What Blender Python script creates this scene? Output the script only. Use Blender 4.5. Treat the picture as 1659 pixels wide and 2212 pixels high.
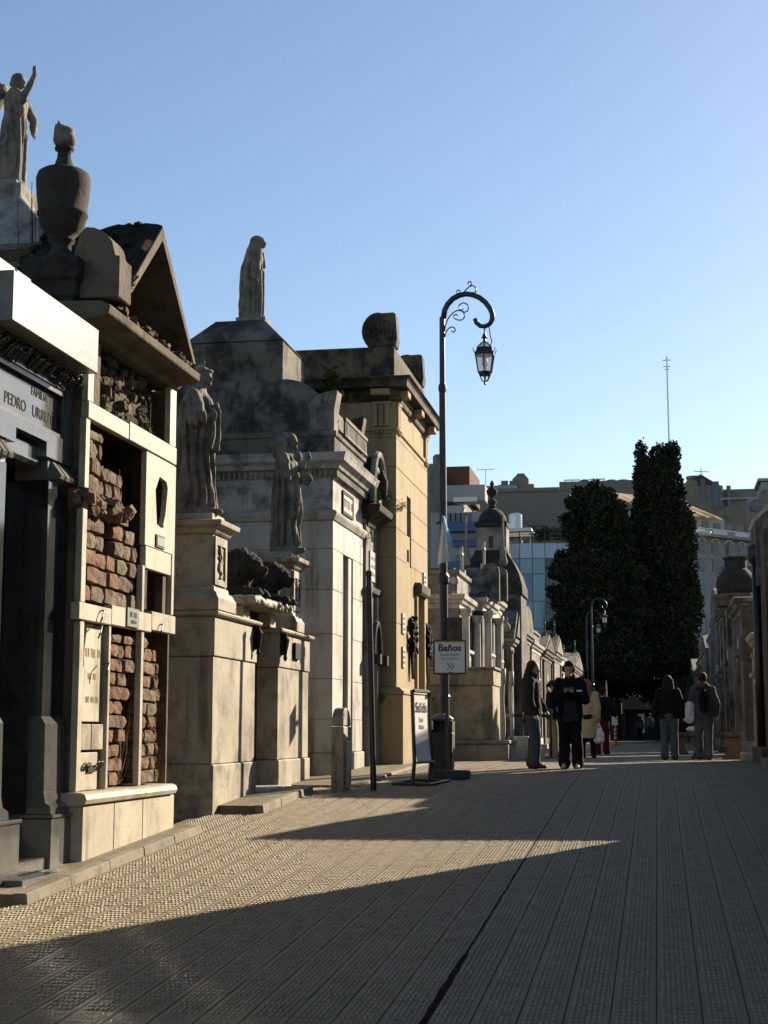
import bpy, bmesh, math, random
import numpy as np
from mathutils import Vector, Matrix, noise as mnoise
random.seed(7); rng = np.random.default_rng(7)
S = bpy.context.scene
for o in list(bpy.data.objects): bpy.data.objects.remove(o)
C = S.collection
R = math.radians

# ---------------------------------------------------------------- camera
FPX, PW, PH, HZ, VPX, CZ = 3322.0, 1659.0, 2212.0, 1582.0, 1425.0, 0.53
PITCH = math.atan((HZ - PH/2)/FPX)
YAW = R(10.0622)
cd = bpy.data.cameras.new('camera'); cam = bpy.data.objects.new('camera', cd); C.objects.link(cam)
cd.sensor_fit = 'HORIZONTAL'; cd.sensor_width = 36; cd.lens = 36*FPX/PW
cd.clip_start = 0.1; cd.clip_end = 4000
cam.location = (0, 0, CZ); cam.rotation_euler = (R(90)+PITCH, 0, YAW)
S.camera = cam
S.render.resolution_x = 768; S.render.resolution_y = 1024

# ---------------------------------------------------------------- sky, sun, exposure
SUN_EL, SUN_AZ = R(23.0), math.atan2(0.545, 0.84)      # azimuth measured from the street axis (+y) towards +x
w = bpy.data.worlds.new('World'); S.world = w; w.use_nodes = True
nt = w.node_tree; nt.nodes.clear()
sky = nt.nodes.new('ShaderNodeTexSky'); sky.sky_type = 'NISHITA'; sky.sun_disc = False
sky.sun_elevation = SUN_EL; sky.sun_rotation = SUN_AZ
sky.air_density = 1.0; sky.dust_density = 0.4; sky.ozone_density = 2.0; sky.altitude = 20
bg = nt.nodes.new('ShaderNodeBackground'); bg.inputs['Strength'].default_value = 0.066
wo = nt.nodes.new('ShaderNodeOutputWorld')
nt.links.new(sky.outputs[0], bg.inputs[0]); nt.links.new(bg.outputs[0], wo.inputs[0])
ld = bpy.data.lights.new('sun', 'SUN'); ld.energy = 5.0; ld.angle = R(0.5); ld.color = (1.0, 0.85, 0.64)
sun = bpy.data.objects.new('sun', ld); C.objects.link(sun)
sv = Vector((math.sin(SUN_AZ)*math.cos(SUN_EL), math.cos(SUN_AZ)*math.cos(SUN_EL), math.sin(SUN_EL)))
sun.rotation_euler = sv.to_track_quat('Z', 'Y').to_euler(); sun.location = (30, 40, 40)
S.view_settings.view_transform = 'Standard'; S.view_settings.look = 'None'
S.view_settings.gamma = 1.0; S.view_settings.exposure = 1.2; S.view_settings.use_curve_mapping = False
S.cycles.caustics_reflective = True
S.cycles.max_bounces = 6; S.cycles.blur_glossy = 0.0; S.cycles.use_guiding = True; S.cycles.use_surface_guiding = True; S.cycles.guiding_training_samples = 64; S.cycles.sample_clamp_indirect = 0.0

# ---------------------------------------------------------------- pixel -> place
def ray(px, py):
    x, y, z = (px-PW/2)/FPX, -(py-PH/2)/FPX, -1.0
    ct, st = math.cos(PITCH), math.sin(PITCH)
    a, b, c = x, -z*ct - y*st, -z*st + y*ct
    cc, ss = math.cos(YAW), math.sin(YAW)
    return a*cc - b*ss, a*ss + b*cc, c
def AX(px, py, x):
    r = ray(px, py); t = x/r[0]; return r[1]*t, r[2]*t + CZ          # (y, z) on the plane x
def AY(px, py, y):
    r = ray(px, py); t = y/r[1]; return r[0]*t, r[2]*t + CZ          # (x, z) on the plane y
SL, YB, WB = 0.055, 23.0, 5.0
def gz(y):
    if y <= YB-WB: return SL*(y-YB)
    if y >= YB+WB: return 0.0
    u = y-(YB-WB); return SL*(-WB) + SL*(u-u*u/(4*WB))

# ---------------------------------------------------------------- materials
M = {}
def nodes(name):
    m = bpy.data.materials.new(name); m.use_nodes = True; n = m.node_tree; n.nodes.clear()
    out = n.nodes.new('ShaderNodeOutputMaterial'); p = n.nodes.new('ShaderNodeBsdfPrincipled')
    n.links.new(p.outputs[0], out.inputs[0]); M[name] = m
    return m, n, p
class NB:
    def __init__(s, n): s.n = n
    def a(s, t, **k):
        q = s.n.nodes.new(t)
        for kk, v in k.items():
            if kk.startswith('i_'):
                key = kk[2:]; key = int(key) if key.isdigit() else key.replace('_', ' ')
                if hasattr(v, 'bl_idname') and not hasattr(v, 'inputs'): s.n.links.new(v, q.inputs[key])
                else: q.inputs[key].default_value = v
            else: setattr(q, kk, v)
        return q
    def math(s, op, a, b=None, c=None):
        q = s.n.nodes.new('ShaderNodeMath'); q.operation = op
        for i, v in enumerate((a, b, c)):
            if v is None: continue
            if isinstance(v, (int, float)): q.inputs[i].default_value = v
            else: s.n.links.new(v, q.inputs[i])
        return q.outputs[0]
    def mix(s, f, a, b, bt='MIX'):
        q = s.n.nodes.new('ShaderNodeMix'); q.data_type = 'RGBA'; q.blend_type = bt
        for key, v in ((0, f), (6, a), (7, b)):
            if isinstance(v, (int, float)): q.inputs[key].default_value = v
            elif isinstance(v, tuple): q.inputs[key].default_value = (*v, 1) if len(v) == 3 else v
            else: s.n.links.new(v, q.inputs[key])
        return q.outputs[2]
    def ramp(s, f, lo, hi):
        q = s.n.nodes.new('ShaderNodeMapRange'); q.interpolation_type = 'SMOOTHSTEP'
        s.n.links.new(f, q.inputs[0]); q.inputs[1].default_value = lo; q.inputs[2].default_value = hi
        return q.outputs[0]
    def noise(s, vec, scale, detail=4, rough=0.55):
        q = s.n.nodes.new('ShaderNodeTexNoise'); s.n.links.new(vec, q.inputs['Vector'])
        q.inputs['Scale'].default_value = scale; q.inputs['Detail'].default_value = detail; q.inputs['Roughness'].default_value = rough
        return q.outputs[0]
    def mapv(s, vec, sc, loc=(0, 0, 0)):
        q = s.n.nodes.new('ShaderNodeMapping'); s.n.links.new(vec, q.inputs[0]); q.inputs['Scale'].default_value = sc; q.inputs['Location'].default_value = loc
        return q.outputs[0]
    def bump(s, h, dist, strength=1.0):
        q = s.n.nodes.new('ShaderNodeBump'); s.n.links.new(h, q.inputs['Height']); q.inputs['Distance'].default_value = dist; q.inputs['Strength'].default_value = strength
        return q.outputs[0]

def stone(name, c1, c2, dark, damt=0.6, streak=0.5, scale=1.5, rough=0.8, bump=0.004, bl=(0.5, 0.7), fine=18, spec=0.3):
    """weathered stone: two tones, blotches of lichen/soot, rain streaks, grain"""
    c1, c2, dark = (tuple(q*0.66 for q in c) for c in (c1, c2, dark))
    m, n, p = nodes(name); b = NB(n)
    pos = b.a('ShaderNodeNewGeometry').outputs['Position']
    a = b.noise(pos, scale, 5)
    col = b.mix(b.ramp(a, 0.35, 0.65), c1, c2)
    bb = b.noise(b.mapv(pos, (1, 1, 1), (7.3, 2.1, 4.4)), scale*1.7, 8, 0.68)
    col = b.mix(b.math('MULTIPLY', b.ramp(bb, bl[0]-.03, bl[1]-.02), min(1, damt*1.2)), col, dark)
    st = b.noise(b.mapv(pos, (1, 1, 0.09)), scale*5.0, 5, 0.6)
    st2 = b.noise(b.mapv(pos, (1, 1, 1), (3.3, 8.8, 1.7)), scale*0.9, 3)
    col = b.mix(b.math('MULTIPLY', b.math('MULTIPLY', b.ramp(st, 0.5, 0.72), b.ramp(st2, 0.34, 0.58)), min(1, streak*1.35)), col, dark)
    g = b.noise(pos, fine*4, 3)
    col = b.mix(b.math('MULTIPLY', b.ramp(g, 0.4, 0.75), 0.16), col, (0.02, 0.018, 0.015))
    n.links.new(col, p.inputs['Base Color'])
    p.inputs['Roughness'].default_value = rough; p.inputs['Specular IOR Level'].default_value = spec
    h = b.math('ADD', b.noise(pos, fine, 6, 0.65), b.math('MULTIPLY', bb, 0.8))
    if bump > 0.0002: n.links.new(b.bump(h, bump*2.2, 0.9), p.inputs['Normal'])
    return m
def plain(name, c, rough=0.6, metal=0.0, spec=0.4, var=0.25, scale=6, bump=0.0):
    m, n, p = nodes(name); b = NB(n)
    pos = b.a('ShaderNodeNewGeometry').outputs['Position']
    v = b.noise(pos, scale, 5)
    n.links.new(b.mix(b.math('MULTIPLY', b.ramp(v, 0.35, 0.7), var), c, tuple(x*0.45 for x in c)), p.inputs['Base Color'])
    p.inputs['Roughness'].default_value = rough; p.inputs['Metallic'].default_value = metal; p.inputs['Specular IOR Level'].default_value = spec
    if bump: n.links.new(b.bump(b.noise(pos, scale*6, 4), bump), p.inputs['Normal'])
    return m

# ---------------------------------------------------------------- mesh builder
class H:                                           # handle of a thing or part
    def __init__(s, o, base): s.o = o; s.base = Vector(base)
def tag(o, label=None, cat=None, group=None, kind=None):
    if label: o['label'] = label
    if cat: o['category'] = cat
    if group: o['group'] = group
    if kind: o['kind'] = kind
def thing(name, label, cat, base, group=None):
    o = bpy.data.objects.new(name, None); o.empty_display_size = 0.2; C.objects.link(o); o.location = base
    tag(o, label, cat, group); return H(o, base)
def link(name, me, parent=None, base=(0, 0, 0)):
    o = bpy.data.objects.new(name, me); C.objects.link(o)
    if parent is not None: o.parent = parent.o
    else: o.location = base
    return o
class MB:
    def __init__(s): s.v = []; s.f = []
    def add(s, vs, fs):
        k = len(s.v); s.v += [tuple(q) for q in vs]; s.f += [tuple(i+k for i in f) for f in fs]; return s
    def box(s, x0, x1, y0, y1, z0, z1):
        if x0 > x1: x0, x1 = x1, x0
        if y0 > y1: y0, y1 = y1, y0
        if z0 > z1: z0, z1 = z1, z0
        return s.add([(x0,y0,z0),(x1,y0,z0),(x1,y1,z0),(x0,y1,z0),(x0,y0,z1),(x1,y0,z1),(x1,y1,z1),(x0,y1,z1)],
              [(0,3,2,1),(4,5,6,7),(0,1,5,4),(1,2,6,5),(2,3,7,6),(3,0,4,7)])
    def loft(s, rings, cap=True):
        n = len(rings[0]); k = len(s.v)
        for r in rings: s.v += [tuple(q) for q in r]
        for i in range(len(rings)-1):
            for j in range(n):
                a, b = k+i*n+j, k+i*n+(j+1) % n
                s.f.append((a, b, b+n, a+n))
        if cap:
            s.f.append(tuple(k+j for j in reversed(range(n)))); s.f.append(tuple(k+(len(rings)-1)*n+j for j in range(n)))
        return s
    def rect(s, x0, x1, y0, y1, prof):               # moulded block: rectangle grown outwards by d at height z
        return s.loft([[(x0-d, y0-d, z), (x1+d, y0-d, z), (x1+d, y1+d, z), (x0-d, y1+d, z)] for d, z in prof])
    def lathe(s, c, prof, n=20, sx=1, sy=1):
        return s.loft([[(c[0]+r*sx*math.cos(2*math.pi*j/n), c[1]+r*sy*math.sin(2*math.pi*j/n), c[2]+z) for j in range(n)] for r, z in prof])
    def prism(s, poly, axis, a, b):                  # polygon in the plane across axis, pushed from a to b
        def P(q, t):
            return (t, q[0], q[1]) if axis == 'x' else ((q[0], t, q[1]) if axis == 'y' else (q[0], q[1], t))
        n = len(poly); k = len(s.v)
        s.v += [P(q, a) for q in poly] + [P(q, b) for q in poly]
        area = sum(poly[i][0]*poly[(i+1) % n][1]-poly[(i+1) % n][0]*poly[i][1] for i in range(n))
        flip = (area > 0) != (b > a)
        if axis == 'y': flip = not flip
        f1 = tuple(k+j for j in range(n)); f2 = tuple(k+n+j for j in range(n))
        sides = [(k+j, k+(j+1) % n, k+n+(j+1) % n, k+n+j) for j in range(n)]
        if flip: s.f += [f1, tuple(reversed(f2))]+[tuple(reversed(q)) for q in sides]
        else: s.f += [tuple(reversed(f1)), f2]+sides
        return s
    def tube(s, path, rad, n=8, cap=True):
        path = [Vector(p) for p in path]; m = len(path)
        if isinstance(rad, (int, float)): rad = [rad]*m
        up = None; rings = []
        for i in range(m):
            t = (path[min(i+1, m-1)]-path[max(i-1, 0)]).normalized()
            if up is None: up = Vector((0, 0, 1)) if abs(t.z) < 0.9 else Vector((1, 0, 0))
            u = (up - t*up.dot(t)); u = u.normalized() if u.length > 1e-6 else t.orthogonal().normalized()
            v = t.cross(u); up = u
            rings.append([path[i]+(u*math.cos(2*math.pi*j/n)+v*math.sin(2*math.pi*j/n))*rad[i] for j in range(n)])
        return s.loft(rings, cap)
    def ball(s, c, r, n=14, m=9, rot=None):
        if isinstance(r, (int, float)): r = (r, r, r)
        rings = []
        for i in range(m+1):
            t = math.pi*(0.04+0.92*i/m)-math.pi/2
            rr = []
            for j in range(n):
                a = 2*math.pi*j/n
                q = Vector((r[0]*math.cos(t)*math.cos(a), r[1]*math.cos(t)*math.sin(a), r[2]*math.sin(t)))
                if rot: q = rot @ q
                rr.append(Vector(c)+q)
            rings.append(rr)
        return s.loft(rings)
    def cap(s, p0, r0, p1, r1, n=12, sy=1.0):          # tapered capsule
        p0 = Vector(p0); p1 = Vector(p1); d = p1-p0; L = d.length
        rot = d.to_track_quat('Z', 'Y').to_matrix() if L > 1e-6 else Matrix.Identity(3)
        rings = []
        for i in range(4):
            t = -math.pi/2*(0.97-0.97*i/4); rings.append((r0*math.cos(t), r0*math.sin(t)))
        rings.append((r0, 0)); rings.append((r1, L))
        for i in range(1, 5):
            t = math.pi/2*0.97*i/4; rings.append((r1*math.cos(t), L+r1*math.sin(t)))
        return s.loft([[p0+rot @ Vector((rr*math.cos(2*math.pi*j/n), rr*sy*math.sin(2*math.pi*j/n), zz)) for j in range(n)] for rr, zz in rings])
    def mesh(s, base=(0, 0, 0), smooth=False):
        me = bpy.data.meshes.new('mesh'); bx, by, bz = base
        me.from_pydata([(x-bx, y-by, z-bz) for x, y, z in s.v], [], s.f)
        if smooth: me.polygons.foreach_set('use_smooth', [True]*len(me.polygons))
        me.update(); return me
    def build(s, name, mat, parent=None, base=None, label=None, cat=None, group=None, kind=None, smooth=False, bevel=0.0, fix=False):
        base = parent.base if parent is not None else Vector(base if base is not None else (0, 0, 0))
        me = s.mesh(base, smooth); me.materials.append(M[mat] if isinstance(mat, str) else mat)
        if fix:
            bm = bmesh.new(); bm.from_mesh(me); bmesh.ops.recalc_face_normals(bm, faces=bm.faces); bm.to_mesh(me); bm.free()
        me.name = name
        o = link(name, me, parent, base); tag(o, label, cat, group, kind)
        if bevel:
            bv = o.modifiers.new('bevel', 'BEVEL'); bv.width = bevel; bv.segments = 1; bv.limit_method = 'ANGLE'; bv.angle_limit = R(40)
        return H(o, base)
def inst(name, me, parent, loc, rot=(0, 0, 0), sc=(1, 1, 1)):
    o = bpy.data.objects.new(name, me); C.objects.link(o); o.parent = parent.o
    o.location = Vector(loc)-parent.base; o.rotation_euler = rot; o.scale = sc; return o

def cells(mb, axis, face, back, u0, u1, z0, z1, holes):
    """wall slab with openings. axis 'x': the face lies in the plane x=face and u is y; axis 'y': plane y=face, u is x"""
    us = sorted({u0, u1, *[min(max(q, u0), u1) for h in holes for q in h[:2]]}); zs = sorted({z0, z1, *[min(max(q, z0), z1) for h in holes for q in h[2:]]})
    for a, b in zip(us[:-1], us[1:]):
        run = None
        for c, d in list(zip(zs[:-1], zs[1:]))+[(None, None)]:
            hole = c is None or any(h[0] < (a+b)/2 < h[1] and h[2] < (c+d)/2 < h[3] for h in holes)
            if not hole: run = [c, d] if run is None else [run[0], d]
            elif run:
                if axis == 'x': mb.box(back, face, a, b, *run)
                else: mb.box(a, b, face, back, *run)
                run = None
    return mb

def sculpt(mb, voxel, smooth=2, fn=None, adapt=0.0):
    """fuse overlapping shapes into one continuous skin; fn(co, normal) moves the points afterwards"""
    me = mb.mesh(); o = bpy.data.objects.new('fuse', me); C.objects.link(o)
    bm = bmesh.new(); bm.from_mesh(me); bmesh.ops.recalc_face_normals(bm, faces=bm.faces); bm.to_mesh(me); bm.free()
    r = o.modifiers.new('r', 'REMESH'); r.mode = 'VOXEL'; r.voxel_size = voxel; r.use_smooth_shade = True
    if smooth:
        sm = o.modifiers.new('s', 'SMOOTH'); sm.iterations = smooth; sm.factor = 0.5
    dg = bpy.context.evaluated_depsgraph_get(); out = bpy.data.meshes.new_from_object(o.evaluated_get(dg), depsgraph=dg)
    bpy.data.objects.remove(o); bpy.data.meshes.remove(me)
    if fn is not None:
        n = len(out.vertices); co = np.empty(n*3); nn = np.empty(n*3)
        out.vertices.foreach_get('co', co); out.vertices.foreach_get('normal', nn)
        co = co.reshape(-1, 3); nn = nn.reshape(-1, 3)
        out.vertices.foreach_set('co', fn(co, nn).ravel()); out.update()
    out.polygons.foreach_set('use_smooth', [True]*len(out.polygons)); out.materials.clear()
    return out
def put(name, me, mat, parent=None, loc=(0, 0, 0), rz=0.0, sc=1.0, **k):
    me.name = name
    me.materials.append(M[mat])
    o = bpy.data.objects.new(name, me); C.objects.link(o)
    o.location = Vector(loc)-(parent.base if parent is not None else Vector((0, 0, 0))); o.rotation_euler = (0, 0, rz); o.scale = (sc,)*3
    if parent is not None: o.parent = parent.o
    tag(o, k.get('label'), k.get('cat'), k.get('group'), k.get('kind'))
    return H(o, loc if parent is None else parent.base)
def text(s, size, loc, rot, mat, parent, name='lettering', depth=0.002, align='CENTER', bold=0.0):
    cu = bpy.data.curves.new('t', 'FONT'); cu.body = s; cu.size = size; cu.extrude = depth; cu.offset = bold; cu.align_x = align; cu.align_y = 'CENTER'
    o = bpy.data.objects.new('t', cu); C.objects.link(o)
    dg = bpy.context.evaluated_depsgraph_get(); me = bpy.data.meshes.new_from_object(o.evaluated_get(dg), depsgraph=dg)
    bpy.data.objects.remove(o); me.materials.clear(); me.materials.append(M[mat]); me.name = name
    q = bpy.data.objects.new(name, me); C.objects.link(q); q.parent = parent.o
    q.location = Vector(loc)-parent.base; q.rotation_euler = rot
    return q
def tuft(mb, c, n, h, spread, leaf=0.05, lean=(0, 0)):
    """a weed: stems with small leaves"""
    for i in range(n):
        a = random.uniform(0, 6.283); hh = h*random.uniform(0.5, 1); e = Vector((math.cos(a)*spread*random.uniform(.2, 1)+lean[0]*hh, math.sin(a)*spread*random.uniform(.2, 1)+lean[1]*hh, hh))
        p0 = Vector(c)+Vector((random.uniform(-1, 1), random.uniform(-1, 1), 0))*spread*0.3
        pts = [p0, p0+e*0.5+Vector((0, 0, hh*0.08)), p0+e]
        mb.tube(pts, [0.004, 0.003, 0.0015], 4, False)
        for k in range(5):
            t = 0.25+0.75*k/4; q = p0.lerp(p0+e, t); b = random.uniform(0, 6.283); l = leaf*random.uniform(.6, 1.2)
            d = Vector((math.cos(b), math.sin(b), random.uniform(-.2, .7))).normalized()*l; sd = d.cross(Vector((0, 0, 1))).normalized()*l*0.3
            mb.add([q, q+d*0.5+sd, q+d, q+d*0.5-sd], [(0, 1, 2, 3)])
    return mb

def strokes(y0, y1, z, h, x, mat, parent, name='worn_lettering'):
    """a row of worn, unreadable engraved strokes on a face in the plane x"""
    mb = MB(); y = y0; k = 0
    while y < y1:
        wd = h*random.uniform(.10, .22)
        if k % 5 != 4: mb.box(x-.001, x+.001, y, y+wd, z-h*random.uniform(.35, .5), z+h*random.uniform(.35, .5))
        if k % 3 == 0 and k % 5 != 4: mb.box(x-.001, x+.0012, y, y+wd*2.2, z+h*.28, z+h*.42)
        y += wd+h*random.uniform(.12, .3); k += 1
    return mb.build(name, mat, parent)
# ================================================================ materials
stone('granite_black', (0.030,0.032,0.034), (0.055,0.057,0.058), (0.012,0.012,0.012), 0.5, 0.4, 2.0, 0.085, 0.0, spec=1.0)
stone('granite_cap', (0.27,0.26,0.225), (0.20,0.20,0.185), (0.10,0.10,0.095), 0.45, 0.8, 1.2, 0.3, 0.0008, spec=0.5)
stone('granite_panel', (0.13,0.135,0.13), (0.17,0.17,0.16), (0.07,0.07,0.07), 0.5, 0.5, 1.8, 0.12, 0.0, spec=0.9)
stone('marble_cream', (0.66,0.60,0.46), (0.56,0.50,0.38), (0.22,0.18,0.12), 0.4, 0.55, 1.4, 0.6, 0.002)
stone('marble_stained', (0.56,0.50,0.37), (0.40,0.35,0.26), (0.13,0.105,0.075), 0.65, 0.6, 1.1, 0.65, 0.002, (0.48, 0.68))
stone('marble_dripped', (0.66,0.64,0.58), (0.52,0.50,0.45), (0.12,0.11,0.095), 0.7, 1.0, 1.3, 0.7, 0.003, (0.46, 0.66))
stone('marble_white', (0.70,0.67,0.61), (0.58,0.55,0.49), (0.18,0.165,0.14), 0.6, 0.8, 0.8, 0.65, 0.002, (0.52, 0.72))
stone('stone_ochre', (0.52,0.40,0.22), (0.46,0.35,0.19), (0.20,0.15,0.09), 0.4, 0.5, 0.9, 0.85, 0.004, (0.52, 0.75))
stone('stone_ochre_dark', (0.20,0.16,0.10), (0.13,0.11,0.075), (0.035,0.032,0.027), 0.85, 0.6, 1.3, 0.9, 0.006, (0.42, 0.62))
stone('stone_statue', (0.30,0.27,0.21), (0.24,0.215,0.17), (0.075,0.066,0.052), 0.7, 0.7, 2.6, 0.8, 0.004, (0.45, 0.68))
stone('stone_dark', (0.066,0.055,0.041), (0.042,0.036,0.028), (0.018,0.016,0.013), 0.75, 0.5, 2.4, 0.9, 0.008)  # near-black stone, deepened to carry the urn's shaded side
stone('cement_grey', (0.27,0.25,0.21), (0.20,0.185,0.16), (0.055,0.05,0.042), 0.85, 0.7, 1.1, 0.9, 0.006, (0.44, 0.64))
stone('cement_brown', (0.21,0.165,0.112), (0.155,0.12,0.082), (0.055,0.045,0.032), 0.75, 0.5, 1.3, 0.9, 0.008)
stone('cement_pale', (0.38,0.36,0.31), (0.30,0.28,0.24), (0.09,0.08,0.065), 0.7, 0.75, 1.0, 0.88, 0.004, (0.47, 0.68))
stone('roof_moss', (0.028,0.025,0.018), (0.048,0.041,0.028), (0.012,0.013,0.008), 0.8, 0.2, 3.0, 0.95, 0.03, (0.4, 0.6))
stone('brick_red', (0.26,0.13,0.08), (0.34,0.19,0.11), (0.10,0.065,0.045), 0.6, 0.2, 5.0, 0.92, 0.012, (0.48, 0.7))
stone('brick_brown', (0.20,0.125,0.08), (0.28,0.20,0.13), (0.07,0.05,0.035), 0.7, 0.2, 5.0, 0.92, 0.012, (0.46, 0.68))
stone('brick_mortared', (0.36,0.29,0.20), (0.25,0.185,0.12), (0.10,0.075,0.05), 0.6, 0.3, 5.0, 0.94, 0.016, (0.46, 0.68))
stone('rubble', (0.19,0.15,0.10), (0.12,0.095,0.066), (0.03,0.026,0.02), 0.7, 0.3, 5.0, 0.95, 0.02)
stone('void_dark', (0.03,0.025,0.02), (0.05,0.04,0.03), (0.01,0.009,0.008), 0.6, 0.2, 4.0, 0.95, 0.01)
stone('kerb_stone', (0.36,0.32,0.24), (0.28,0.25,0.19), (0.12,0.10,0.07), 0.45, 0.1, 2.5, 0.85, 0.004)
stone('plaster_old', (0.34,0.34,0.32), (0.26,0.26,0.245), (0.10,0.10,0.09), 0.6, 0.7, 0.25, 0.9, 0.01, (0.45, 0.7), fine=3)
stone('wall_taupe', (0.285,0.265,0.225), (0.27,0.25,0.215), (0.20,0.185,0.16), 0.3, 0.3, 0.08, 0.9, 0.004, fine=2)
stone('wall_offwhite', (0.50,0.50,0.49), (0.44,0.44,0.43), (0.24,0.24,0.23), 0.4, 0.5, 0.12, 0.85, 0.006, fine=2)
stone('wall_buff', (0.38,0.33,0.25), (0.30,0.265,0.20), (0.13,0.12,0.10), 0.6, 0.6, 0.2, 0.9, 0.01, fine=3)
stone('ground_dirt', (0.16,0.14,0.11), (0.20,0.175,0.13), (0.09,0.08,0.06), 0.5, 0.0, 0.5, 0.95, 0.01)
stone('bark', (0.10,0.075,0.05), (0.07,0.052,0.036), (0.03,0.024,0.018), 0.6, 0.7, 3.0, 0.95, 0.02)
plain('iron_black', (0.012,0.013,0.016), 0.42, 0.0, 0.5)
plain('iron_navy', (0.010,0.014,0.024), 0.38, 0.0, 0.5)
plain('bronze_dark', (0.012,0.012,0.010), 0.8, 0.0, 0.15)
plain('plaque_metal', (0.16,0.17,0.15), 0.45, 0.5, 0.5, 0.6, 60)
plain('plaque_dark', (0.03,0.035,0.03), 0.4, 0.4, 0.5, 0.5, 40)
plain('door_black', (0.008,0.008,0.009), 0.3, 0.0, 0.4)
plain('letters_gilt', (0.022,0.020,0.016), 0.8, 0.0, 0.1)
plain('letters_worn', (0.26,0.22,0.15), 0.8, 0, 0.2)
plain('sign_white', (0.66,0.66,0.62), 0.45, 0, 0.4, 0.06)
plain('sign_ink', (0.03,0.03,0.035), 0.5, 0, 0.3, 0.0)
plain('sign_grey_ink', (0.30,0.31,0.32), 0.5, 0, 0.3, 0.0)
plain('sign_blue', (0.10,0.28,0.42), 0.5, 0, 0.3, 0.0)
plain('sign_yellow', (0.62,0.36,0.04), 0.5, 0, 0.3, 0.0)
plain('bin_plastic', (0.022,0.023,0.022), 0.5, 0, 0.4)
plain('bin_lid', (0.10,0.105,0.10), 0.45, 0, 0.4)
plain('tin_red', (0.45,0.10,0.02), 0.5, 0, 0.4)
plain('weed_green', (0.09,0.13,0.03), 0.7, 0, 0.3, 0.4, 12)
plain('weed_dry', (0.26,0.21,0.11), 0.8, 0, 0.2, 0.4, 12)
plain('leaf_dark', (0.020,0.026,0.013), 0.75, 0, 0.2, 0.6, 1.2)
plain('leaf_mid', (0.038,0.045,0.020), 0.75, 0, 0.2, 0.6, 1.2)
plain('blocker_dark', (0.010,0.013,0.007), 0.9, 0, 0.1)  # near-black for the inner lumps, shade of the crown put into colour
plain('blue_paint', (0.03,0.075,0.20), 0.4, 0, 0.4)
plain('white_paint', (0.66,0.66,0.64), 0.6, 0, 0.3)
plain('steel_tank', (0.50,0.52,0.54), 0.3, 0.8, 0.5)
plain('brick_far', (0.11,0.055,0.04), 0.9, 0, 0.2)
plain('window_dark', (0.035,0.04,0.05), 0.15, 0, 0.6)
plain('skin', (0.42,0.25,0.17), 0.55, 0, 0.35, 0.1)
plain('hair_brown', (0.045,0.022,0.011), 0.75, 0, 0.2, 0.4, 30)
plain('hair_auburn', (0.16,0.075,0.03), 0.7, 0, 0.25, 0.4, 30)
plain('hair_black', (0.010,0.008,0.007), 0.75, 0, 0.2, 0.3, 30)
plain('cloth_black', (0.010,0.010,0.013), 0.9, 0, 0.15, 0.3, 14)
plain('cloth_navy', (0.009,0.010,0.018), 0.9, 0, 0.15, 0.3, 14)
plain('cloth_charcoal', (0.026,0.026,0.028), 0.9, 0, 0.15, 0.3, 14)
plain('cloth_grey', (0.075,0.072,0.072), 0.9, 0, 0.15, 0.3, 14)
plain('denim', (0.085,0.11,0.13), 0.9, 0, 0.15, 0.5, 5)
plain('denim_dark', (0.060,0.078,0.088), 0.9, 0, 0.15, 0.5, 5)
plain('cloth_beige', (0.42,0.34,0.22), 0.9, 0, 0.15, 0.3, 10)
plain('cloth_khaki', (0.20,0.165,0.11), 0.9, 0, 0.15, 0.3, 10)
plain('cloth_red', (0.085,0.008,0.010), 0.9, 0, 0.15, 0.3, 10)
plain('cloth_plaid', (0.16,0.14,0.12), 0.9, 0, 0.15, 0.8, 14)
plain('cloth_lilac', (0.20,0.20,0.26), 0.9, 0, 0.15, 0.3, 14)
plain('shoe_white', (0.55,0.50,0.46), 0.6, 0, 0.3)
plain('shoe_dark', (0.02,0.02,0.02), 0.5, 0, 0.4)
plain('shoe_teal', (0.02,0.13,0.12), 0.6, 0, 0.3)
plain('plastic_bag', (0.70,0.68,0.66), 0.35, 0, 0.5, 0.2, 10)
plain('flag_white', (0.60,0.58,0.50), 0.9, 0, 0.1, 0.15, 3)
plain('flag_blue', (0.30,0.50,0.62), 0.9, 0, 0.1, 0.15, 3)
plain('mortar', (0.20,0.17,0.12), 0.95, 0, 0.1, 0.8, 4, 0.003)
plain('tar', (0.006,0.006,0.007), 0.9, 0, 0.05, 0.3, 8, 0.01)
def glass(name, tint, rough=0.05, alpha=0.35):
    m, n, p = nodes(name); p.inputs['Base Color'].default_value = (*tint, 1); p.inputs['Roughness'].default_value = rough
    p.inputs['Alpha'].default_value = alpha; p.inputs['Specular IOR Level'].default_value = 0.6
glass('lantern_glass', (0.75,0.75,0.70), 0.25, 0.45)
def canvas(name, c):
    m, n, p = nodes(name); out = [q for q in n.nodes if q.bl_idname == 'ShaderNodeOutputMaterial'][0]
    p.inputs['Base Color'].default_value = (*c, 1); p.inputs['Roughness'].default_value = .9
    tr = n.nodes.new('ShaderNodeBsdfTranslucent'); tr.inputs[0].default_value = (*c, 1); mx = n.nodes.new('ShaderNodeMixShader'); mx.inputs[0].default_value = .5
    n.links.new(p.outputs[0], mx.inputs[1]); n.links.new(tr.outputs[0], mx.inputs[2]); n.links.new(mx.outputs[0], out.inputs[0])
canvas('canvas_cream', (0.62, 0.50, 0.32))
def facade_glass(name, c, c2):
    m, n, p = nodes(name); b = NB(n)
    p.inputs['Base Color'].default_value = (*c, 1); p.inputs['Roughness'].default_value = 0.08; p.inputs['Specular IOR Level'].default_value = 0.6
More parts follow.
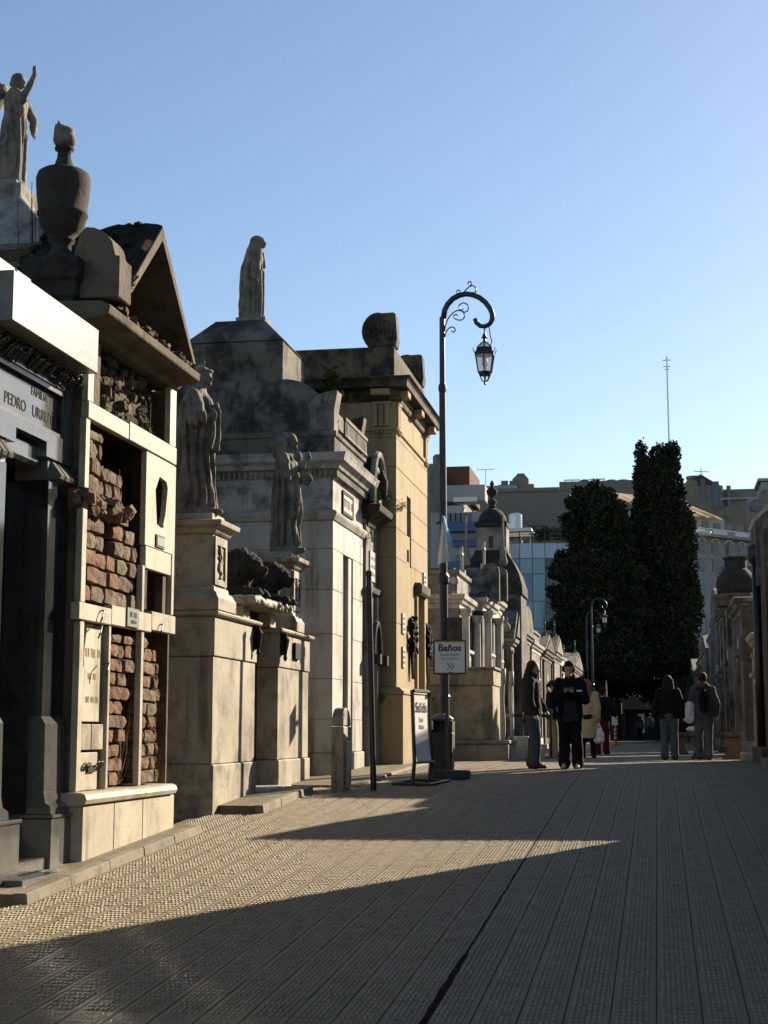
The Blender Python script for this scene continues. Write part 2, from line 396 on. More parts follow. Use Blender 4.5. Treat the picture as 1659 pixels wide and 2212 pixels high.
facade_glass('glass_light', (0.12,0.26,0.36), None); facade_glass('glass_blue', (0.03,0.10,0.30), None); facade_glass('glass_dark', (0.008,0.018,0.045), None)
facade_glass('panel_pale', (0.30,0.38,0.50), None); facade_glass('glass_mid', (0.07,0.18,0.28), None)

stone('stud_worn', (0.41,0.335,0.205), (0.32,0.255,0.155), (0.19,0.155,0.10), .5, 0, 6.0, .7, .001)
def paving(name, geo_joints):
    """ribbed cement tile: rows of little studs with plain margins; when geo_joints is off the joints are in the material too"""
    m, n, p = nodes(name); b = NB(n)
    pos = b.a('ShaderNodeNewGeometry').outputs['Position']; sp = b.a('ShaderNodeSeparateXYZ', i_0=pos)
    x, y = sp.outputs[0], sp.outputs[1]
    ux = b.math('DIVIDE', b.math('ADD', x, 1.15+22.0), 0.22); uy = b.math('DIVIDE', b.math('ADD', y, 40.0), 0.40)
    fx = b.math('FRACT', ux); fy = b.math('FRACT', uy)
    cell = b.a('ShaderNodeCombineXYZ', i_0=b.math('FLOOR', ux), i_1=b.math('FLOOR', uy), i_2=0.0)
    wn = b.a('ShaderNodeTexWhiteNoise', i_Vector=cell.outputs[0]).outputs[0]
    big = b.noise(pos, 0.6, 5); mid = b.noise(pos, 5, 6, 0.65); fin = b.noise(pos, 90, 3)
    col = b.mix(b.math('ADD', b.math('MULTIPLY', wn, 0.6), b.math('MULTIPLY', b.ramp(big, .35, .65), 0.4)), (0.155,0.121,0.070), (0.200,0.158,0.093))
    col = b.mix(b.math('MULTIPLY', b.ramp(mid, 0.52, 0.75), 0.5), col, (0.065,0.054,0.038))
    col = b.mix(b.math('MULTIPLY', b.ramp(b.noise(b.mapv(pos, (1, 1, 1), (5, 5, 5)), 2.3, 7, 0.7), 0.63, 0.72), 0.35), col, (0.24,0.23,0.205))
    band = b.math('MULTIPLY', b.ramp(fx, 0.13, 0.20), b.math('SUBTRACT', 1.0, b.ramp(fx, 0.80, 0.87)))
    bandy = b.math('MULTIPLY', b.ramp(fy, 0.03, 0.06), b.math('SUBTRACT', 1.0, b.ramp(fy, 0.94, 0.97)))
    sx = b.math('SINE', b.math('MULTIPLY', fx, 2*math.pi*8.0)); sy = b.math('SINE', b.math('MULTIPLY', fy, 2*math.pi*5.0))
    stud = b.math('MULTIPLY', b.ramp(sx, -0.35, 0.35), b.ramp(sy, -0.55, 0.15))
    stud = b.math('MULTIPLY', b.math('MULTIPLY', stud, band), bandy)
    h = b.math('ADD', b.math('MULTIPLY', stud, 1.0), b.math('ADD', b.math('MULTIPLY', mid, 0.5), b.math('MULTIPLY', fin, 0.18)))
    col = b.mix(b.math('MULTIPLY', band, 0.25), col, (0.075,0.064,0.045)); wear = b.math('ADD', 0.25, b.math('MULTIPLY', b.ramp(b.noise(pos, 7, 4), .35, .65), 0.75)); stud = b.math('MULTIPLY', stud, wear); col = b.mix(b.math('MULTIPLY', stud, 0.62), col, (0.30,0.265,0.195))
    if not geo_joints:
        j = b.math('MINIMUM', b.math('MINIMUM', fx, b.math('SUBTRACT', 1.0, fx)), b.math('MULTIPLY', 1.8, b.math('MINIMUM', fy, b.math('SUBTRACT', 1.0, fy))))
        jj = b.ramp(j, 0.015, 0.03); col = b.mix(jj, (0.06,0.053,0.04), col); h = b.math('MULTIPLY', h, jj)
    n.links.new(col, p.inputs['Base Color']); p.inputs['Roughness'].default_value = 0.75; p.inputs['Specular IOR Level'].default_value = 0.3
    n.links.new(b.bump(h, 0.012, 1.0), p.inputs['Normal'])
paving('paving_tile', True); paving('paving_far', False)
# ================================================================ ground, paving, kerbs
def strip(mb, x0, x1, ys, dz):
    for a, b in zip(ys[:-1], ys[1:]):
        mb.add([(x0, a, gz(a)+dz), (x1, a, gz(a)+dz), (x1, b, gz(b)+dz), (x0, b, gz(b)+dz)], [(0, 1, 2, 3)])
    return mb
ysn = [-60, -20]+[i*1.0 for i in range(-10, 41)]
g = MB(); strip(g, -900, 900, ysn+[60, 100, 200, 500, 1500], -0.05)
g.build('ground', 'ground_dirt', kind='structure')
pb = MB(); strip(pb, -5.0, 2.3, [i*0.5 for i in range(0, 81)], -0.012)
pave = pb.build('pavement', 'mortar', kind='structure')
pf = MB(); strip(pf, -5.0, 2.3, [40.0, 60, 80, 103], 0.0)
pf.build('far_pavement', 'paving_far', kind='structure')
TX, TY = 0.22, 0.40
def tile_shape(mb, cx, cy, w, l, z0, jz=(0, 0, 0, 0)):
    q = [(-w, -l), (w, -l), (w, l), (-w, l)]; e = 0.002
    top = [(cx+a-math.copysign(e, a), cy+b-math.copysign(e, b), z0(cy+b)+jz[i]) for i, (a, b) in enumerate(q)]
    bot = [(cx+a, cy+b, z0(cy+b)-0.02) for a, b in q]
    mb.add(top+bot, [(0, 1, 2, 3), (4, 5, 1, 0), (5, 6, 2, 1), (6, 7, 3, 2), (7, 4, 0, 3)])
cand = []
for i in range(-17, 16):
    for j in range(0, 101):
        cx = -1.15+TX*(i+0.5); cy = TY*(j+0.5)
        if cx < -4.95 or cx > 2.25: continue
        cand.append((cx, cy))
def seen(c):
    vx, vy = c[0], c[1]; px = VPX+FPX*vx/vy
    return 7.4 < vy and -30 < px < 1690
near = sorted([c for c in cand if seen(c)], key=lambda c: c[1])[:300]
nearset = set(near); fld = MB()
def studs(mb, cx, cy, z0):
    for kx in range(1, 7):
        for ky in range(5):
            sx_ = cx-TX/2+TX*(kx+.25)/8+.0008*random.uniform(-1, 1); sy_ = cy-TY/2+TY*(ky+.27)/5; hz = random.uniform(.004, .0075)
            if random.random() < .05: continue
            zz = z0(sy_)-.0008; a, b = .0098, .027
            mb.add([(sx_-a, sy_-b, zz-.0015), (sx_+a, sy_-b, zz-.0015), (sx_+a, sy_+b, zz+.0015), (sx_-a, sy_+b, zz+.0015), (sx_-a*.72, sy_-b*.86, zz+hz-.001), (sx_+a*.72, sy_-b*.86, zz+hz-.001), (sx_+a*.72, sy_+b*.86, zz+hz+.001), (sx_-a*.72, sy_+b*.86, zz+hz+.001)],
                   [(4, 5, 6, 7), (0, 1, 5, 4), (1, 2, 6, 5), (2, 3, 7, 6), (3, 0, 4, 7)])
tm = []
for k in range(6):
    mb = MB(); j = [random.uniform(-.0016, .0012) for _ in range(4)]
    gap = random.uniform(0.0008, 0.0024)
    tile_shape(mb, 0, 0, TX/2-gap, TY/2-gap, lambda y: SL*y, j)
    studs(mb, 0, 0, lambda y: SL*y); me = mb.mesh(); me.materials.append(M['paving_tile']); me.materials.append(M['stud_worn']); me.name = 'paving_tile'; tm.append(me)
    me.polygons.foreach_set('material_index', [0]*5+[1]*(len(me.polygons)-5))
for c in cand:
    dx = 0.0
    if c in nearset:
        o = inst('paving_tile', random.choice(tm), pave, (c[0], c[1], gz(c[1])+random.uniform(-.0008, .0008)), (0, 0, random.uniform(-.003, .003)))
    else:
        gap = random.uniform(0.0008, 0.0026)
        tile_shape(fld, c[0], c[1], TX/2-gap, TY/2-gap, gz, [random.uniform(-.002, .0012) for _ in range(4)])
st = MB()
for c in cand:                                         # raised studs where they still show singly
    if c in nearset or not (8.0 < c[1] < 21.5) or c[0] > 0.6: continue
    studs(st, c[0], c[1], gz)
st.build('paving_studs', 'stud_worn', pave, kind='stuff')
fld.build('paving_tile_field', 'paving_tile', pave, kind='stuff')
# wide tarred joint, fading to a crack
tj = MB(); pts = []
y = 5.0
while y < 26:
    wd = 0.020 if y < 9.25 else (0.007 if y < 14.5 else 0.005)
    pts.append((y, wd*random.uniform(0.75, 1.25), random.uniform(-.003, .003))); y += 0.13
for (a, wa, oa), (b, wb, ob) in zip(pts[:-1], pts[1:]):
    tj.add([(-1.15+oa-wa, a, gz(a)+.003), (-1.15+oa+wa, a, gz(a)+.003), (-1.15+ob+wb, b, gz(b)+.003), (-1.15+ob-wb, b, gz(b)+.003)], [(0, 1, 2, 3)])
tj.build('tar_joint', 'tar', pave)

# raised footways with kerb stones in front of the left-hand tombs
def footway(x0, x1, y0, y1, h, n, label):
    base = (x0, (y0+y1)/2, gz((y0+y1)/2))
    t = thing('footway', label, 'kerb', base)
    mb = MB(); ys = list(np.linspace(y0, y1, max(3, int((y1-y0)*2))))
    xi = x1-0.11
    for a, b in zip(ys[:-1], ys[1:]):
        mb.add([(x0-.4, a, gz(a)+h-.006), (xi, a, gz(a)+h-.006), (xi, b, gz(b)+h-.006), (x0-.4, b, gz(b)+h-.006)], [(0, 1, 2, 3)])
    mb.add([(x0-.4, y0+.01, gz(y0)-.04), (xi, y0+.01, gz(y0)-.04), (xi, y0+.01, gz(y0)+h-.006), (x0-.4, y0+.01, gz(y0)+h-.006)], [(0, 1, 2, 3)])
    mb.build('footway_paving', 'paving_tile', t)
    L = (y1-y0)/n
    for i in range(n):
        a, b = y0+i*L+.004, y0+(i+1)*L-.004; k = MB(); e = random.uniform(-.006, .006)
        k.loft([[(xi, a, gz(a)-.04), (x1+e, a, gz(a)-.04), (x1+e, b, gz(b)-.04), (xi, b, gz(b)-.04)],
                [(xi, a, gz(a)+h), (x1+e-.012, a, gz(a)+h), (x1+e-.012, b, gz(b)+h), (xi, b, gz(b)+h)]])
        k.build('kerb_stone', 'kerb_stone', t, bevel=.008)
    return t
footway(-4.8, -4.46, 10.6, 14.9, 0.075, 5, 'pale raised kerb and ribbed footway before the ruined brick tomb')
footway(-4.8, -4.28, 16.62, 19.1, 0.09, 3, 'raised kerb and footway before the tomb with two lions')
footway(-4.7, -3.85, 19.9, 26.0, 0.035, 5, 'low kerb and footway before the white domed mausoleum')
# ================================================================ left row, first three tombs
# ---- black granite mausoleum
xw = -4.93; zb = gz(11.5)-0.02
t = thing('granite_mausoleum', 'polished black granite mausoleum with engraved family name over a dark doorway', 'mausoleum', (-5.6, 11.4, zb))
m = MB(); m.box(-7.6, xw-.55, 10.5, 12.34, zb, 3.6); m.box(xw-.56, xw-.03, 10.5, 10.62, zb, 3.5); m.box(xw-.56, xw-.03, 12.24, 12.33, zb, 3.5); m.build('wall', 'granite_black', t)
for a, b in ((10.62, 11.05), (11.89, 12.34)):
    m = MB(); m.loft([[(xw-.4, a, zb), (xw, a, zb), (xw, b, zb), (xw-.4, b, zb)], [(xw-.4, a, 2.60), (xw, a, 2.60), (xw, b, 2.60), (xw-.4, b, 2.60)]])
    pl = m.build('pilaster', 'granite_black', t, bevel=.006)
    c = MB()
    for k in range(3):                                  # fluted drops under the lintel
        q = a+(b-a)*(0.14+0.27*k); wv = (b-a)*0.18
        c.prism([(xw-.02, 2.62), (xw+.075, 2.62), (xw+.085, 2.65), (xw-.005, 2.77), (xw-.02, 2.77)], 'y', q, q+wv)
    c.box(xw-.3, xw-.012, a, b, 2.602, 2.78); c.build('capital', 'granite_cap', pl)  # paler granite puts the sun caught by the drops into their colour
    f = MB(); f.prism([(xw-.1, -.12), (xw+.11, -.12), (xw+.105, -.06), (xw+.06, -.03), (xw+.045, .05), (xw+.04, .60), (xw, .66), (xw-.1, .66)], 'y', a-.012, b+.012)
    f.build('pilaster_base', 'granite_panel', pl)
    q = MB(); q.box(xw-.42, xw+.13, a-.05, b+.18, zb-.1, -.155); q.box(xw-.42, xw+.145, a-.06, b+.19, -.152, -.122); q.build('plinth', 'granite_panel', t, bevel=.006)
m = MB(); cells(m, 'x', xw+.02, xw-.5, 10.5, 12.36, 2.78, 3.6, [(10.72, 12.17, 2.985, 3.40), (11.16, 11.78, 2.70, 2.90)]); m.build('lintel', 'granite_panel', t)
m = MB(); m.box(xw-.12, xw-.045, 10.70, 12.19, 2.97, 3.41); ip = m.build('inscription_panel', 'granite_panel', t)
fr_ = MB(); cells(fr_, 'x', xw+.005, xw-.044, 10.72, 12.17, 2.985, 3.40, [(10.78, 12.12, 3.02, 3.355)]); fr_.build('panel_frame', 'door_black', ip)
text('FAMILIA', 0.095, (xw-.043, 11.74, 3.285), (R(90), 0, R(90)), 'letters_gilt', ip)
text('PEDRO', 0.135, (xw-.043, 11.27, 3.125), (R(90), 0, R(90)), 'letters_gilt', ip); text('URRUTI', 0.135, (xw-.043, 11.84, 3.125), (R(90), 0, R(90)), 'letters_gilt', ip)
m = MB(); m.box(xw-.45, xw-.06, 11.1, 11.84, 2.70, 2.88); m.build('door_head', 'granite_panel', t, bevel=.03)
m = MB(); m.box(xw-.47, xw-.40, 11.03, 11.9, zb+.12, 2.72); dr = m.build('door', 'door_black', t)
for k in range(2):
    for (z0, z1) in ((-.2, .7), (.85, 2.5)):
        f = MB(); f.box(xw-.41, xw-.385, 11.10+.40*k, 11.44+.40*k, z0, z1); f.build('door_panel', 'door_black', dr, bevel=.015)
m = MB(); m.box(xw-.45, xw+.28, 10.95, 11.78, zb-.05, zb+.10); m.box(xw-.45, xw+.10, 11.06, 11.88, zb+.103, zb+.2); m.build('doorstep', 'granite_panel', t, bevel=.008)
# cornice block, mould and leaf frieze
m = MB(); m.rect(-6.4, xw, 10.62, 12.2, [(.02, 3.60), (.06, 3.60), (.08, 3.66), (.14, 3.69)]); m.build('cornice_mould', 'granite_black', t)
m = MB(); m.box(-6.6, -4.65, 10.43, 12.21, 3.56, 3.945); m.build('cornice', 'granite_cap', t, bevel=.006)
m = MB(); m.box(-6.3, -4.86, 9.9, 10.93, 3.948, 4.13); m.box(-6.3, -4.86, 10.945, 11.25, 3.948, 4.13); m.build('roof_slab', 'granite_cap', t, bevel=.02)
lf = MB(); random.seed(3)
y = 10.5
while y < 12.36:
    z0 = 3.44; s_ = random.uniform(.8, 1.2)
    for q in range(3):
        a = y+random.uniform(0, .05); b = z0+random.uniform(-.01, .10)
        lf.cap((xw+.03, a, b-.035), .006, (xw+.10, a+random.uniform(-.02, .02), b+.04), .016*s_, 6)
    y += .062
for q in range(10):
    lf.cap((xw-.02+random.uniform(-.1, .02), 12.37, 3.40+random.uniform(0, .1)), .008, (xw-.02+random.uniform(-.1, .02), 12.40, 3.47), .018, 6)
lf.build('leaf_frieze', 'granite_black', t, smooth=True)

# ---- tall tomb far behind, with the pointing angel
sy = 19.6; sx, szt = AY(28, 408, sy)
t = thing('stepped_tomb', 'grey tomb with sloping pyramid roof carrying the pointing stone figure', 'tomb', (sx, sy, gz(sy)))
hw = 3322/sy
m = MB(); m.rect(sx-.12, sx+.12, sy-.3, sy+.3, [(1.3, gz(sy)), (1.3, szt-1.6), (1.5, szt-1.5), (1.5, szt-1.42)]); m.build('wall', 'cement_grey', t)
m = MB(); m.rect(sx-.12, sx+.12, sy-.3, sy+.3, [(1.25, szt-1.42), (1.2, szt-1.28), (.62, szt-.72), (.22, szt-.30), (.22, szt-.1)]); m.build('roof', 'cement_pale', t, bevel=.02)
m = MB(); m.rect(sx-.12, sx+.12, sy-.3, sy+.3, [(.10, szt-.1), (.10, szt)]); m.build('pedestal', 'cement_pale', t, bevel=.01)
w_ = MB()
for k in range(9): tuft(w_, (sx+random.uniform(-.3, .9), sy-1.3+random.uniform(-.2, .2), szt-1.4), 3, .32, .08, .07)
w_.build('weed_growth', 'weed_dry', t, kind='stuff')

# ---- the ruined brick tomb
xf = -4.78; zb = gz(13.5)
t = thing('ruined_tomb', 'ruined niche tomb of bare brick with broken cream marble facing under a gable', 'tomb', (-5.5, 13.6, zb))
Y0, Y1 = 12.36, 14.86
m = MB(); m.box(-7.4, -5.62, Y0, Y1, zb-.2, 4.0); m.box(-5.62, xf-.03, Y0, Y0+.05, zb-.2, 4.0); m.box(-5.62, xf-.05, Y1-.04, Y1, zb-.2, 4.0); m.box(-5.62, -5.0, Y0+.05, Y1-.04, 4.02, 4.1)
m.build('wall', 'cement_brown', t)
# plinth of three slabs and rounded moulding
for a, b in ((12.27, 13.02), (13.028, 13.78), (13.788, 14.72)):
    m = MB(); m.box(-5.2, -4.70, a, b, zb-.25, -.075); m.build('plinth_slab', 'marble_cream', t, bevel=.008)
for a, b in ((12.22, 13.72), (13.73, 14.66)):
    m = MB(); m.prism([(-5.1, -.073), (-4.72, -.073), (-4.665, -.055), (-4.65, -.02), (-4.665, .02), (-4.70, .035), (-5.1, .035)], 'y', a, b); m.build('plinth_moulding', 'marble_cream', t)
# marble posts and beams
def slab(y0, y1, z0, z1, mat='marble_cream', x0=xf-.06, x1=xf, name='marble_slab', **k):
    mm = MB(); mm.box(x0, x1, y0, y1, z0, z1); return mm.build(name, mat, t, bevel=.006, **k)
slab(12.30, 12.40, .04, 1.46); slab(12.29, 12.40, 1.62, 2.42); slab(12.31, 12.41, 2.60, 3.205); slab(12.33, 12.47, 3.365, 3.9)
slab(12.33, 13.36, 3.21, 3.36, x1=xf+.012); slab(13.385, 14.80, 3.215, 3.39, x1=xf+.012)
slab(12.22, 13.0, 1.47, 1.615, x1=xf+.02); slab(13.005, 14.10, 1.475, 1.65, x1=xf+.02); slab(14.105, 14.84, 1.50, 1.68, x1=xf+.02)
slab(13.00, 13.055, .04, 1.465); slab(13.87, 13.95, .04, 1.47); slab(14.60, 14.80, 3.395, 4.0)
slab(13.86, 13.93, 1.655, 2.1); slab(14.75, 14.83, 1.69, 3.2)
# the left lower bay: broken inscribed slab, two small panels, slab with ring handles
m = MB(); m.prism([(12.60, 1.46), (12.99, 1.46), (12.99, .62), (12.44, .62), (12.47, .80), (12.49, 1.02), (12.54, 1.10), (12.53, 1.2)], 'x', xf-.11, xf-.05); ins = m.build('inscribed_slab', 'marble_cream', t, bevel=.004)
for k, (a, b, q) in enumerate(((12.56, 12.96, .085), (12.64, 12.82, .06), (12.60, 12.92, .06))):
    strokes(a, b, 1.21-.2*k, q, xf-.0485, 'letters_worn', ins)
slab(12.42, 12.68, .38, .60, 'marble_stained', xf-.1, xf-.02); slab(12.69, 12.97, .38, .60, 'marble_stained', xf-.1, xf-.02)
hs = slab(12.42, 12.90, .04, .36, 'marble_cream', xf-.1, xf-.04, 'handled_slab')
for yy in (12.50, 12.60, 12.82, 12.90):
    rgm = MB(); rgm.tube([(xf-.02+.03*math.sin(a), yy+.035*math.cos(a), .235+.045*math.sin(a)) for a in np.linspace(0, 2*math.pi, 13)], .006, 5); rgm.build('ring_handle', 'iron_black', hs)
rgm = MB(); rgm.box(xf-.038, xf-.022, 12.64, 12.80, .19, .25); rgm.build('name_plate', 'plaque_dark', hs)
for (yy, zz) in ((12.68, 1.43), (12.88, 1.12), (14.34, 1.56), (12.72, 1.57)):
    rgm = MB(); rgm.tube([(xf-.03, yy, zz), (xf+.05, yy+.01, zz+.01), (xf+.055, yy-.04, zz-.05), (xf+.04, yy-.05, zz-.10)], .007, 5); rgm.build('iron_hook', 'iron_black', t)
m = MB(); m.box(xf+.02, xf+.034, 13.38, 13.70, 1.49, 1.66); pq = m.build('plaque', 'plaque_metal', t)
strokes(13.44, 13.65, 1.60, .06, xf+.0355, 'sign_ink', pq); strokes(13.47, 13.62, 1.535, .035, xf+.0355, 'sign_ink', pq)
# upper right panel with the coffin-shaped hole
hole = [(14.18, 2.87), (14.30, 3.02), (14.52, 3.0), (14.56, 2.94), (14.50, 2.66), (14.44, 2.56), (14.46, 2.53), (14.36, 2.52), (14.24, 2.54)]
outer = [(13.90, 2.30), (14.74, 2.30), (14.78, 3.20), (13.90, 3.20)]
bm = bmesh.new()
def ringv(pts, x): return [bm.verts.new((x, a, b)) for a, b in pts]
for x_ in (xf+.004, xf-.05):
    ov, hv = ringv(outer, x_), ringv(hole, x_)
    es = [bm.edges.new((ov[i], ov[(i+1) % 4])) for i in range(4)]+[bm.edges.new((hv[i], hv[(i+1) % len(hv)])) for i in range(len(hv))]
    bmesh.ops.triangle_fill(bm, use_beauty=True, edges=es)
    if x_ > xf: o1, h1 = ov, hv
    else: o2, h2 = ov, hv
for A, B in ((o1, o2), (h1, h2)):
    for i in range(len(A)): bm.faces.new((A[i], A[(i+1) % len(A)], B[(i+1) % len(A)], B[i]))
bmesh.ops.recalc_face_normals(bm, faces=bm.faces); me = bpy.data.meshes.new('pierced_slab'); bm.to_mesh(me); bm.free()
for v in me.vertices: v.co -= t.base
me.materials.append(M['marble_cream']); o = bpy.data.objects.new('pierced_slab', me); C.objects.link(o); o.parent = t.o
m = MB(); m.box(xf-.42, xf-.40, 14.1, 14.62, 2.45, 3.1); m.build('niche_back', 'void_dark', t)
m = MB(); m.box(xf+.005, xf+.018, 14.20, 14.46, 2.31, 2.44); m.build('plaque', 'plaque_dark', t, bevel=.012)
m = MB(); m.box(xf+.018, xf+.022, 14.225, 14.435, 2.335, 2.415); m.build('plaque_face', 'plaque_metal', t)
slab(13.94, 14.72, 2.08, 2.295, 'marble_cream')
m = MB(); m.box(xf-.20, xf-.16, 14.10, 14.52, 1.69, 2.05); m.build('niche_board', 'cement_brown', t)
slab(13.94, 14.06, 1.69, 2.07, 'rubble', xf-.14, xf-.02, 'broken_jamb')
slab(14.56, 14.66, 1.69, 2.07, 'cement_brown', xf-.12, xf-.03, 'broken_jamb')
# bricks
bmesh_l = []
random.seed(11)
for k in range(5):
    bm = bmesh.new(); bmesh.ops.create_cube(bm, size=1); bmesh.ops.subdivide_edges(bm, edges=bm.edges, cuts=1, use_grid_fill=True)
    for v in bm.verts:
        f_ = sum(abs(c) > .49 for c in v.co); sh = {3: .86, 2: .96, 1: 1.03}[f_] if f_ else 1
        v.co = Vector((v.co.x*sh+random.uniform(-.06, .06), v.co.y*sh+random.uniform(-.03, .03), v.co.z*sh+random.uniform(-.06, .06)))
    me = bpy.data.meshes.new('brick'); bm.to_mesh(me); bm.free(); bmesh_l.append(me)
brick_me = {}
for mt in ('brick_red', 'brick_brown', 'brick_mortared'):
    brick_me[mt] = []
    for me in bmesh_l:
        q = me.copy(); q.materials.append(M[mt]); q.name = 'brick'; brick_me[mt].append(q)
def bricks(y0, y1, z0, z1, xface, mats, skip=lambda y, z: False, L=.25, Hh=.128, jit=.02):
    z = z0; row = 0
    while z+Hh*.6 < z1:
        h = min(Hh, z1-z); y = y0-(L*.5 if row % 2 else 0)+random.uniform(-.03, .03)
        while y < y1:
            l = L*random.uniform(.75, 1.2); a, b = max(y, y0), min(y+l, y1)
            if b-a > .05 and not skip((a+b)/2, z+h/2):
                inst('brick', random.choice(brick_me[random.choice(mats)]), t, (xface-.07+random.uniform(-jit, jit), (a+b)/2, z+h/2+random.uniform(-.004, .004)),
                     (random.uniform(-.03, .03), random.uniform(-.03, .03), random.uniform(-.05, .05)), (.15, b-a-.012, h-.012))
            y += l
        z += h; row += 1
RB = ['brick_red', 'brick_red', 'brick_brown', 'brick_mortared']
bricks(13.06, 13.86, .05, 1.42, xf-.06, RB, lambda y, z: (y > 13.52 and z < .75) or (y > 13.66 and z < 1.05) or (y > 13.42 and z < .18) or z > 1.40)
bricks(13.96, 14.44, .05, 1.44, xf-.03, RB, lambda y, z: z > 1.30 and y > 14.2)
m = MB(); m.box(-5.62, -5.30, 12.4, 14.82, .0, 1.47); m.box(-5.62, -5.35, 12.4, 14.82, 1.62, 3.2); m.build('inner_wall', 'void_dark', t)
BM_ = ['brick_mortared', 'brick_mortared', 'brick_brown', 'brick_red']
bricks(12.42, 13.84, 1.66, 2.42, xf-.06, RB+['brick_mortared'], lambda y, z: 12.98 < y < 13.12, .27, .15)
bricks(12.43, 12.86, 2.62, 3.16, xf-.05, BM_, None or (lambda y, z: False), .2, .15, .03)
bricks(12.86, 13.5, 2.62, 2.90, xf-.08, BM_, lambda y, z: y > 13.44 and z > 2.8, .2, .15, .03)
bricks(14.46, 14.56, .05, 1.2, xf-.05, BM_, lambda y, z: False, .12, .13)
bricks(12.43, 12.58, .64, 1.44, xf-.08, ['brick_brown'], lambda y, z: False, .14, .14, .01)
# broken ledge of rubble
def lumps(y0, y1, z0, z1, x0, x1, n, r, seed):
    random.seed(seed); mm = MB()
    for k in range(n):
        mm.ball((random.uniform(x0, x1), random.uniform(y0, y1), random.uniform(z0, z1)), (r*random.uniform(.5, 1.2), r*random.uniform(.5, 1.3), r*random.uniform(.6, 1.5)), 7, 4)
    return mm
def rough(amp, sc):
    def fn(co, nn):
        d = np.array([mnoise.noise(Vector(c)*sc)+.6*mnoise.noise(Vector(c)*sc*2.7) for c in co]); return co+nn*(d*amp)[:, None]
    return fn
for mt in ('rubble',):
    brick_me[mt] = []
    for me in bmesh_l:
        q = me.copy(); q.materials.append(M[mt]); q.name = 'rubble_stone'; brick_me[mt].append(q)
def rubble(y0, y1, z0, z1, xface, mats, n, size, out, seed, name='rubble_stone'):
    random.seed(seed)
    for k in range(n):
        inst(name, random.choice(brick_me[random.choice(mats)]), t, (xface+random.uniform(-.05, out), random.uniform(y0, y1), random.uniform(z0, z1)), [random.uniform(-.5, .5) for _ in range(3)],
             (size*random.uniform(.7, 1.3), size*random.uniform(.9, 2.0), size*random.uniform(.5, 1.2)))
m = MB(); m.box(-5.3, xf-.06, 12.33, 13.6, 2.43, 2.6); m.build('broken_ledge', 'brick_mortared', t)
rubble(12.24, 13.5, 2.44, 2.58, xf-.02, BM_, 46, .085, .04, 5)
m = MB(); m.box(-5.3, xf-.20, 12.45, 14.6, 3.37, 4.05); m.build('rubble_core', 'rubble', t)
rubble(12.5, 14.45, 3.40, 4.0, xf-.19, ['rubble', 'rubble', 'rubble', 'brick_brown'], 130, .085, .03, 6)
slab(12.50, 12.78, 3.40, 3.98, 'cement_brown', xf-.10, xf-.06, 'plaster_patch')
# cornice, crumbling upper edge
m = MB(); m.prism([(-5.3, 4.02), (xf+.0, 3.98), (xf+.03, 4.0), (xf+.06, 4.04), (xf+.18, 4.05), (xf+.24, 4.08), (xf+.25, 4.15), (xf+.16, 4.19), (-5.3, 4.21)], 'y', 12.14, 14.80)
m.build('cornice', 'cement_brown', t, bevel=.008)
rubble(12.6, 14.7, 4.18, 4.215, xf+.17, ['brick_red', 'brick_brown', 'rubble'], 60, .05, .05, 8)
# gable: raking slabs, recessed tympanum, mossy roof
xg = xf+.22; ry, rz_ = 13.60, 5.32; ey = 1.18; ez = 4.20
m = MB()
for sgn in (-1, 1):
    a, b = (ry, rz_), (ry+sgn*ey, ez)
    poly = [a, b, (b[0]-sgn*.10, b[1]), (ry, rz_-.14)]
    if sgn < 0: poly = poly[::-1]
    m.prism(poly, 'x', xg-.9, xg)
m.build('raking_slab', 'cement_brown', t, bevel=.006)
m = MB(); m.prism([(ry-ey+.14, ez), (ry+ey-.14, ez), (ry, rz_-.22)], 'x', -5.75, xg-.55); m.build('tympanum', 'cement_brown', t)
m = MB()
for sgn in (-1, 1):
    for i in range(6):
        for j in range(7):
            pass
rf = MB(); nx, ny = 22, 14
for sgn in (-1, 1):
    k0 = len(rf.v)
    for i in range(nx+1):
        for j in range(ny+1):
            x_ = xg-.01-(1.22)*i/nx; u = j/ny
            yy = ry+sgn*(ey+.02)*u; zz = rz_+.015-(rz_-ez)*u
            nz = mnoise.noise(Vector((x_*4, yy*4, zz*4)))*.05+mnoise.noise(Vector((x_*13, yy*13, zz*13)))*.03
            if i > 0: zz += nz+.02-(.0 if i < nx-2 else .1*(i-nx+2))
            rf.v.append((x_, yy, zz))
    for i in range(nx):
        for j in range(ny):
            a = k0+i*(ny+1)+j; q = (a, a+1, a+ny+2, a+ny+1); rf.f.append(q if sgn < 0 else q[::-1])
    # fringe underside
rf.build('roof', 'roof_moss', t, smooth=False)
m = lumps(ry-.95, ry+.1, 4.55, 5.42, xg-1.5, xg-.35, 1, .01, 9)
mm = MB(); random.seed(12)
for k in range(120):
    u = random.random()**1.2; x_ = xg-.2-random.random()*1.02; yy = ry-ey*u; zz = rz_-(rz_-ez)*u
    mm.ball((x_, yy, zz+.01), (random.uniform(.03, .09), random.uniform(.03, .09), random.uniform(.02, .06)), 6, 3)
mm.build('moss_growth', 'roof_moss', t, kind='stuff')
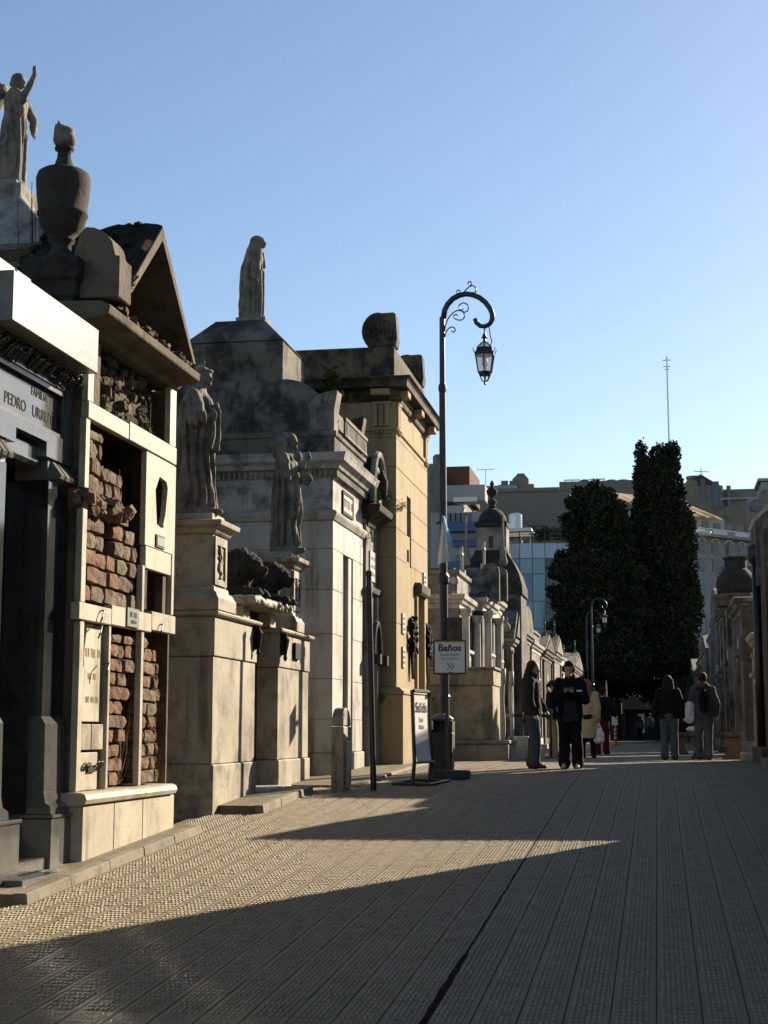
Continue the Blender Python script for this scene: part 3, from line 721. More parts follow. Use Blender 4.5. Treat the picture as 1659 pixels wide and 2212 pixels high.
# quarter-round block at the corner and weeds
pts = [(-4.62, 4.25)]+[(-5.30+.68*math.sin(a)*1.0, 4.25+.60*math.cos(a)) for a in np.linspace(R(100), R(0), 12)]
qx0, qx1 = -5.0, -4.50
poly = [(qx1, 4.25), (qx1, 4.62)]+[(qx1-.04-.44*s_, 4.62+.26*math.sin(math.acos(1-s_)) if False else 4.62+.27*math.sqrt(max(0, 1-(1-s_*1.6)**2)) if s_ < .62 else 4.89-.62*((s_-.62)/.38)**2) for s_ in np.linspace(0, 1, 14)]
m = MB(); m.prism(poly+[(qx0-.02, 4.25)], 'y', 12.26, 12.58); m.build('acroterion', 'cement_brown', t, bevel=.012)
w_ = MB(); random.seed(4)
for k in range(7): tuft(w_, (-4.75+random.uniform(-.15, .1), 12.42, 4.78), 2, .16, .05, .045)
for k in range(4): tuft(w_, (-4.60, 12.66+random.uniform(-.05, .1), 4.40), 3, .20, .07, .06)
for k in range(6): tuft(w_, (xf-.1, 12.95+random.uniform(-.1, .15), 3.40), 3, .14, .06, .06)
for k in range(3): tuft(w_, (xf-.1, 14.2+random.uniform(-.1, .1), 3.42), 3, .16, .05, .05)
w_.build('weed_growth', 'weed_green', t, kind='stuff')
w_ = MB()
for k in range(8):
    q = Vector((-5.95+random.uniform(-.25, .15), 13.9+random.uniform(-.1, .1), 4.75)); e = q+Vector((random.uniform(-.05, .1), 0, random.uniform(.8, 1.45)))
    w_.tube([q, q.lerp(e, .5)+Vector((.03, 0, 0)), e], [.006, .005, .002], 4)
    for i in range(6):
        b = q.lerp(e, .4+.1*i); w_.tube([b, b+Vector((random.uniform(-.08, .1), 0, .12))], .0018, 3)
w_.build('dry_stalks', 'bark', t, kind='stuff')
w_ = MB(); random.seed(8)
for k in range(14):
    q = Vector((xf-.12, 13.62+random.uniform(-.1, .12), .06)); pts = [q]
    for i in range(5): pts.append(pts[-1]+Vector((random.uniform(-.02, .03), random.uniform(-.09, .09), random.uniform(.04, .16))))
    w_.tube(pts, .004, 4)
w_.build('dry_vine', 'weed_dry', t, kind='stuff')

# ---- flame urn on its pedestal
ux, uy = -5.08, 12.10
uz = AX(137, 572, ux)[1]
t = thing('stone_urn', 'tall dark stone urn with carved flame on a block pedestal', 'urn', (ux, uy, 3.95))  # shade on the urn's visible side is put into its stone colour
uy = AX(137, 400, ux)[0]
m = MB(); m.rect(ux-.15, ux+.15, uy-.15, uy+.15, [(.05, 3.95), (.05, 4.22), (.08, 4.26), (.08, 4.38), (.11, 4.41), (.11, uz-.02)]); m.build('pedestal', 'stone_dark', t, bevel=.01)
pr = [(.165, uz-.02), (.165, uz+.03), (.12, uz+.06), (.085, uz+.11), (.085, uz+.17), (.115, uz+.19), (.115, uz+.21), (.095, uz+.22), (.15, uz+.27), (.195, uz+.34), (.215, uz+.42), (.225, uz+.43), (.225, uz+.45), (.215, uz+.46), (.235, uz+.66), (.24, uz+.76), (.225, uz+.81), (.19, uz+.835), (.12, uz+.85), (.085, uz+.89), (.062, uz+.96), (.058, uz+1.02), (.085, uz+1.035), (.085, uz+1.055), (.06, uz+1.06)]
m = MB(); m.lathe((ux, uy, 0), pr, 28); ub = m.build('vase', 'stone_dark', t, smooth=True)
m = MB(); m.ball((ux, uy, uz+1.13), (.105, .105, .085)); m.ball((ux, uy, uz+1.19), (.09, .09, .07))
for k in range(7):
    a = k*.9; m.cap((ux+.06*math.cos(a), uy+.06*math.sin(a), uz+1.14), .045, (ux-.02+.05*math.cos(a), uy-.03+.05*math.sin(a), uz+1.235+.02*(k % 3)), .014, 8)
put('flame', sculpt(m, .012, 2), 'stone_statue', t)
# ================================================================ sculpture builders
def folds(amp, n, z0, z1, twist=0.0, seed=0):
    def fn(co, nn):
        th = np.arctan2(co[:, 1], co[:, 0]); z = co[:, 2]
        m = np.clip((z-z0)/.06, 0, 1)*np.clip((z1-z)/.15, 0, 1)
        w = np.array([mnoise.noise(Vector((c[0]*5+seed, c[1]*5, c[2]*2))) for c in co])
        d = np.sin(n*th+twist*z+3.2*w)*.75+np.sin((n*1.9)*th-twist*.7*z+4*w+1.3)*.4
        d = np.where(d > 0, d*.7, d*1.2)
        ns = np.array([mnoise.noise(Vector(c)*9) for c in co])
        return co+nn*(amp*d*m+.006*ns)[:, None]
    return fn
def head_on(mb, c, r, face, hair=True):
    """head with brow, nose, chin; face = direction angle"""
    f = Vector((math.cos(face), math.sin(face), 0)); s = Vector((-f.y, f.x, 0)); c = Vector(c); rot = Matrix(((f.x, s.x, 0), (f.y, s.y, 0), (0, 0, 1)))
    mb.ball(c, (r*1.0, r*.82, r*1.12), 14, 9, rot); mb.ball(c+f*r*.45+Vector((0, 0, -r*.5)), (r*.55, r*.55, r*.6), 10, 6, rot)
    mb.cap(c+f*r*.92+Vector((0, 0, r*.08)), r*.10, c+f*r*1.12+Vector((0, 0, -r*.28)), r*.15, 8)
    mb.ball(c+f*r*.85+Vector((0, 0, -r*.86)), (r*.22, r*.3, r*.2), 8, 5, rot)
    mb.ball(c+f*r*.86+Vector((0, 0, -r*.55)), (r*.16, r*.32, r*.1), 8, 5, rot)
    for q in (-1, 1): mb.ball(c+f*r*.8+s*q*r*.33+Vector((0, 0, r*.2)), (r*.2, r*.28, r*.12), 8, 4, rot)
    if hair:
        mb.ball(c-f*r*.12+Vector((0, 0, r*.18)), (r*1.08, r*.98, r*1.12), 14, 8, rot); mb.ball(c-f*r*.95+Vector((0, 0, -r*.15)), (r*.5, r*.55, r*.5), 10, 6, rot)
    mb.cap(c+Vector((0, 0, -r*.6))-f*r*.1, r*.55, c+Vector((0, 0, -r*1.7))-f*r*.2, r*.62, 10)
def ring_body(mb, rows, n=20):
    """rows: (z, rx, ry, cx, cy)"""
    mb.loft([[(cx+rx*math.cos(2*math.pi*j/n), cy+ry*math.sin(2*math.pi*j/n), z) for j in range(n)] for z, rx, ry, cx, cy in rows])
def hand(mb, p, d, r=.032):
    p = Vector(p); d = Vector(d).normalized(); s = d.orthogonal().normalized()
    mb.ball(p, (r*1.0, r*1.0, r*1.2), 8, 5)
    for k in range(4):
        o = s*(k-1.5)*r*.55; mb.cap(p+o, r*.32, p+o+d*r*(2.2-.25*abs(k-1.2)), r*.22, 6)
    mb.cap(p-s*r*.8, r*.34, p-s*r*1.2+d*r*1.2, r*.25, 6)

def statue(name, label, loc, parts_fn, mat='stone_statue', voxel=.017, fold=(.022, 9, .05, 1.25, 1.5, 0), base=None, rz=0, sc=1.0):
    t = thing(name, label, 'statue', loc)
    mb = MB(); parts_fn(mb)
    if base: base(t)
    h = put('figure', sculpt(mb, voxel, 2, folds(*fold)), mat, t, loc, rz, sc)
    return t

# ================================================================ tomb with two statues and two lions
zb = gz(18.5); xf = -4.8
t = thing('lion_tomb', 'stained cream marble tomb with flanking piers, dark doorway and lion slab', 'tomb', (-5.6, 18.8, zb))
ZT = 1.80
m = MB(); m.box(-7.15, xf-.35, 16.46, 21.1, zb-.3, 1.6); m.build('wall', 'marble_stained', t)
for (a, b, zq) in ((16.40, 18.26, gz(16.5)), (19.36, 21.17, gz(20.5))):
    m = MB(); m.box(-7.2, xf-.004, a, b, zq-.2, .18); m.build('pier_base', 'marble_stained', t, bevel=.012)
    m = MB(); m.box(-7.2, xf-.03, a+.025, b-.025, .183, 1.36); m.build('pier', 'marble_stained', t, bevel=.01)
    m = MB(); m.box(-7.2, xf-.012, a+.01, b-.012, 1.366, ZT); m.build('pier_frieze', 'marble_stained', t, bevel=.008)
    m = MB(); m.rect(-7.2, xf-.012, a+.01, b-.012, [(.0, ZT+.002), (.05, ZT+.02), (.06, ZT+.05), (.03, ZT+.07)]); m.build('ledge', 'marble_stained', t, bevel=.005)
m = MB(); m.box(-6.4, xf-.30, 18.27, 19.35, zb-.1, 1.62); m.build('door', 'door_black', t)
m = MB(); m.box(-6.0, xf+.16, 18.22, 19.42, gz(18.8)-.1, gz(18.8)+.1); m.build('doorstep', 'marble_white', t, bevel=.01)
for (a, b) in ((18.0, 18.30), (19.32, 19.62)):
    m = MB(); m.box(-6.4, xf-.12, a, b, ZT+.075, 2.06); m.build('lintel_block', 'marble_stained', t, bevel=.01)
m = MB(); m.box(-6.4, xf-.28, 18.31, 19.31, 1.66, 2.06); m.build('door_head', 'stone_dark', t)
m = lumps(17.92, 19.78, 2.09, 2.14, xf-.02, xf+.07, 50, .05, 21); m.box(-6.3, xf+.06, 17.9, 19.8, 2.062, 2.17)
put('lion_slab', sculpt(m, .025, 1, rough(.02, 16)), 'marble_stained', t)
for (yc, zz) in ((18.10, 1.5), (19.47, 1.5)):
    lm = MB(); lm.box(xf-.02, xf+.03, yc-.05, yc+.05, zz+.02, zz+.30)
    lm.lathe((xf+.045, yc, zz-.06), [(.012, 0), (.03, .04), (.02, .08), (.055, .26), (.06, .28), (.02, .34), (.01, .38)], 8); lm.build('wall_torch', 'bronze_dark', t, bevel=.004)
m = MB(); m.box(xf-.015, xf+.03, 20.12, 20.42, 1.50, 1.72); m.build('plaque', 'bronze_dark', t, bevel=.005)
def pedestal(x0, x1, y0, y1, z0, label):
    p = thing('statue_pedestal', label, 'pedestal', ((x0+x1)/2, (y0+y1)/2, z0))
    m = MB(); m.rect(x0, x1, y0, y1, [(.10, z0), (.10, z0+.13), (.085, z0+.15), (.06, z0+.20), (.03, z0+.22), (.02, z0+.27)]); m.build('foot', 'marble_stained', p, bevel=.005)
    m = MB(); cells(m, 'x', x1, x0, y0, y1, z0+.27, z0+.86, []); m.build('die', 'marble_stained', p, bevel=.005)
    m = MB(); cells(m, 'x', x1+.022, x1+.002, y0+.03, y1-.03, z0+.29, z0+.84, [(y0+.10, y1-.10, z0+.36, z0+.74)]); fr = m.build('panel_frame', 'marble_stained', p, bevel=.004)
    o_ = MB(); random.seed(31)
    for k in range(26):
        u = k/25; yy = (y0+y1)/2+.045*math.sin(u*12)*(1-.3*u); o_.ball((x1+.01, yy, z0+.38+.34*u), (.022, .028, .022), 6, 4)
    for k in range(5): o_.cap((x1+.008, (y0+y1)/2, z0+.38+.07*k), .014, (x1+.02, (y0+y1)/2+.07*(-1)**k, z0+.42+.07*k), .008, 6)
    o_.build('carved_foliage', 'marble_stained', p, smooth=True)
    c_ = MB()                                    # scroll relief on the side
    xm = (x0+x1)/2-.06
    for s0, sg, rr in ((.70, 1, .075), (.60, -1, .085), (.47, 1, .08), (.40, -1, .06)):
        pts = [(xm+sg*(rr*.9+rr*math.cos(a)*(1-a/8)), y0-.001, z0+s0+rr*math.sin(a)*(1-a/8)) for a in np.linspace(math.pi, math.pi+6.0, 24)]; c_.tube(pts, [.012]*18+[.009]*6, 6)
    c_.tube([(xm+.02*math.sin(k*.9), y0-.001, z0+.34+k*.045) for k in range(10)], .011, 6)
    for k in range(5): c_.ball((xm+.07*(-1)**k, y0-.001, z0+.40+.075*k), (.028, .010, .016), 7, 4)
    c_.build('carved_scroll', 'marble_stained', p, smooth=True)
    m = MB(); m.rect(x0, x1, y0, y1, [(.02, z0+.86), (.04, z0+.88), (.06, z0+.92), (.12, z0+.95), (.13, z0+1.0), (.09, z0+1.01)]); m.build('cap', 'marble_stained', p, bevel=.004)
    m = MB(); m.box(x0+.02, x1-.02, y0+.02, y1-.02, z0+1.012, z0+1.10); m.build('plinth', 'marble_stained', p, bevel=.01)
    return z0+1.10
pz1 = pedestal(-5.46, -4.86, 16.46, 17.0, ZT+.072, 'carved marble pedestal under the tall hooded statue')
pz2 = pedestal(-5.38, -4.86, 20.24, 20.76, ZT+.072, 'carved marble pedestal under the statue offering a bird')
# statue one: draped figure with crown-like headband, hands folded on the chest, facing the street
def st1(mb):
    ring_body(mb, [(0, .27, .23, 0, 0), (.05, .25, .22, 0, 0), (.35, .20, .185, .0, 0), (.7, .19, .18, 0, 0), (1.0, .19, .175, -.01, 0), (1.2, .185, .20, -.01, 0), (1.36, .16, .22, -.01, 0), (1.46, .10, .17, -.01, 0), (1.5, .06, .08, 0, 0)])
    ring_body(mb, [(.03, .17, .2, -.14, 0), (.5, .14, .2, -.12, 0), (1.0, .13, .21, -.10, 0), (1.4, .10, .2, -.05, 0)])
    mb.cap((.0, -.22, 1.36), .09, (.06, -.25, 1.08), .085); mb.cap((.06, -.25, 1.08), .08, (.20, -.06, 1.16), .055)
    mb.cap((.0, .22, 1.36), .09, (.06, .25, 1.05), .085); mb.cap((.06, .25, 1.05), .08, (.20, .05, 1.2), .055)
    hand(mb, (.22, 0, 1.19), (0, .3, 1), .035); hand(mb, (.22, .04, 1.24), (0, -.5, 1), .035)
    ring_body(mb, [(.75, .05, .09, .19, -.02), (.9, .07, .11, .18, -.02), (1.15, .06, .08, .19, 0)])
    mb.cap((.05, -.08, .03), .05, (.30, -.08, .03), .04)
    head_on(mb, (.05, 0, 1.62), .105, 0)
    for k in range(3): mb.cap((.02+.06*k-.06, .08-.08*k, 1.72), .02, (.03+.06*k-.06, .09-.09*k, 1.79), .012, 6)
    mb.tube([(.05+.11*math.cos(a), .10*math.sin(a), 1.69) for a in np.linspace(0, 6.28, 14)], .018, 6)
sx1, _ = AY(424, 1100, 16.75)
statue('draped_statue', 'tall weathered draped figure wearing a headband, hands clasped at the chest', (sx1, 16.75, pz1), st1, fold=(.036, 12, .06, 1.42, 1.2, 0), sc=1.0, voxel=.014)
# statue two: offering a bird
def st2(mb):
    ring_body(mb, [(0, .24, .20, 0, 0), (.05, .21, .18, 0, 0), (.35, .17, .16, 0, 0), (.55, .20, .18, .01, 0), (.8, .18, .17, 0, 0), (1.05, .155, .165, 0, 0), (1.2, .15, .18, 0, 0), (1.3, .12, .17, 0, 0), (1.38, .05, .07, 0, 0)])
    mb.cap((.0, -.18, 1.26), .075, (.08, -.21, 1.0), .065); mb.cap((.08, -.21, 1.0), .06, (.26, -.17, 1.15), .042)
    mb.cap((.0, .18, 1.26), .075, (.10, .20, 1.0), .065); mb.cap((.10, .20, 1.0), .06, (.22, .10, 1.02), .045)
    hand(mb, (.27, -.17, 1.17), (1, 0, .7), .032); mb.ball((.33, -.17, 1.25), (.05, .035, .05)); mb.ball((.34, -.17, 1.305), (.028, .026, .028)); mb.ball((.19, -.15, 1.27), (.06, .06, .075))
    hand(mb, (.24, .09, 1.02), (1, 0, .2), .032); mb.ball((.26, .07, .99), (.07, .07, .08))
    ring_body(mb, [(.45, .06, .10, .12, -.08), (.7, .09, .12, .12, -.08), (1.0, .08, .10, .10, -.1), (1.2, .06, .08, .06, -.12)])
    mb.cap((.05, -.07, .03), .045, (.25, -.07, .03), .035)
    head_on(mb, (.05, 0, 1.50), .10, 0); mb.ball((.02, 0, 1.54), (.12, .115, .095)); mb.cap((-.03, 0, 1.52), .115, (-.11, 0, 1.34), .085); mb.cap((.02, -.09, 1.53), .045, (-.02, -.11, 1.38), .04); mb.cap((-.02, -.06, 1.5), .07, (-.06, -.1, 1.3), .045)
sx2, _ = AY(617, 1190, 20.5)
statue('offering_statue', 'draped stone figure holding out a bird and a bowl towards the street', (sx2, 20.5, pz2), st2, fold=(.036, 11, .06, 1.2, 1.0, 5), sc=1.04, voxel=.014)
# lions
def lion(mb):
    ring = lambda z, rx, ry, cx: (z, rx, ry, cx, 0)
    mb.cap((-.75, 0, .18), .17, (-.2, 0, .22), .19, 12); mb.cap((-.2, 0, .22), .2, (.05, 0, .30), .21, 12)
    mb.ball((-.72, .10, .16), (.2, .12, .17)); mb.ball((-.72, -.12, .16), (.2, .12, .17))
    for s_ in (-1, 1):
        mb.cap((.0, s_*.13, .10), .085, (.28, s_*.13, .07), .065); mb.ball((.36, s_*.13, .065), (.085, .075, .062)); 
        for k in range(3): mb.ball((.42, s_*.13+(k-1)*.04, .05), (.035, .024, .035), 7, 5)
        mb.cap((-.75, s_*.19, .06), .06, (-.5, s_*.2, .05), .06)
    mb.ball((.08, 0, .42), (.23, .22, .25)); mb.ball((.16, 0, .44), (.18, .19, .2)); mb.ball((-.05, 0, .36), (.24, .23, .24))
    mb.ball((.27, 0, .42), (.13, .12, .14)); mb.ball((.36, 0, .36), (.10, .085, .075)); mb.ball((.43, 0, .385), (.04, .05, .035)); mb.ball((.35, 0, .30), (.075, .065, .04))
    for s_ in (-1, 1): mb.ball((.12, s_*.14, .60), (.045, .03, .06)); mb.ball((.33, s_*.06, .47), (.03, .03, .025))
    for k in range(40):
        a = random.uniform(0, 6.28); mb.ball((.0+random.uniform(-.15, .2), .2*math.cos(a), .40+.22*math.sin(a)), random.uniform(.035, .06), 6, 4)
    mb.tube([(-.9, .05, .12), (-.98, .15, .06), (-.8, .26, .05), (-.6, .27, .05)], .03, 7)
random.seed(17); lm = MB(); lion(lm); lme = sculpt(lm, .017, 1, rough(.022, 17)); lme.materials.append(M['stone_dark'])
for nm, yc, lb, sc in (('stone_lion', 18.38, 'sooty stone lion lying beside the hooded statue, head over its paws', .94), ('stone_lion', 19.42, 'stone lion lying nearer the bird statue with its forepaw over the slab edge', .86)):
    lx = -5.33 if yc < 19 else -5.20
    o = bpy.data.objects.new(nm, lme); C.objects.link(o); o.location = (lx+.18, yc, 2.165); o.scale = (sc,)*3; o.rotation_euler = (0, 0, -.06)
    tag(o, lb, 'lion', 'lions over the tomb door')

# ================================================================ white domed mausoleum
xf = -4.65; y0, y1 = 21.92, 24.25; x1 = -8.3; zb = gz(22.5)
t = thing('white_mausoleum', 'white marble mausoleum with narrow door, dentilled cornice and swelling stepped roof', 'mausoleum', (-6.4, 23.1, zb))
m = MB(); m.box(x1+.05, xf-.08, y0+.05, y1-.05, zb-.2, 4.4); m.build('wall_core', 'cement_pale', t)
# ashlar blocks, side and front
def course(face_axis, face, u0, u1, zs, joints, mat, back, parent=t, name='stone_block', holes=[]):
    for r, (za, zc) in enumerate(zip(zs[:-1], zs[1:])):
        us = [u0]+[j for j in joints[r % len(joints)] if u0 < j < u1]+[u1]
        for a, b in zip(us[:-1], us[1:]):
            segs = [(a, b, za, zc)]
            for h in holes:
                ns = []
                for (p, q, c, d) in segs:
                    if h[1] <= p or h[0] >= q or h[3] <= c or h[2] >= d: ns.append((p, q, c, d)); continue
                    if h[0] > p: ns.append((p, h[0], c, d))
                    if h[1] < q: ns.append((h[1], q, c, d))
                    pp, qq = max(p, h[0]), min(q, h[1])
                    if h[2] > c: ns.append((pp, qq, c, h[2]))
                    if h[3] < d: ns.append((pp, qq, h[3], d))
                segs = ns
            for (p, q, c, d) in segs:
                if q-p < .02 or d-c < .02: continue
                mb = MB(); e = .003
                if face_axis == 'x': mb.box(back, face+random.uniform(-.002, .002), p+e, q-e, c+e, d-e)
                else: mb.box(p+e, q-e, face+random.uniform(-.002, .002), back, c+e, d-e)
                mb.build(name, mat, parent, bevel=.004)
zs = [zb+.32, .72, 1.30, 1.95, 2.60, 3.20, 3.62]
course('y', y0, x1, xf-.002, zs, [[-7.2, -6.1, -5.15], [-6.7, -5.6]], 'marble_white', y0+.06)
m = MB(); m.box(x1, xf+.03, y0-.035, y0+.3, zb-.2, zb+.315); m.build('plinth', 'marble_white', t, bevel=.01)
dh = [(22.66, 23.42, zb, 3.20)]
course('x', xf, y0, y1, zs, [[22.4, 23.7], [22.66, 23.42]], 'marble_white', xf-.10, holes=dh)
for a, b in ((y0-.033, 22.66), (23.42, y1+.02)):
    m = MB(); m.box(xf-.1, xf+.03, a, b, zb-.2, zb+.315); m.build('plinth', 'marble_white', t, bevel=.01)
m = MB(); m.box(xf-.5, xf-.32, 22.6, 23.5, zb, 3.2); dd = m.build('door', 'door_black', t)
m = MB(); m.box(xf-.33, xf-.02, 23.16, 23.43, zb, 3.2); m.build('door_reveal', 'marble_white', t)
for k in range(9):
    q = MB(); q.tube([(xf-.28+.02*math.sin(a*3), 22.72+.35*abs(math.sin(a)), .4+.3*k+.14*a/3) for a in np.linspace(0, 3, 9)], .012, 5); q.build('grille_scroll', 'iron_black', dd)
m = MB(); m.rect(x1, xf, y0, y1, [(.0, 3.622), (.02, 3.63), (.06, 3.70), (.07, 3.74), (.03, 3.77), (.0, 3.775)]); m.build('string_course', 'marble_white', t, bevel=.003)
m = MB(); m.rect(x1, xf, y0, y1, [(-.005, 3.777), (-.005, 4.26)]); m.build('frieze', 'marble_dripped', t)
m = MB(); m.box(xf, xf+.012, 22.6, 23.35, 3.84, 4.14); q = m.build('plaque', 'marble_cream', t, bevel=.004)
m = MB(); cells(m, 'x', xf+.022, xf+.004, 22.56, 23.39, 3.81, 4.17, [(22.62, 23.33, 3.86, 4.12)]); m.build('plaque_frame', 'bronze_dark', q)
strokes(22.66, 23.3, 3.99, .15, xf+.0135, 'letters_gilt', q)
m = MB()
for k in range(34):
    yy = y0-.02+k*(y1-y0+.04)/33; m.box(xf, xf+.07, yy-.022, yy+.022, 4.27, 4.36)
for k in range(46):
    xx = x1+k*(xf-x1)/45; m.box(xx-.022, xx+.022, y0-.07, y0, 4.27, 4.36)
m.build('dentil_course', 'cement_pale', t)
m = MB(); m.rect(x1, xf, y0, y1, [(.03, 4.262), (.03, 4.365), (.10, 4.38), (.13, 4.44), (.20, 4.48), (.22, 4.55), (.24, 4.60), (.10, 4.62)]); m.build('cornice', 'marble_dripped', t, bevel=.004)
m = MB(); m.rect(x1, xf, y0, y1, [(.02, 4.622), (.02, 4.86), (.05, 4.88), (.05, 4.95), (-.02, 4.97)]); m.build('blocking_course', 'cement_grey', t, bevel=.006)
# cresting over the front edge
rail = MB(); rail.box(xf+.05, xf+.09, y0+.45, y1-.1, 4.965, 5.0); rail.box(xf+.05, xf+.10, y0+.45, y1-.1, 5.20, 5.25); cr = rail.build('cresting', 'cement_pale', t)
for k in range(18):
    yy = y0+.5+k*(y1-y0-.65)/17; q = MB(); q.box(xf+.055, xf+.085, yy-.025, yy+.025, 5.0, 5.20); q.build('baluster', 'cement_pale', cr)
def horn(x0, x1_, ya, yb, z, h, mat, parent):
    """corner acroterion: block whose top curls up to a point towards the street"""
    pts = [(x1_-.05, z), (x1_-.05, z+h*.5), (x1_, z+h), (x1_-.05, z+h*.985)]+[(x0+.03+(x1_-.06-x0)*math.cos(a), z+h*.50+h*.48*math.sin(a)) for a in np.linspace(R(70), R(180), 9)][0:0]+[(x1_-.06-(x1_-.06-x0)*math.sin(a), z+h*.55+h*.42*math.cos(a)) for a in np.linspace(R(10), R(90), 9)]+[(x0+.03, z+h*.5), (x0+.03, z)]
    q = MB(); q.prism(pts, 'y', ya, yb); hh = q.build('acroterion', mat, parent, bevel=.015)
    s_ = MB(); s_.tube([((x0+x1_)/2+.02+.09*math.cos(a)*(1-a/8), ya-.006, z+h*.62+.09*math.sin(a)*(1-a/8)) for a in np.linspace(0, 6, 20)], .014, 6)
    s_.tube([((x0+x1_)/2-.08+.16*q_, ya-.006, z+h*.48+.20*math.sin(q_*3)) for q_ in np.linspace(0, 1, 8)], .012, 6); s_.build('carved_scroll', mat, hh, smooth=True)
horn(-5.05, -4.60, 21.95, 22.30, 4.97, .62, 'cement_pale', t); horn(-5.0, -4.58, 23.95, 24.22, 4.97, .62, 'cement_grey', t)
# the swelling roof
cx, cy = -6.33, 23.1
def prof_ring(hx, hy, z): return [(cx-hx, cy-hy, z), (cx+hx, cy-hy, z), (cx+hx, cy+hy, z), (cx-hx, cy+hy, z)]
m = MB(); rings = [prof_ring(1.60, .98, 4.955)]
for a in np.linspace(0, 90, 12): rings.append(prof_ring(.72+.88*math.cos(R(a)), .72+.26*math.cos(R(a)), 5.02+.86*math.sin(R(a))))
m.loft(rings); m.build('lower_roof', 'cement_grey', t)
m = MB(); m.loft([prof_ring(.78, .72, 5.80), prof_ring(.78, .72, 6.50)]); m.build('roof_drum', 'cement_grey', t, bevel=.02)
m = MB(); m.loft([prof_ring(.80, .74, 6.503), prof_ring(.40, .40, 6.92), prof_ring(.38, .38, 6.93)]); m.build('upper_roof', 'cement_grey', t, bevel=.01)
m = MB(); m.box(cx+.12-.24, cx+.12+.24, cy-.2, cy+.2, 6.932, 7.04); m.build('statue_base', 'cement_pale', t, bevel=.01)
def st3(mb):
    ring_body(mb, [(0, .19, .16, 0, 0), (.3, .185, .15, 0, 0), (.6, .18, .15, .0, 0), (.85, .16, .15, -.01, 0), (1.05, .155, .15, .01, 0), (1.18, .13, .13, .04, 0), (1.26, .06, .06, .07, 0)])
    ring_body(mb, [(.02, .11, .15, -.12, 0), (.5, .11, .155, -.11, 0), (.9, .11, .15, -.08, 0), (1.2, .11, .12, 0, 0), (1.33, .10, .10, .05, 0), (1.38, .07, .07, .08, 0)])
    mb.box(.09, .18, -.09, .09, 0, .82)
    mb.cap((.02, -.13, 1.12), .06, (.0, -.17, .82), .055); mb.cap((.0, -.17, .82), .05, (.09, -.15, .62), .04); hand(mb, (.10, -.14, .58), (.2, 0, -1), .028)
    mb.cap((.04, .13, 1.12), .06, (.13, .14, .95), .05); mb.cap((.13, .14, .95), .05, (.15, .02, 1.12), .04)
    head_on(mb, (.13, 0, 1.30), .082, -.15, True); mb.ball((.06, 0, 1.33), (.12, .105, .10))
    mb.cap((-.08, -.12, .7), .05, (-.10, -.13, .18), .06)
statue('veiled_statue', 'slender veiled mourning figure leaning on a pillar atop the white mausoleum roof', (cx+.10, cy, 7.04), st3, fold=(.024, 9, .03, 1.0, 1.4, 2), voxel=.014, sc=.97)

# ================================================================ narrow grey tomb with arched gable, between
xf = -4.55; y0, y1 = 24.32, 25.28; zb = gz(24.8)
t = thing('narrow_tomb', 'narrow grey plaster tomb with mossy arched gable squeezed between larger mausoleums', 'tomb', (-5.4, 24.8, zb))
m = MB(); cells(m, 'x', xf-.06, -7.0, y0, y1, zb-.2, 4.2, [(24.55, 25.02, zb-.5, 2.1)]); m.build('wall', 'cement_pale', t)
for a, b in ((24.34, 24.55), (25.02, 25.26)):
    m = MB(); m.box(xf-.1, xf, a, b, zb-.2, 2.75); m.build('pilaster', 'cement_pale', t, bevel=.01)
m = MB(); m.box(xf-.6, xf-.4, 24.5, 25.1, zb, 2.1); m.build('door', 'stone_dark', t)
m = MB(); m.tube([(xf+.03, 24.8+.32*math.cos(a), 1.75+.55*math.sin(a)) for a in np.linspace(0, math.pi, 13)], .05, 7); m.box(xf-.05, xf+.16, 24.40, 24.56, 1.62, 1.78); m.box(xf-.05, xf+.16, 25.04, 25.2, 1.62, 1.78); m.build('door_arch', 'stone_dark', t)
m = MB(); m.rect(-6.6, xf-.03, y0+.02, y1-.02, [(0, 2.76), (.05, 2.78), (.07, 2.86), (.02, 2.88)]); m.build('string_course', 'cement_grey', t, bevel=.005)
m = MB(); m.box(xf-.06, xf-.035, 24.56, 25.08, 2.98, 3.48); pq = m.build('plaque', 'marble_white', t, bevel=.006)
for k in range(3): strokes(24.62, 25.02, 3.36-.13*k, .07, xf-.034, 'letters_worn', pq)
m = MB(); m.rect(-6.6, xf-.03, y0+.04, y1-.04, [(-.02, 3.85), (.02, 3.95), (.10, 4.02), (.22, 4.08), (.24, 4.18), (.10, 4.22)]); m.build('cornice', 'stone_dark', t, bevel=.01)
m = MB(); pts = [(24.8+.52*math.cos(a), 4.22+.85*math.sin(a)**.8) for a in np.linspace(0, math.pi, 15)]
m.prism(pts, 'x', -6.2, xf+.02); m.build('barrel_roof', 'roof_moss', t)
m = MB()
for a, b in zip(pts[:-1], pts[1:]): pass
m.tube([(xf+.06, 24.8+.53*math.cos(a), 4.24+.86*max(0, math.sin(a))**.8) for a in np.linspace(0, math.pi, 19)], .06, 7); m.build('gable_rim', 'cement_pale', t)
m = MB(); m.prism([(24.8+.40*math.cos(a), 4.24+.66*math.sin(a)) for a in np.linspace(0, math.pi, 13)], 'x', xf, xf+.05); m.build('tympanum', 'cement_pale', t)
m = MB(); m.lathe((xf+.1, 24.86, 4.36), [(.06, 0), (.10, .1), (.11, .3), (.05, .42), (.02, .5)], 9); m.build('niche_ornament', 'stone_dark', t, smooth=True)
w_ = MB(); random.seed(40)
for (a, b, z_, n) in ((xf+.1, 24.5, 4.24, 5), (xf+.15, 25.0, 4.22, 5), (xf+.02, 24.5, 3.6, 3), (xf+.05, 24.4, 4.5, 3), (xf+.04, 25.2, 1.0, 3)):
    for k in range(n): tuft(w_, (a, b+random.uniform(-.08, .08), z_), 3, .30, .10, .08)
w_.build('weed_growth', 'weed_green', t, kind='stuff')
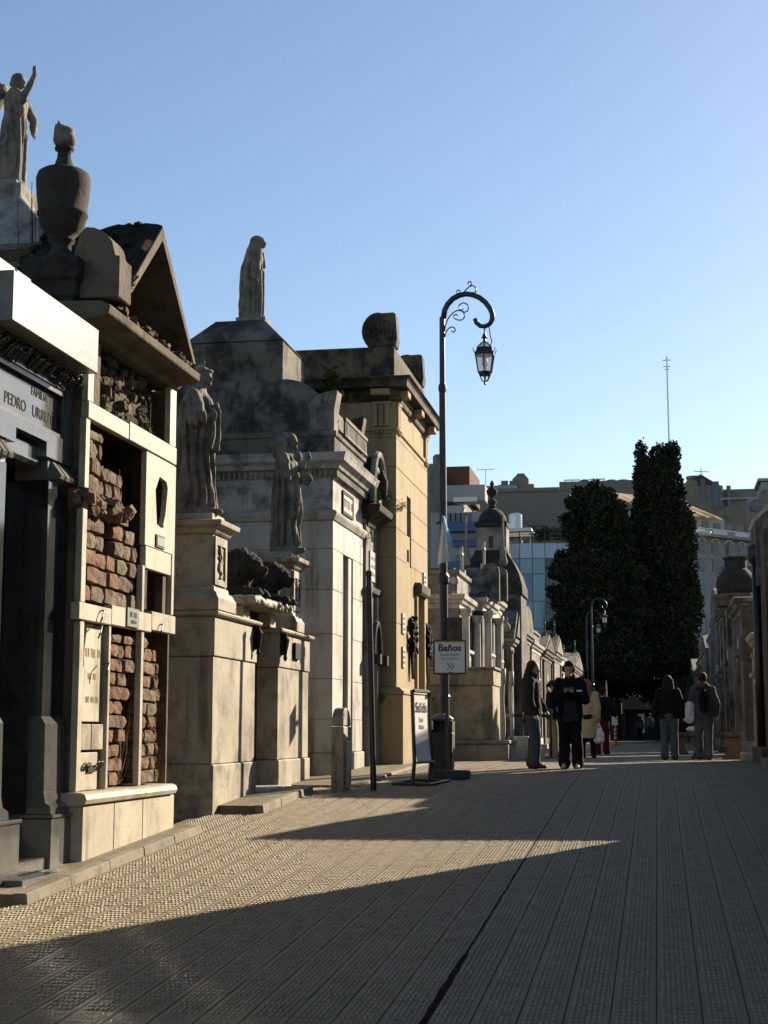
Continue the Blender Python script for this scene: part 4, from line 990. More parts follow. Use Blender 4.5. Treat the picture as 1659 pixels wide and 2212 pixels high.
# ================================================================ tall ochre mausoleum
xf = -4.30; y0, y1 = 25.42, 29.0; xb = -8.2; zb = gz(26)
t = thing('ochre_mausoleum', 'tall ochre stone mausoleum with heavy dark cornice, triglyph frieze and slit windows', 'mausoleum', (-6.2, 27.2, zb))
zl = [AX(856, q, xf)[1] for q in (1203, 1139, 1078, 1008, 944)]
zA = zl[-1]
m = MB(); m.box(xb+.06, xf-.12, y0+.06, y1-.05, zb-.2, 6.4); m.build('wall_core', 'stone_ochre', t)
zs = [1.28, (1.28+zl[0])/2-.02]+zl
win = (26.55, 26.98, AX(880, 1150, xf)[1]-.05, AX(880, 1072, xf)[1]); win2 = (26.55, 27.0, AX(885, 1225, xf)[1], AX(885, 1160, xf)[1])
door = (27.55, 28.25, zb-.2, AX(905, 1290, xf)[1])
course('x', xf, y0, y1, zs, [[]], 'stone_ochre', xf-.12, t, 'stone_course', [win, win2, door])
course('y', y0, xb, xf-.003, zs, [[]], 'stone_ochre', y0+.10, t, 'stone_course')
m = MB(); m.box(xf-.3, xf-.10, win[0]-.05, win[1]+.05, win[2]-.05, win[3]+.05); m.build('window', 'window_dark', t)
m = MB(); cells(m, 'x', xf-.02, xf-.10, win2[0], win2[1], win2[2], win2[3], [(win2[0]+.1, win2[1]-.1, win2[2]+.08, win2[2]+.3)]); m.build('blind_panel', 'stone_ochre', t)
m = MB(); m.box(xf-.3, xf-.10, win2[0], win2[1], win2[2], win2[3]); m.build('window', 'window_dark', t)
m = MB(); m.box(xf-.5, xf-.35, door[0], door[1], zb, door[3]); m.build('door', 'bronze_dark', t)
for a in (door[0]-.16, door[1]+.02):
    m = MB(); m.box(xf-.1, xf+.05, a, a+.14, 1.29, door[3]); m.build('door_jamb', 'stone_ochre', t, bevel=.01)
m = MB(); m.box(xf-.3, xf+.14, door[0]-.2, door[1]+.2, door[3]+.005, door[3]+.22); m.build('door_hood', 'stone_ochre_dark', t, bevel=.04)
m = MB(); cells(m, 'x', xf+.13, xf-.3, y0-.14, y1+.05, zb-.2, 1.16, [(door[0], door[1], zb-1, 9)]); m.box(xb, xf+.12, y0-.135, y0+.2, zb-.2, 1.157); m.build('base', 'stone_ochre', t, bevel=.02)
m = MB(); m.rect(xb, xf, y0, y1, [(.15, 1.162), (.15, 1.20), (.05, 1.275), (0, 1.28)]); m.build('base_moulding', 'stone_ochre', t)
# wreaths by the door
for (yy, s_) in ((26.85, 1.0), (28.62, .9)):
    m = MB(); random.seed(int(yy*10)); zc = AX(876, 1370, xf)[1]
    for k in range(90):
        a = random.uniform(0, 6.283); r_ = random.uniform(.10, .24)*s_; m.ball((xf+.05+random.uniform(-.03, .06), yy+r_*math.cos(a), zc+r_*1.5*math.sin(a)), (.035, .05, .05), 6, 3)
    for k in range(4): m.cap((xf+.05, yy-.1+.06*k, zc-.3), .03, (xf+.06, yy-.12+.08*k, zc-.75), .015, 6)
    m.build('bronze_wreath', 'bronze_dark', t, smooth=True)
for (yy, za, zc, wd) in ((26.05, 2.2, 2.55, .28), (26.05, 1.62, 1.98, .26), (28.5, 3.0, 3.5, .3)):
    m = MB(); m.box(xf, xf+.03, yy-wd/2, yy+wd/2, za, zc); pq = m.build('plaque', 'marble_white', t, bevel=.006)
    for k in range(3): strokes(yy-wd*.35, yy+wd*.35, zc-.09-.09*k, .05, xf+.0315, 'letters_worn', pq)
# architrave, frieze with triglyphs
m = MB(); m.rect(xb, xf, y0, y1, [(.0, zA+.004), (.0, zA+.10), (.03, zA+.11), (.035, zA+.17), (.0, zA+.175)]); m.build('architrave', 'stone_ochre', t, bevel=.003)
zf0, zf1 = zA+.178, zA+.62
m = MB(); m.rect(xb, xf, y0, y1, [(-.01, zf0), (-.01, zf1+.1)]); m.build('frieze', 'stone_ochre', t)
def triglyph(side, u):
    q = MB()
    for k in range(3):
        a = u-.15+.105*k
        if side == 'x': q.box(xf-.02, xf+.035, a, a+.075, zf0+.01, zf1-.05)
        else: q.box(a, a+.075, y0-.035, y0+.02, zf0+.01, zf1-.05)
    if side == 'x': q.box(xf-.02, xf+.045, u-.17, u+.17, zf1-.048, zf1); q.box(xf-.02, xf+.05, u-.17, u+.17, zf0-.05, zf0-.015)
    else: q.box(u-.17, u+.17, y0-.045, y0+.02, zf1-.048, zf1); q.box(u-.17, u+.17, y0-.05, y0+.02, zf0-.05, zf0-.015)
    for k in range(5):
        a = u-.14+.07*k
        if side == 'x': q.lathe((xf+.025, a, zf0-.11), [(.024, 0), (.012, .06)], 6)
        else: q.lathe((a, y0-.025, zf0-.11), [(.024, 0), (.012, .06)], 6)
    q.build('triglyph', 'stone_ochre', t)
for u in (25.62, 28.78): triglyph('x', u)
for u in (-4.55, -5.35, -6.15, -6.95, -7.75): triglyph('y', u)
m = MB(); m.rect(xb, xf, y0, y1, [(.02, zf1+.005), (.04, zf1+.03), (.05, zf1+.09)]); m.build('bed_mould', 'stone_ochre_dark', t)
zc = zf1+.095; ztop = 6.53
for u in (25.62, 27.2, 28.78):
    m = MB(); m.box(xf, xf+.20, u-.16, u+.16, zc-.01, zc+.10); m.build('mutule', 'stone_ochre', t, bevel=.01)
for u in (-4.55, -5.35, -6.15, -6.95): 
    m = MB(); m.box(u-.16, u+.16, y0-.2, y0, zc-.01, zc+.10); m.build('mutule', 'stone_ochre', t, bevel=.01)
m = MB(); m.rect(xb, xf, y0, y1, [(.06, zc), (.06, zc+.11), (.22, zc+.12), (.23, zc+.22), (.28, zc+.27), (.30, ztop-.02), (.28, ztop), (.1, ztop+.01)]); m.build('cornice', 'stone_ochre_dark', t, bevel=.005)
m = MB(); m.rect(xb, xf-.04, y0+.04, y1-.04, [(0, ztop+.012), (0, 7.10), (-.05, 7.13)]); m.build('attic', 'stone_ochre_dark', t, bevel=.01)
def big_horn(cx0, cx1, ya, yb, z):
    pts = [(cx1, z), (cx1+.03, z+.16), (cx1, z+.62)]+[((cx0+cx1)/2+.28*math.cos(a)-.02, z+.30+.33*math.sin(a)) for a in np.linspace(R(72), R(215), 10)]+[(cx0+.12, z)]
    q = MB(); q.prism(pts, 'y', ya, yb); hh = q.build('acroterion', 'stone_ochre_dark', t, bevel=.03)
    s_ = MB(); s_.tube([(cx0+.22+.13*math.cos(a)*(1-a/8), ya-.01, z+.26+.13*math.sin(a)*(1-a/8)) for a in np.linspace(0, 6, 20)], .022, 6)
    for k in range(5): s_.cap((cx0+.25+.07*k, ya-.005, z+.14), .018, (cx0+.2+.08*k, ya-.005, z+.48-.04*abs(k-2)), .026, 6)
    s_.build('carved_scroll', 'stone_ochre_dark', hh, smooth=True)
big_horn(-4.92, -4.33, 25.5, 25.85, 7.12); big_horn(-4.9, -4.33, 28.55, 28.9, 7.12)
w_ = MB(); random.seed(41)
wx, wz = AY(720, 900, 25.35)
for k in range(7): tuft(w_, (wx, 24.98, wz-.2+.10*k), 5, .42, .18, .20)
for k in range(4): tuft(w_, (xf+.04, 25.62, AX(866, 1110, xf)[1]), 2, .2, .08, .08)
w_.build('weed_growth', 'weed_green', t, kind='stuff')

# ================================================================ generic chapel tombs for both rows
def cross(mb, c, h, wd, th=.05, along='y'):
    x, y, z = c
    mb.box(x-th/2, x+th/2, y-th/2, y+th/2, z, z+h)
    if along == 'y': mb.box(x-th/2-.001, x+th/2+.001, y-wd/2, y+wd/2, z+h*.62, z+h*.62+th)
    else: mb.box(x-wd/2, x+wd/2, y-th/2-.001, y+th/2+.001, z+h*.62, z+h*.62+th)
def tomb(side, name, label, xf, y0, y1, H, mat, trim, top='gable', depth=2.4, seed=0, door=True, cols=False, roofmat='cement_grey', rise=.8, over=.14):
    """side -1: left row (front faces +x), +1: right row (front faces -x)"""
    random.seed(seed); s = -side; z0 = gz((y0+y1)/2); yc = (y0+y1)/2; w_ = y1-y0; H = z0+H
    xb = xf-s*depth; xa, xc = min(xf, xb), max(xf, xb)
    t = thing(name, label, 'tomb', ((xa+xc)/2, yc, z0))
    dw = min(.42, w_*.22); dh = z0+min(2.2, (H-z0)*.62)
    hl = [(yc-dw, yc+dw, z0-1, dh)] if door else []
    m = MB(); cells(m, 'x', xf, xb, y0, y1, z0-.2, H, [(a, b, c, d) for a, b, c, d in hl]); m.build('wall', mat, t)
    m = MB(); cells(m, 'x', xf+s*.06, xf-s*.3, y0-.04, y1+.04, z0-.2, z0+.34, hl); m.build('plinth', trim, t)
    if door:
        m = MB(); m.box(xf-s*.36, xf-s*.28, yc-dw, yc+dw, z0, dh); d_ = m.build('door', random.choice(['bronze_dark', 'iron_black']), t)
        m = MB(); cells(m, 'x', xf+s*.05, xf-s*.02, yc-dw-.12, yc+dw+.12, z0+.345, dh+.14, hl); m.build('door_frame', trim, t)
        m = MB(); m.box(xf-s*.02, xf+s*.12, yc-dw-.2, yc+dw+.2, dh+.145, dh+.22); m.build('door_hood', trim, t, bevel=.01)
        for k in (-1, 1):
            q = MB(); q.box(xf-s*.28, xf-s*.262, yc+k*dw*.5-dw*.36, yc+k*dw*.5+dw*.36, z0+1.1, dh-.12); q.build('door_panel', 'window_dark', d_)
        m = MB(); m.box(xf-s*.02, xf+s*.34, yc-dw-.22, yc+dw+.22, z0-.1, z0+.14); m.build('doorstep', trim, t, bevel=.012)
    for a in (y0+.03, y1-.03-.2):
        if cols:
            q = MB(); q.lathe((xf+s*.13, a+.1, z0), [(.13, .34), (.13, .40), (.10, .42), (.095, .46), (.085, H-z0-.42), (.11, H-z0-.38), (.15, H-z0-.28), (.15, H-z0-.24)], 14); q.build('column', trim, t, smooth=False)
            q = MB(); q.box(xf-s*.01, xf+s*.27, a-.04, a+.24, z0-.1, z0+.339); q.build('column_base', trim, t, bevel=.01)
        else:
            q = MB(); q.box(xf-s*.01, xf+s*.05, a, a+.2, z0+.345, H-.34); q.box(xf-s*.01, xf+s*.075, a-.015, a+.215, H-.338, H-.26); q.build('pilaster', trim, t, bevel=.008)
    oo = over
    m = MB(); m.rect(xa, xc, y0, y1, [(.02, H-.24), (.02, H-.14), (oo*.5, H-.12), (oo*.7, H-.06), (oo, H-.03), (oo+.02, H+.06), (oo*.6, H+.08)]); m.build('cornice', trim, t, bevel=.006)
    Z = H+.08
    if top == 'gable':
        m = MB(); m.prism([(y0-oo, Z+.002), (y1+oo, Z+.002), (yc, Z+rise)], 'x', xf+s*(oo-.02), xb); m.build('gable_roof', roofmat, t, bevel=.01)
        m = MB(); m.prism([(y0+.12, Z+.05), (y1-.12, Z+.05), (yc, Z+rise-.14)], 'x', xf+s*(oo+.0), xf+s*(oo+.03)); m.build('tympanum', mat, t)
    elif top == 'arch':
        m = MB(); m.prism([(yc+(w_/2+.05)*math.cos(a), Z+.002+rise*math.sin(a)) for a in np.linspace(0, math.pi, 15)], 'x', xf+s*(oo-.04), xb); m.build('arched_roof', roofmat, t)
    elif top == 'attic':
        m = MB(); m.rect(xa, xc, y0, y1, [(-.04, Z+.002), (-.04, Z+rise*.55), (.02, Z+rise*.6), (.02, Z+rise*.72)]); m.build('attic', mat, t, bevel=.01)
    elif top == 'slab':
        m = MB(); m.rect(xa, xc, y0, y1, [(-.1, Z+.002), (-.3, Z+rise*.4), (-.3, Z+rise*.5)]); m.build('roof_slab', roofmat, t, bevel=.01)
    if top in ('gable', 'arch', 'attic') and seed % 3 != 2:
        m = MB(); zc = Z+rise*(.72 if top == 'attic' else .98)-.02
        m.box(xf-s*.16, xf+s*.0, yc-.1, yc+.1, zc-.06, zc+.12); cross(m, (xf-s*.08, yc, zc+.12), .55, .34, .06); m.build('roof_cross', trim, t, bevel=.008)
    if top == 'attic' or seed % 4 == 1:
        for a in (y0+.12, y1-.12):
            q = MB(); q.lathe((xf-s*.12, a, Z), [(.09, 0), (.09, .06), (.04, .10), (.04, .14), (.11, .26), (.12, .34), (.05, .42), (.03, .46), (.055, .50), (.02, .58)], 10); q.build('corner_urn', trim, t, smooth=True)
    q = MB(); q.box(xf, xf+s*.02, yc-.26, yc+.26, min(dh+.32, H-.5), min(dh+.56, H-.3)); q.build('plaque', 'marble_white', t, bevel=.005)
    return t
# left row beyond the ochre mausoleum
tomb(-1, 'column_tomb', 'white stucco tomb with twin columns beyond the ochre mausoleum', -4.25, 33.3, 35.7, 3.45, 'cement_pale', 'marble_white', 'attic', 3.4, 1, cols=True, rise=.75)
tomb(-1, 'ornate_tomb', 'blue-grey tomb with carved pilasters and steep gable under the cupola', -4.05, 36.0, 38.6, 3.6, 'cement_grey', 'marble_white', 'gable', 2.4, 4, cols=True, rise=.85)
tomb(-1, 'plain_tomb', 'narrow cream plaster tomb with flat slab roof', -4.15, 39.2, 41.6, 3.9, 'marble_cream', 'marble_cream', 'slab', 2.4, 2, rise=.5)
tomb(-1, 'gabled_tomb', 'grey cement tomb with steep dark gable and open pediment', -3.95, 42.0, 45.4, 3.0, 'cement_grey', 'cement_pale', 'gable', 2.0, 5, rise=1.3)
tomb(-1, 'brown_tomb', 'brown stone tomb with arched roof and hood', -4.0, 45.8, 49.4, 3.5, 'cement_brown', 'cement_pale', 'arch', 2.6, 7, rise=.8)
tomb(-1, 'pilaster_tomb', 'pale tomb with pilasters beyond the brown arched tomb', -4.05, 49.9, 54.2, 3.4, 'cement_pale', 'marble_white', 'attic', 2.6, 8, rise=.6)
tomb(-1, 'brick_tomb', 'low brown tomb with bare wall standing before the dark trees', -4.1, 56, 60.5, 3.4, 'stone_dark', 'cement_brown', 'gable', 3, 10, rise=.7)
tomb(-1, 'cross_tomb', 'far pale tomb with gable and cross past the brown wall', -4.1, 61.5, 66, 3.6, 'cement_pale', 'cement_pale', 'gable', 3, 12, rise=.8)
tomb(-1, 'far_tomb', 'small pale tomb with attic near the street end', -4.1, 67, 73, 3.3, 'marble_white', 'cement_pale', 'attic', 3, 13, rise=.6)
tomb(-1, 'far_tomb', 'grey gabled tomb under the overhanging broad tree', -4.1, 75, 84, 3.6, 'cement_grey', 'cement_pale', 'gable', 3, 15, rise=.9)
tomb(-1, 'far_tomb', 'dark tomb closing the left row beside the gate wall', -4.1, 86, 97, 3.4, 'stone_dark', 'cement_grey', 'attic', 3, 16, rise=.8)
# chapel with cupola behind
cx, cy = AY(1064, 1180, 44)[0], 44.0
t = thing('cupola_chapel', 'sooty chapel with bell-shaped roof, domed cupola and tall finial', 'chapel', (cx-.4, cy, 0))
Zp = lambda q: AY(1064, q, cy)[1]
m = MB(); m.rect(cx-.6, cx+.6, cy-.6, cy+.6, [(.28, -.1), (.28, Zp(1290))]); m.build('wall', 'cement_grey', t)
m = MB(); m.rect(cx-.6, cx+.6, cy-.6, cy+.6, [(.33, Zp(1290)), (.32, Zp(1272)), (.22, Zp(1245)), (.04, Zp(1218)), (-.10, Zp(1203)), (-.14, Zp(1192))]); m.build('bell_roof', 'stone_dark', t)
m = MB(); cells(m, 'y', cy-.42, cy+.42, cx-.44, cx+.44, Zp(1192), Zp(1143), [(cx-.07, cx+.07, Zp(1188), Zp(1162))]); m.build('drum', 'cement_pale', t)
m = MB(); m.box(cx-.07, cx+.07, cy-.40, cy-.3, Zp(1188), Zp(1162)); m.build('window', 'brick_far', t)
m = MB(); m.rect(cx-.4, cx+.4, cy-.4, cy+.4, [(.03, Zp(1143)), (.07, Zp(1139)), (.07, Zp(1132)), (.02, Zp(1130))]); m.build('drum_cornice', 'stone_dark', t)
m = MB(); m.lathe((cx, cy, 0), [(.42*math.cos(a), Zp(1130)+.42*1.05*math.sin(a)) for a in np.linspace(0, 1.45, 9)], 16); m.build('dome', 'stone_dark', t, smooth=True)
zz = Zp(1097); m = MB(); m.lathe((cx, cy, zz), [(.10, -.02), (.12, .03), (.08, .06), (.14, .16), (.13, .2), (.05, .26), (.04, .30), (.14, .38), (.17, .50), (.12, .56), (.05, .60), (.05, .66), (.07, .7), (.02, .80)], 12); m.build('finial', 'stone_dark', t, smooth=True)
for k in (-1, 1):
    m = MB(); m.lathe((cx+k*.52-.1, cy-1.2, Zp(1232)), [(.10, 0), (.13, .1), (.08, .3), (.1, .4), (.03, .55), (.03, 1.4), (.01, 1.45)], 8); m.build('pinnacle', 'cement_pale', t, smooth=True)
# plain rendered tomb body behind, topped by two rounded headstones seen above the columned tomb
for (px, py, yy, wd, hh, lb) in ((1060, 1235, 36.4, .42, .95, 'rounded grey headstone standing on the tomb roof below the cupola'), (1080, 1240, 37.6, .36, .9, 'slanting grey headstone with green weeds on the tomb roof')):
    hx, hz = AY(px, py, yy); s_ = MB()
    pts = [(hx-wd/2, hz-hh*.75), (hx+wd/2, hz-hh*.75), (hx+wd/2, hz)]+[(hx+wd/2*math.cos(a), hz+wd/2*math.sin(a)) for a in np.linspace(.2, math.pi-.2, 8)]+[(hx-wd/2, hz)]
    s_.prism(pts, 'y', yy-.1, yy+.12); s_.build('headstone', 'cement_grey', base=(hx, yy, hz-hh*.75), label=lb, cat='headstone', bevel=.02)

# ================================================================ railed marble block with two pipes
t = thing('railed_tomb', 'stained square marble block tomb on a stepped base with pale corner pipes', 'tomb', (-3.7, 30.2, 0))
xA = -2.82; yA, yB = 29.3, 31.0
m = MB(); m.box(-4.6, xA, yA, yB, -.1, .31); m.build('step_base', 'marble_stained', t, bevel=.02)
m = MB(); m.box(-4.62, xA+.03, yA-.03, yB+.03, .313, .38); m.build('step_slab', 'marble_stained', t, bevel=.012)
m = MB(); m.box(-4.5, xA-.30, yA+.15, yB-.2, .383, 1.42); m.build('die', 'marble_stained', t, bevel=.015)
m = MB(); m.box(-4.53, xA-.28, yA+.13, yB-.18, 1.423, 1.72); m.build('frieze', 'marble_stained', t, bevel=.008)
m = MB(); m.box(-4.56, xA-.24, yA+.09, yB-.14, 1.723, 1.77); m.build('cap', 'marble_stained', t, bevel=.01)
for (px, top) in ((1069, 1.74), (1083, 1.70)):
    hx = AY(px+18, 1560, yA+.25)[0]; m = MB(); wob = [(hx+.012*math.sin(k), yA+.25+(.3 if px > 1075 else 0), .38+k*(top-.40)/8) for k in range(9)]
    m.tube(wob, .036, 8); m.tube([(wob[-1][0], wob[-1][1], top-.28), (wob[-1][0], wob[-1][1], top)], .048, 8); m.build('pipe_post', 'marble_white', t, smooth=True)
m = MB(); m.box(xA-.2, xA+.45, yB+.3, yB+1.6, -.05, .22); m.box(xA-.2, xA+.2, yB+.4, yB+1.5, .223, .45); m.build('side_step', 'marble_white', t, bevel=.012)
# ================================================================ right row
# off to the right of the picture: the tombs whose roofline throws the long shadows
tomb(1, 'shade_tomb', 'tall grey tomb with attic beginning the right row', 1.95, 2.0, 7.6, 5.6, 'cement_grey', 'cement_pale', 'attic', 3, 21, rise=.5)
tomb(1, 'shade_tomb', 'tall grey tomb with attic second along the right row', 1.95, 8.0, 13.0, 5.5, 'cement_pale', 'cement_pale', 'attic', 3, 22, rise=.5)
tomb(1, 'shade_tomb', 'broad brown tomb third along the right row', 1.95, 13.4, 18.15, 5.3, 'cement_brown', 'cement_grey', 'slab', 3, 23, rise=.4)
# stepped one with a half gable
z0 = gz(21)
t = thing('half_gable_tomb', 'low brown tomb with a single steep raking parapet on the right row', 'tomb', (3.2, 21.5, z0))
m = MB(); m.prism([(18.5, z0-.2), (24.4, z0-.2), (24.4, 3.2), (24.0, 3.75), (23.4, 4.1), (18.5, 1.5)], 'x', 1.95, 2.5); m.build('parapet_wall', 'cement_brown', t, bevel=.01)
m = MB(); m.box(2.5, 4.6, 18.6, 24.3, z0-.2, 1.1); m.build('wall', 'cement_grey', t)
m = MB(); m.box(1.90, 1.95, 20.9, 22.0, z0, 1.7); m.build('door', 'bronze_dark', t)
tomb(1, 'shade_tomb', 'pale low tomb fifth along the right row', 1.95, 24.7, 26.4, 3.3, 'cement_pale', 'cement_pale', 'slab', 2.6, 24, rise=.3, over=.08)
# dark wall pier at the picture edge
t = thing('pier_tomb', 'tall dark slab-sided tomb with sloping pale cap and black downpipe', 'tomb', (2.6, 27.6, 0))
xr = 1.78
ztop = AX(1640, 1105, xr+.1)[1]; 
yn = 26.9
m = MB(); m.box(xr+.05, 3.9, yn, 29.0, -.1, 4.0); m.build('wall', 'cement_brown', t, bevel=.02)
m = MB(); m.prism([(xr-.02, 3.1), (3.9, 3.1), (3.9, 4.55), (xr+.3, 4.52), (xr-.02, 4.25)], 'y', yn+.9, 29.2); m.build('upper_wall', 'cement_grey', t, bevel=.01)
m = MB(); m.prism([(xr-.05, 4.26), (xr+.30, 4.56), (xr+.30, 4.60), (xr-.06, 4.30)], 'y', yn+.85, 29.25); m.build('sloped_cap', 'marble_white', t)
m = MB(); m.tube([(xr-.02, yn+1.2, 0), (xr-.02, yn+1.2, 3.5)], .07, 10); m.lathe((xr-.02, yn+1.2, 3.5), [(.07, 0), (.15, .12), (.15, .32), (.1, .36)], 10); m.build('downpipe', 'iron_black', t, smooth=True)
m = MB(); m.box(xr-.12, xr+.1, yn-.1, 29.2, -.1, .28); m.build('plinth', 'cement_brown', t, bevel=.02)
tomb(1, 'pillar_tomb', 'shaded cream tomb with square pillars behind the dark downpipe', 1.85, 29.6, 30.8, 2.3, 'marble_stained', 'marble_cream', 'slab', 1.2, 26, rise=.35)
tomb(1, 'cornice_tomb', 'shaded tomb with deep flat cornice carrying the dark dome', 1.88, 35.3, 39.0, 3.45, 'cement_brown', 'cement_pale', 'none', 1.25, 27, over=.2)
# brick dome behind
dy = 37.5; dx = AY(1590, 1250, dy)[0]; zq = lambda q: AY(1590, q, dy)[1]
t = thing('brick_dome', 'round dark brick dome with flat collar on the right-hand tombs', 'dome', (dx, dy, 3.6))
m = MB(); m.lathe((dx, dy, 0), [(.52, 3.5), (.52, zq(1300)), (.56, zq(1292)), (.50, zq(1284))], 20); m.build('drum', 'cement_brown', t)
m = MB(); m.lathe((dx, dy, 0), [(.44, zq(1286)), (.46, zq(1275)), (.48, zq(1262)), (.44, zq(1248)), (.32, zq(1234)), (.27, zq(1229))], 20); m.build('dome_shell', 'stone_dark', t, smooth=True)
m = MB(); m.lathe((dx, dy, 0), [(.26, zq(1230)), (.26, zq(1210)), (.30, zq(1208)), (.30, zq(1204)), (.2, zq(1203))], 20); m.build('collar', 'stone_dark', t)
tomb(1, 'statue_tomb', 'shaded grey tomb with gable and cross past the deep cornice', 1.9, 42.0, 44.6, 4.0, 'cement_grey', 'cement_grey', 'gable', 1.3, 28, rise=1.0)
tomb(1, 'urn_tomb', 'shaded pale tomb with attic and corner urns', 1.92, 47.2, 49.6, 4.1, 'cement_pale', 'cement_grey', 'attic', 1.3, 29, rise=.8)
tomb(1, 'arched_tomb', 'shaded tomb with arched roof further along the right row', 1.95, 50, 55, 4.3, 'cement_grey', 'cement_pale', 'arch', 3, 31, rise=.9)
tomb(1, 'column_tomb', 'shaded tomb with paired columns near the tall cypress', 2.0, 56, 61, 4.0, 'cement_brown', 'cement_pale', 'attic', 3, 32, cols=True, rise=.8)
tomb(1, 'far_tomb', 'dim gabled tomb behind the tall cypress', 2.0, 62.5, 71, 3.6, 'cement_grey', 'cement_pale', 'gable', 3, 33, rise=1.0)
tomb(1, 'far_tomb', 'dim tomb with attic beyond the tall cypress', 2.0, 73, 84, 3.6, 'cement_pale', 'cement_grey', 'attic', 3, 34, rise=.7)
tomb(1, 'far_tomb', 'last dim tomb of the right row beside the gate wall', 2.0, 86, 98, 3.8, 'cement_grey', 'cement_grey', 'gable', 3, 35, rise=.9)
# gate wall closing the street
ye = 104.0
t = thing('gate_wall', 'dark stone wall with a shuttered portal closing the far end of the street', 'wall', (-1.0, ye, 0))
m = MB(); cells(m, 'y', ye, ye+2.5, -14, 12, -.1, 4.4, [(AY(1352, 1600, ye)[0], AY(1432, 1600, ye)[0], -.2, 2.0)]); m.build('wall', 'stone_dark', t)
a, b = AY(1352, 1600, ye)[0], AY(1432, 1600, ye)[0]
m = MB(); m.box(a-.4, b+.4, ye-.25, ye, 2.02, 3.4); m.build('lintel', 'cement_brown', t, bevel=.02)
m = MB(); m.box(a, b, ye+.3, ye+.4, -.05, 2.0); m.build('shutter', 'cloth_charcoal', t)
m = MB(); m.box(AY(1379, 1560, ye)[0], AY(1392, 1560, ye)[0], ye+.27, ye+.295, .5, 1.75); m.build('notice', 'sign_white', t)
m = MB(); m.rect(-14, 12, ye, ye+2.5, [(.1, 4.4), (.2, 4.5), (.2, 4.65)]); m.build('coping', 'cement_grey', t)
# second rows on both sides so the street is not a film set
random.seed(77); k = 0
for (xx, sd) in ((-9.6, -1), (6.6, 1)):
    for yy in (28, 34, 41, 49, 58, 68, 80):
        if sd < 0 and yy < 33: continue
        k += 1; h = random.uniform(3.2, 4.4) if sd < 0 else random.uniform(2.4, 3.0)
        rm = random.choice(['cement_grey', 'cement_pale', 'cement_brown'])
        tomb(sd, 'rear_tomb', ('%s tomb of the second row, %s the %s' % (rm.split('_')[1], 'behind' if k % 2 else 'back of', ['white columned tomb', 'blue-grey gabled tomb', 'cream slab-roofed tomb', 'brown arched tomb', 'pale pilastered tomb', 'low brown wall', 'far cross tomb', 'dark downpipe tomb', 'cream pillared tomb', 'brick dome', 'shaded gabled tomb', 'urn-topped tomb', 'arched shaded tomb', 'paired-column tomb'][k % 14])), xx, yy, yy+5, h, rm, 'cement_pale', random.choice(['gable', 'attic', 'arch']), 3, 50+k, door=False, rise=random.uniform(.6, 1.1))
tomb(-1, 'edge_tomb', 'plain pale tomb left of the black granite mausoleum', -5.0, 5.5, 10.3, 4.2, 'marble_stained', 'marble_stained', 'attic', 2.6, 91, rise=.4)
# ================================================================ the city behind
def bbox(mb, px0, px1, pyt, y, dep, pyb=1590):
    x0, z1 = AY(px0, pyt, y); x1, _ = AY(px1, pyt, y); mb.box(x0, x1, y, y+dep, -.5, z1); return x0, x1, z1
def win_y(parent, y, px, py, w, h, mat='window_dark', n=1, step=0, name='window'):
    for k in range(n):
        x, z = AY(px+k*step, py, y); m = MB(); m.box(x-w/2, x+w/2, y-.06, y-.02, z-h/2, z+h/2); m.build(name, mat, parent)
# tall old party-wall block on the left
y = 150.0
t = thing('apartment_block', 'tall stained grey-white apartment block with rooftop water housing behind the lamp post', 'building', (AY(930, 1500, y)[0], y, 0))
m = MB(); x0, x1, z1 = bbox(m, 800, 961, 1030, y, 14); m.build('wall', 'plaster_old', t)
m = MB(); a, za = AY(920, 1005, y); m.box(a-3, AY(948, 1005, y)[0], y+.3, y+6, z1-.1, za+.2); m.lathe((AY(948, 990, y)[0]-.4, y+2, za), [(.5, 0), (.5, 1.2), (.3, 1.4)], 10); m.build('water_housing', 'plaster_old', t)
m = MB(); b0, zz = AY(968, 1013, y); b1 = AY(990, 1013, y)[0]; m.box(x1+.02, b1+1, y+1, y+10, z1-2.2, zz+.4); m.build('penthouse', 'brick_far', t)
m = MB(); m.box(x1+.05, AY(1000, 1100, y)[0], y+.5, y+12, 0, z1-2.25); m.build('side_wing', 'plaster_old', t)
for q in (1060, 1105):
    bx0 = x1+.1; bx1, bz = AY(1048 if q == 1060 else 1000, q, y-2); m = MB()
    m.box(bx0, bx1, y-2.2, y+.4, bz-1.0, bz+.6); m.build('balcony', 'wall_offwhite', t, bevel=.05)
m = MB(); q0, qz = AY(980, 1080, y-2); m.box(q0, AY(1032, 1085, y-2)[0], y-2.4, y-2.25, qz-.25, qz+.2); m.build('awning_lath', 'white_paint', t)
win_y(t, y, 935, 1190, 1.2, 2.2, 'window_dark', 1); win_y(t, y, 985, 1120, 1.0, 1.6, 'window_dark', 1)
win_y(t, y, 926, 1052, .6, .9, 'window_dark', 1)
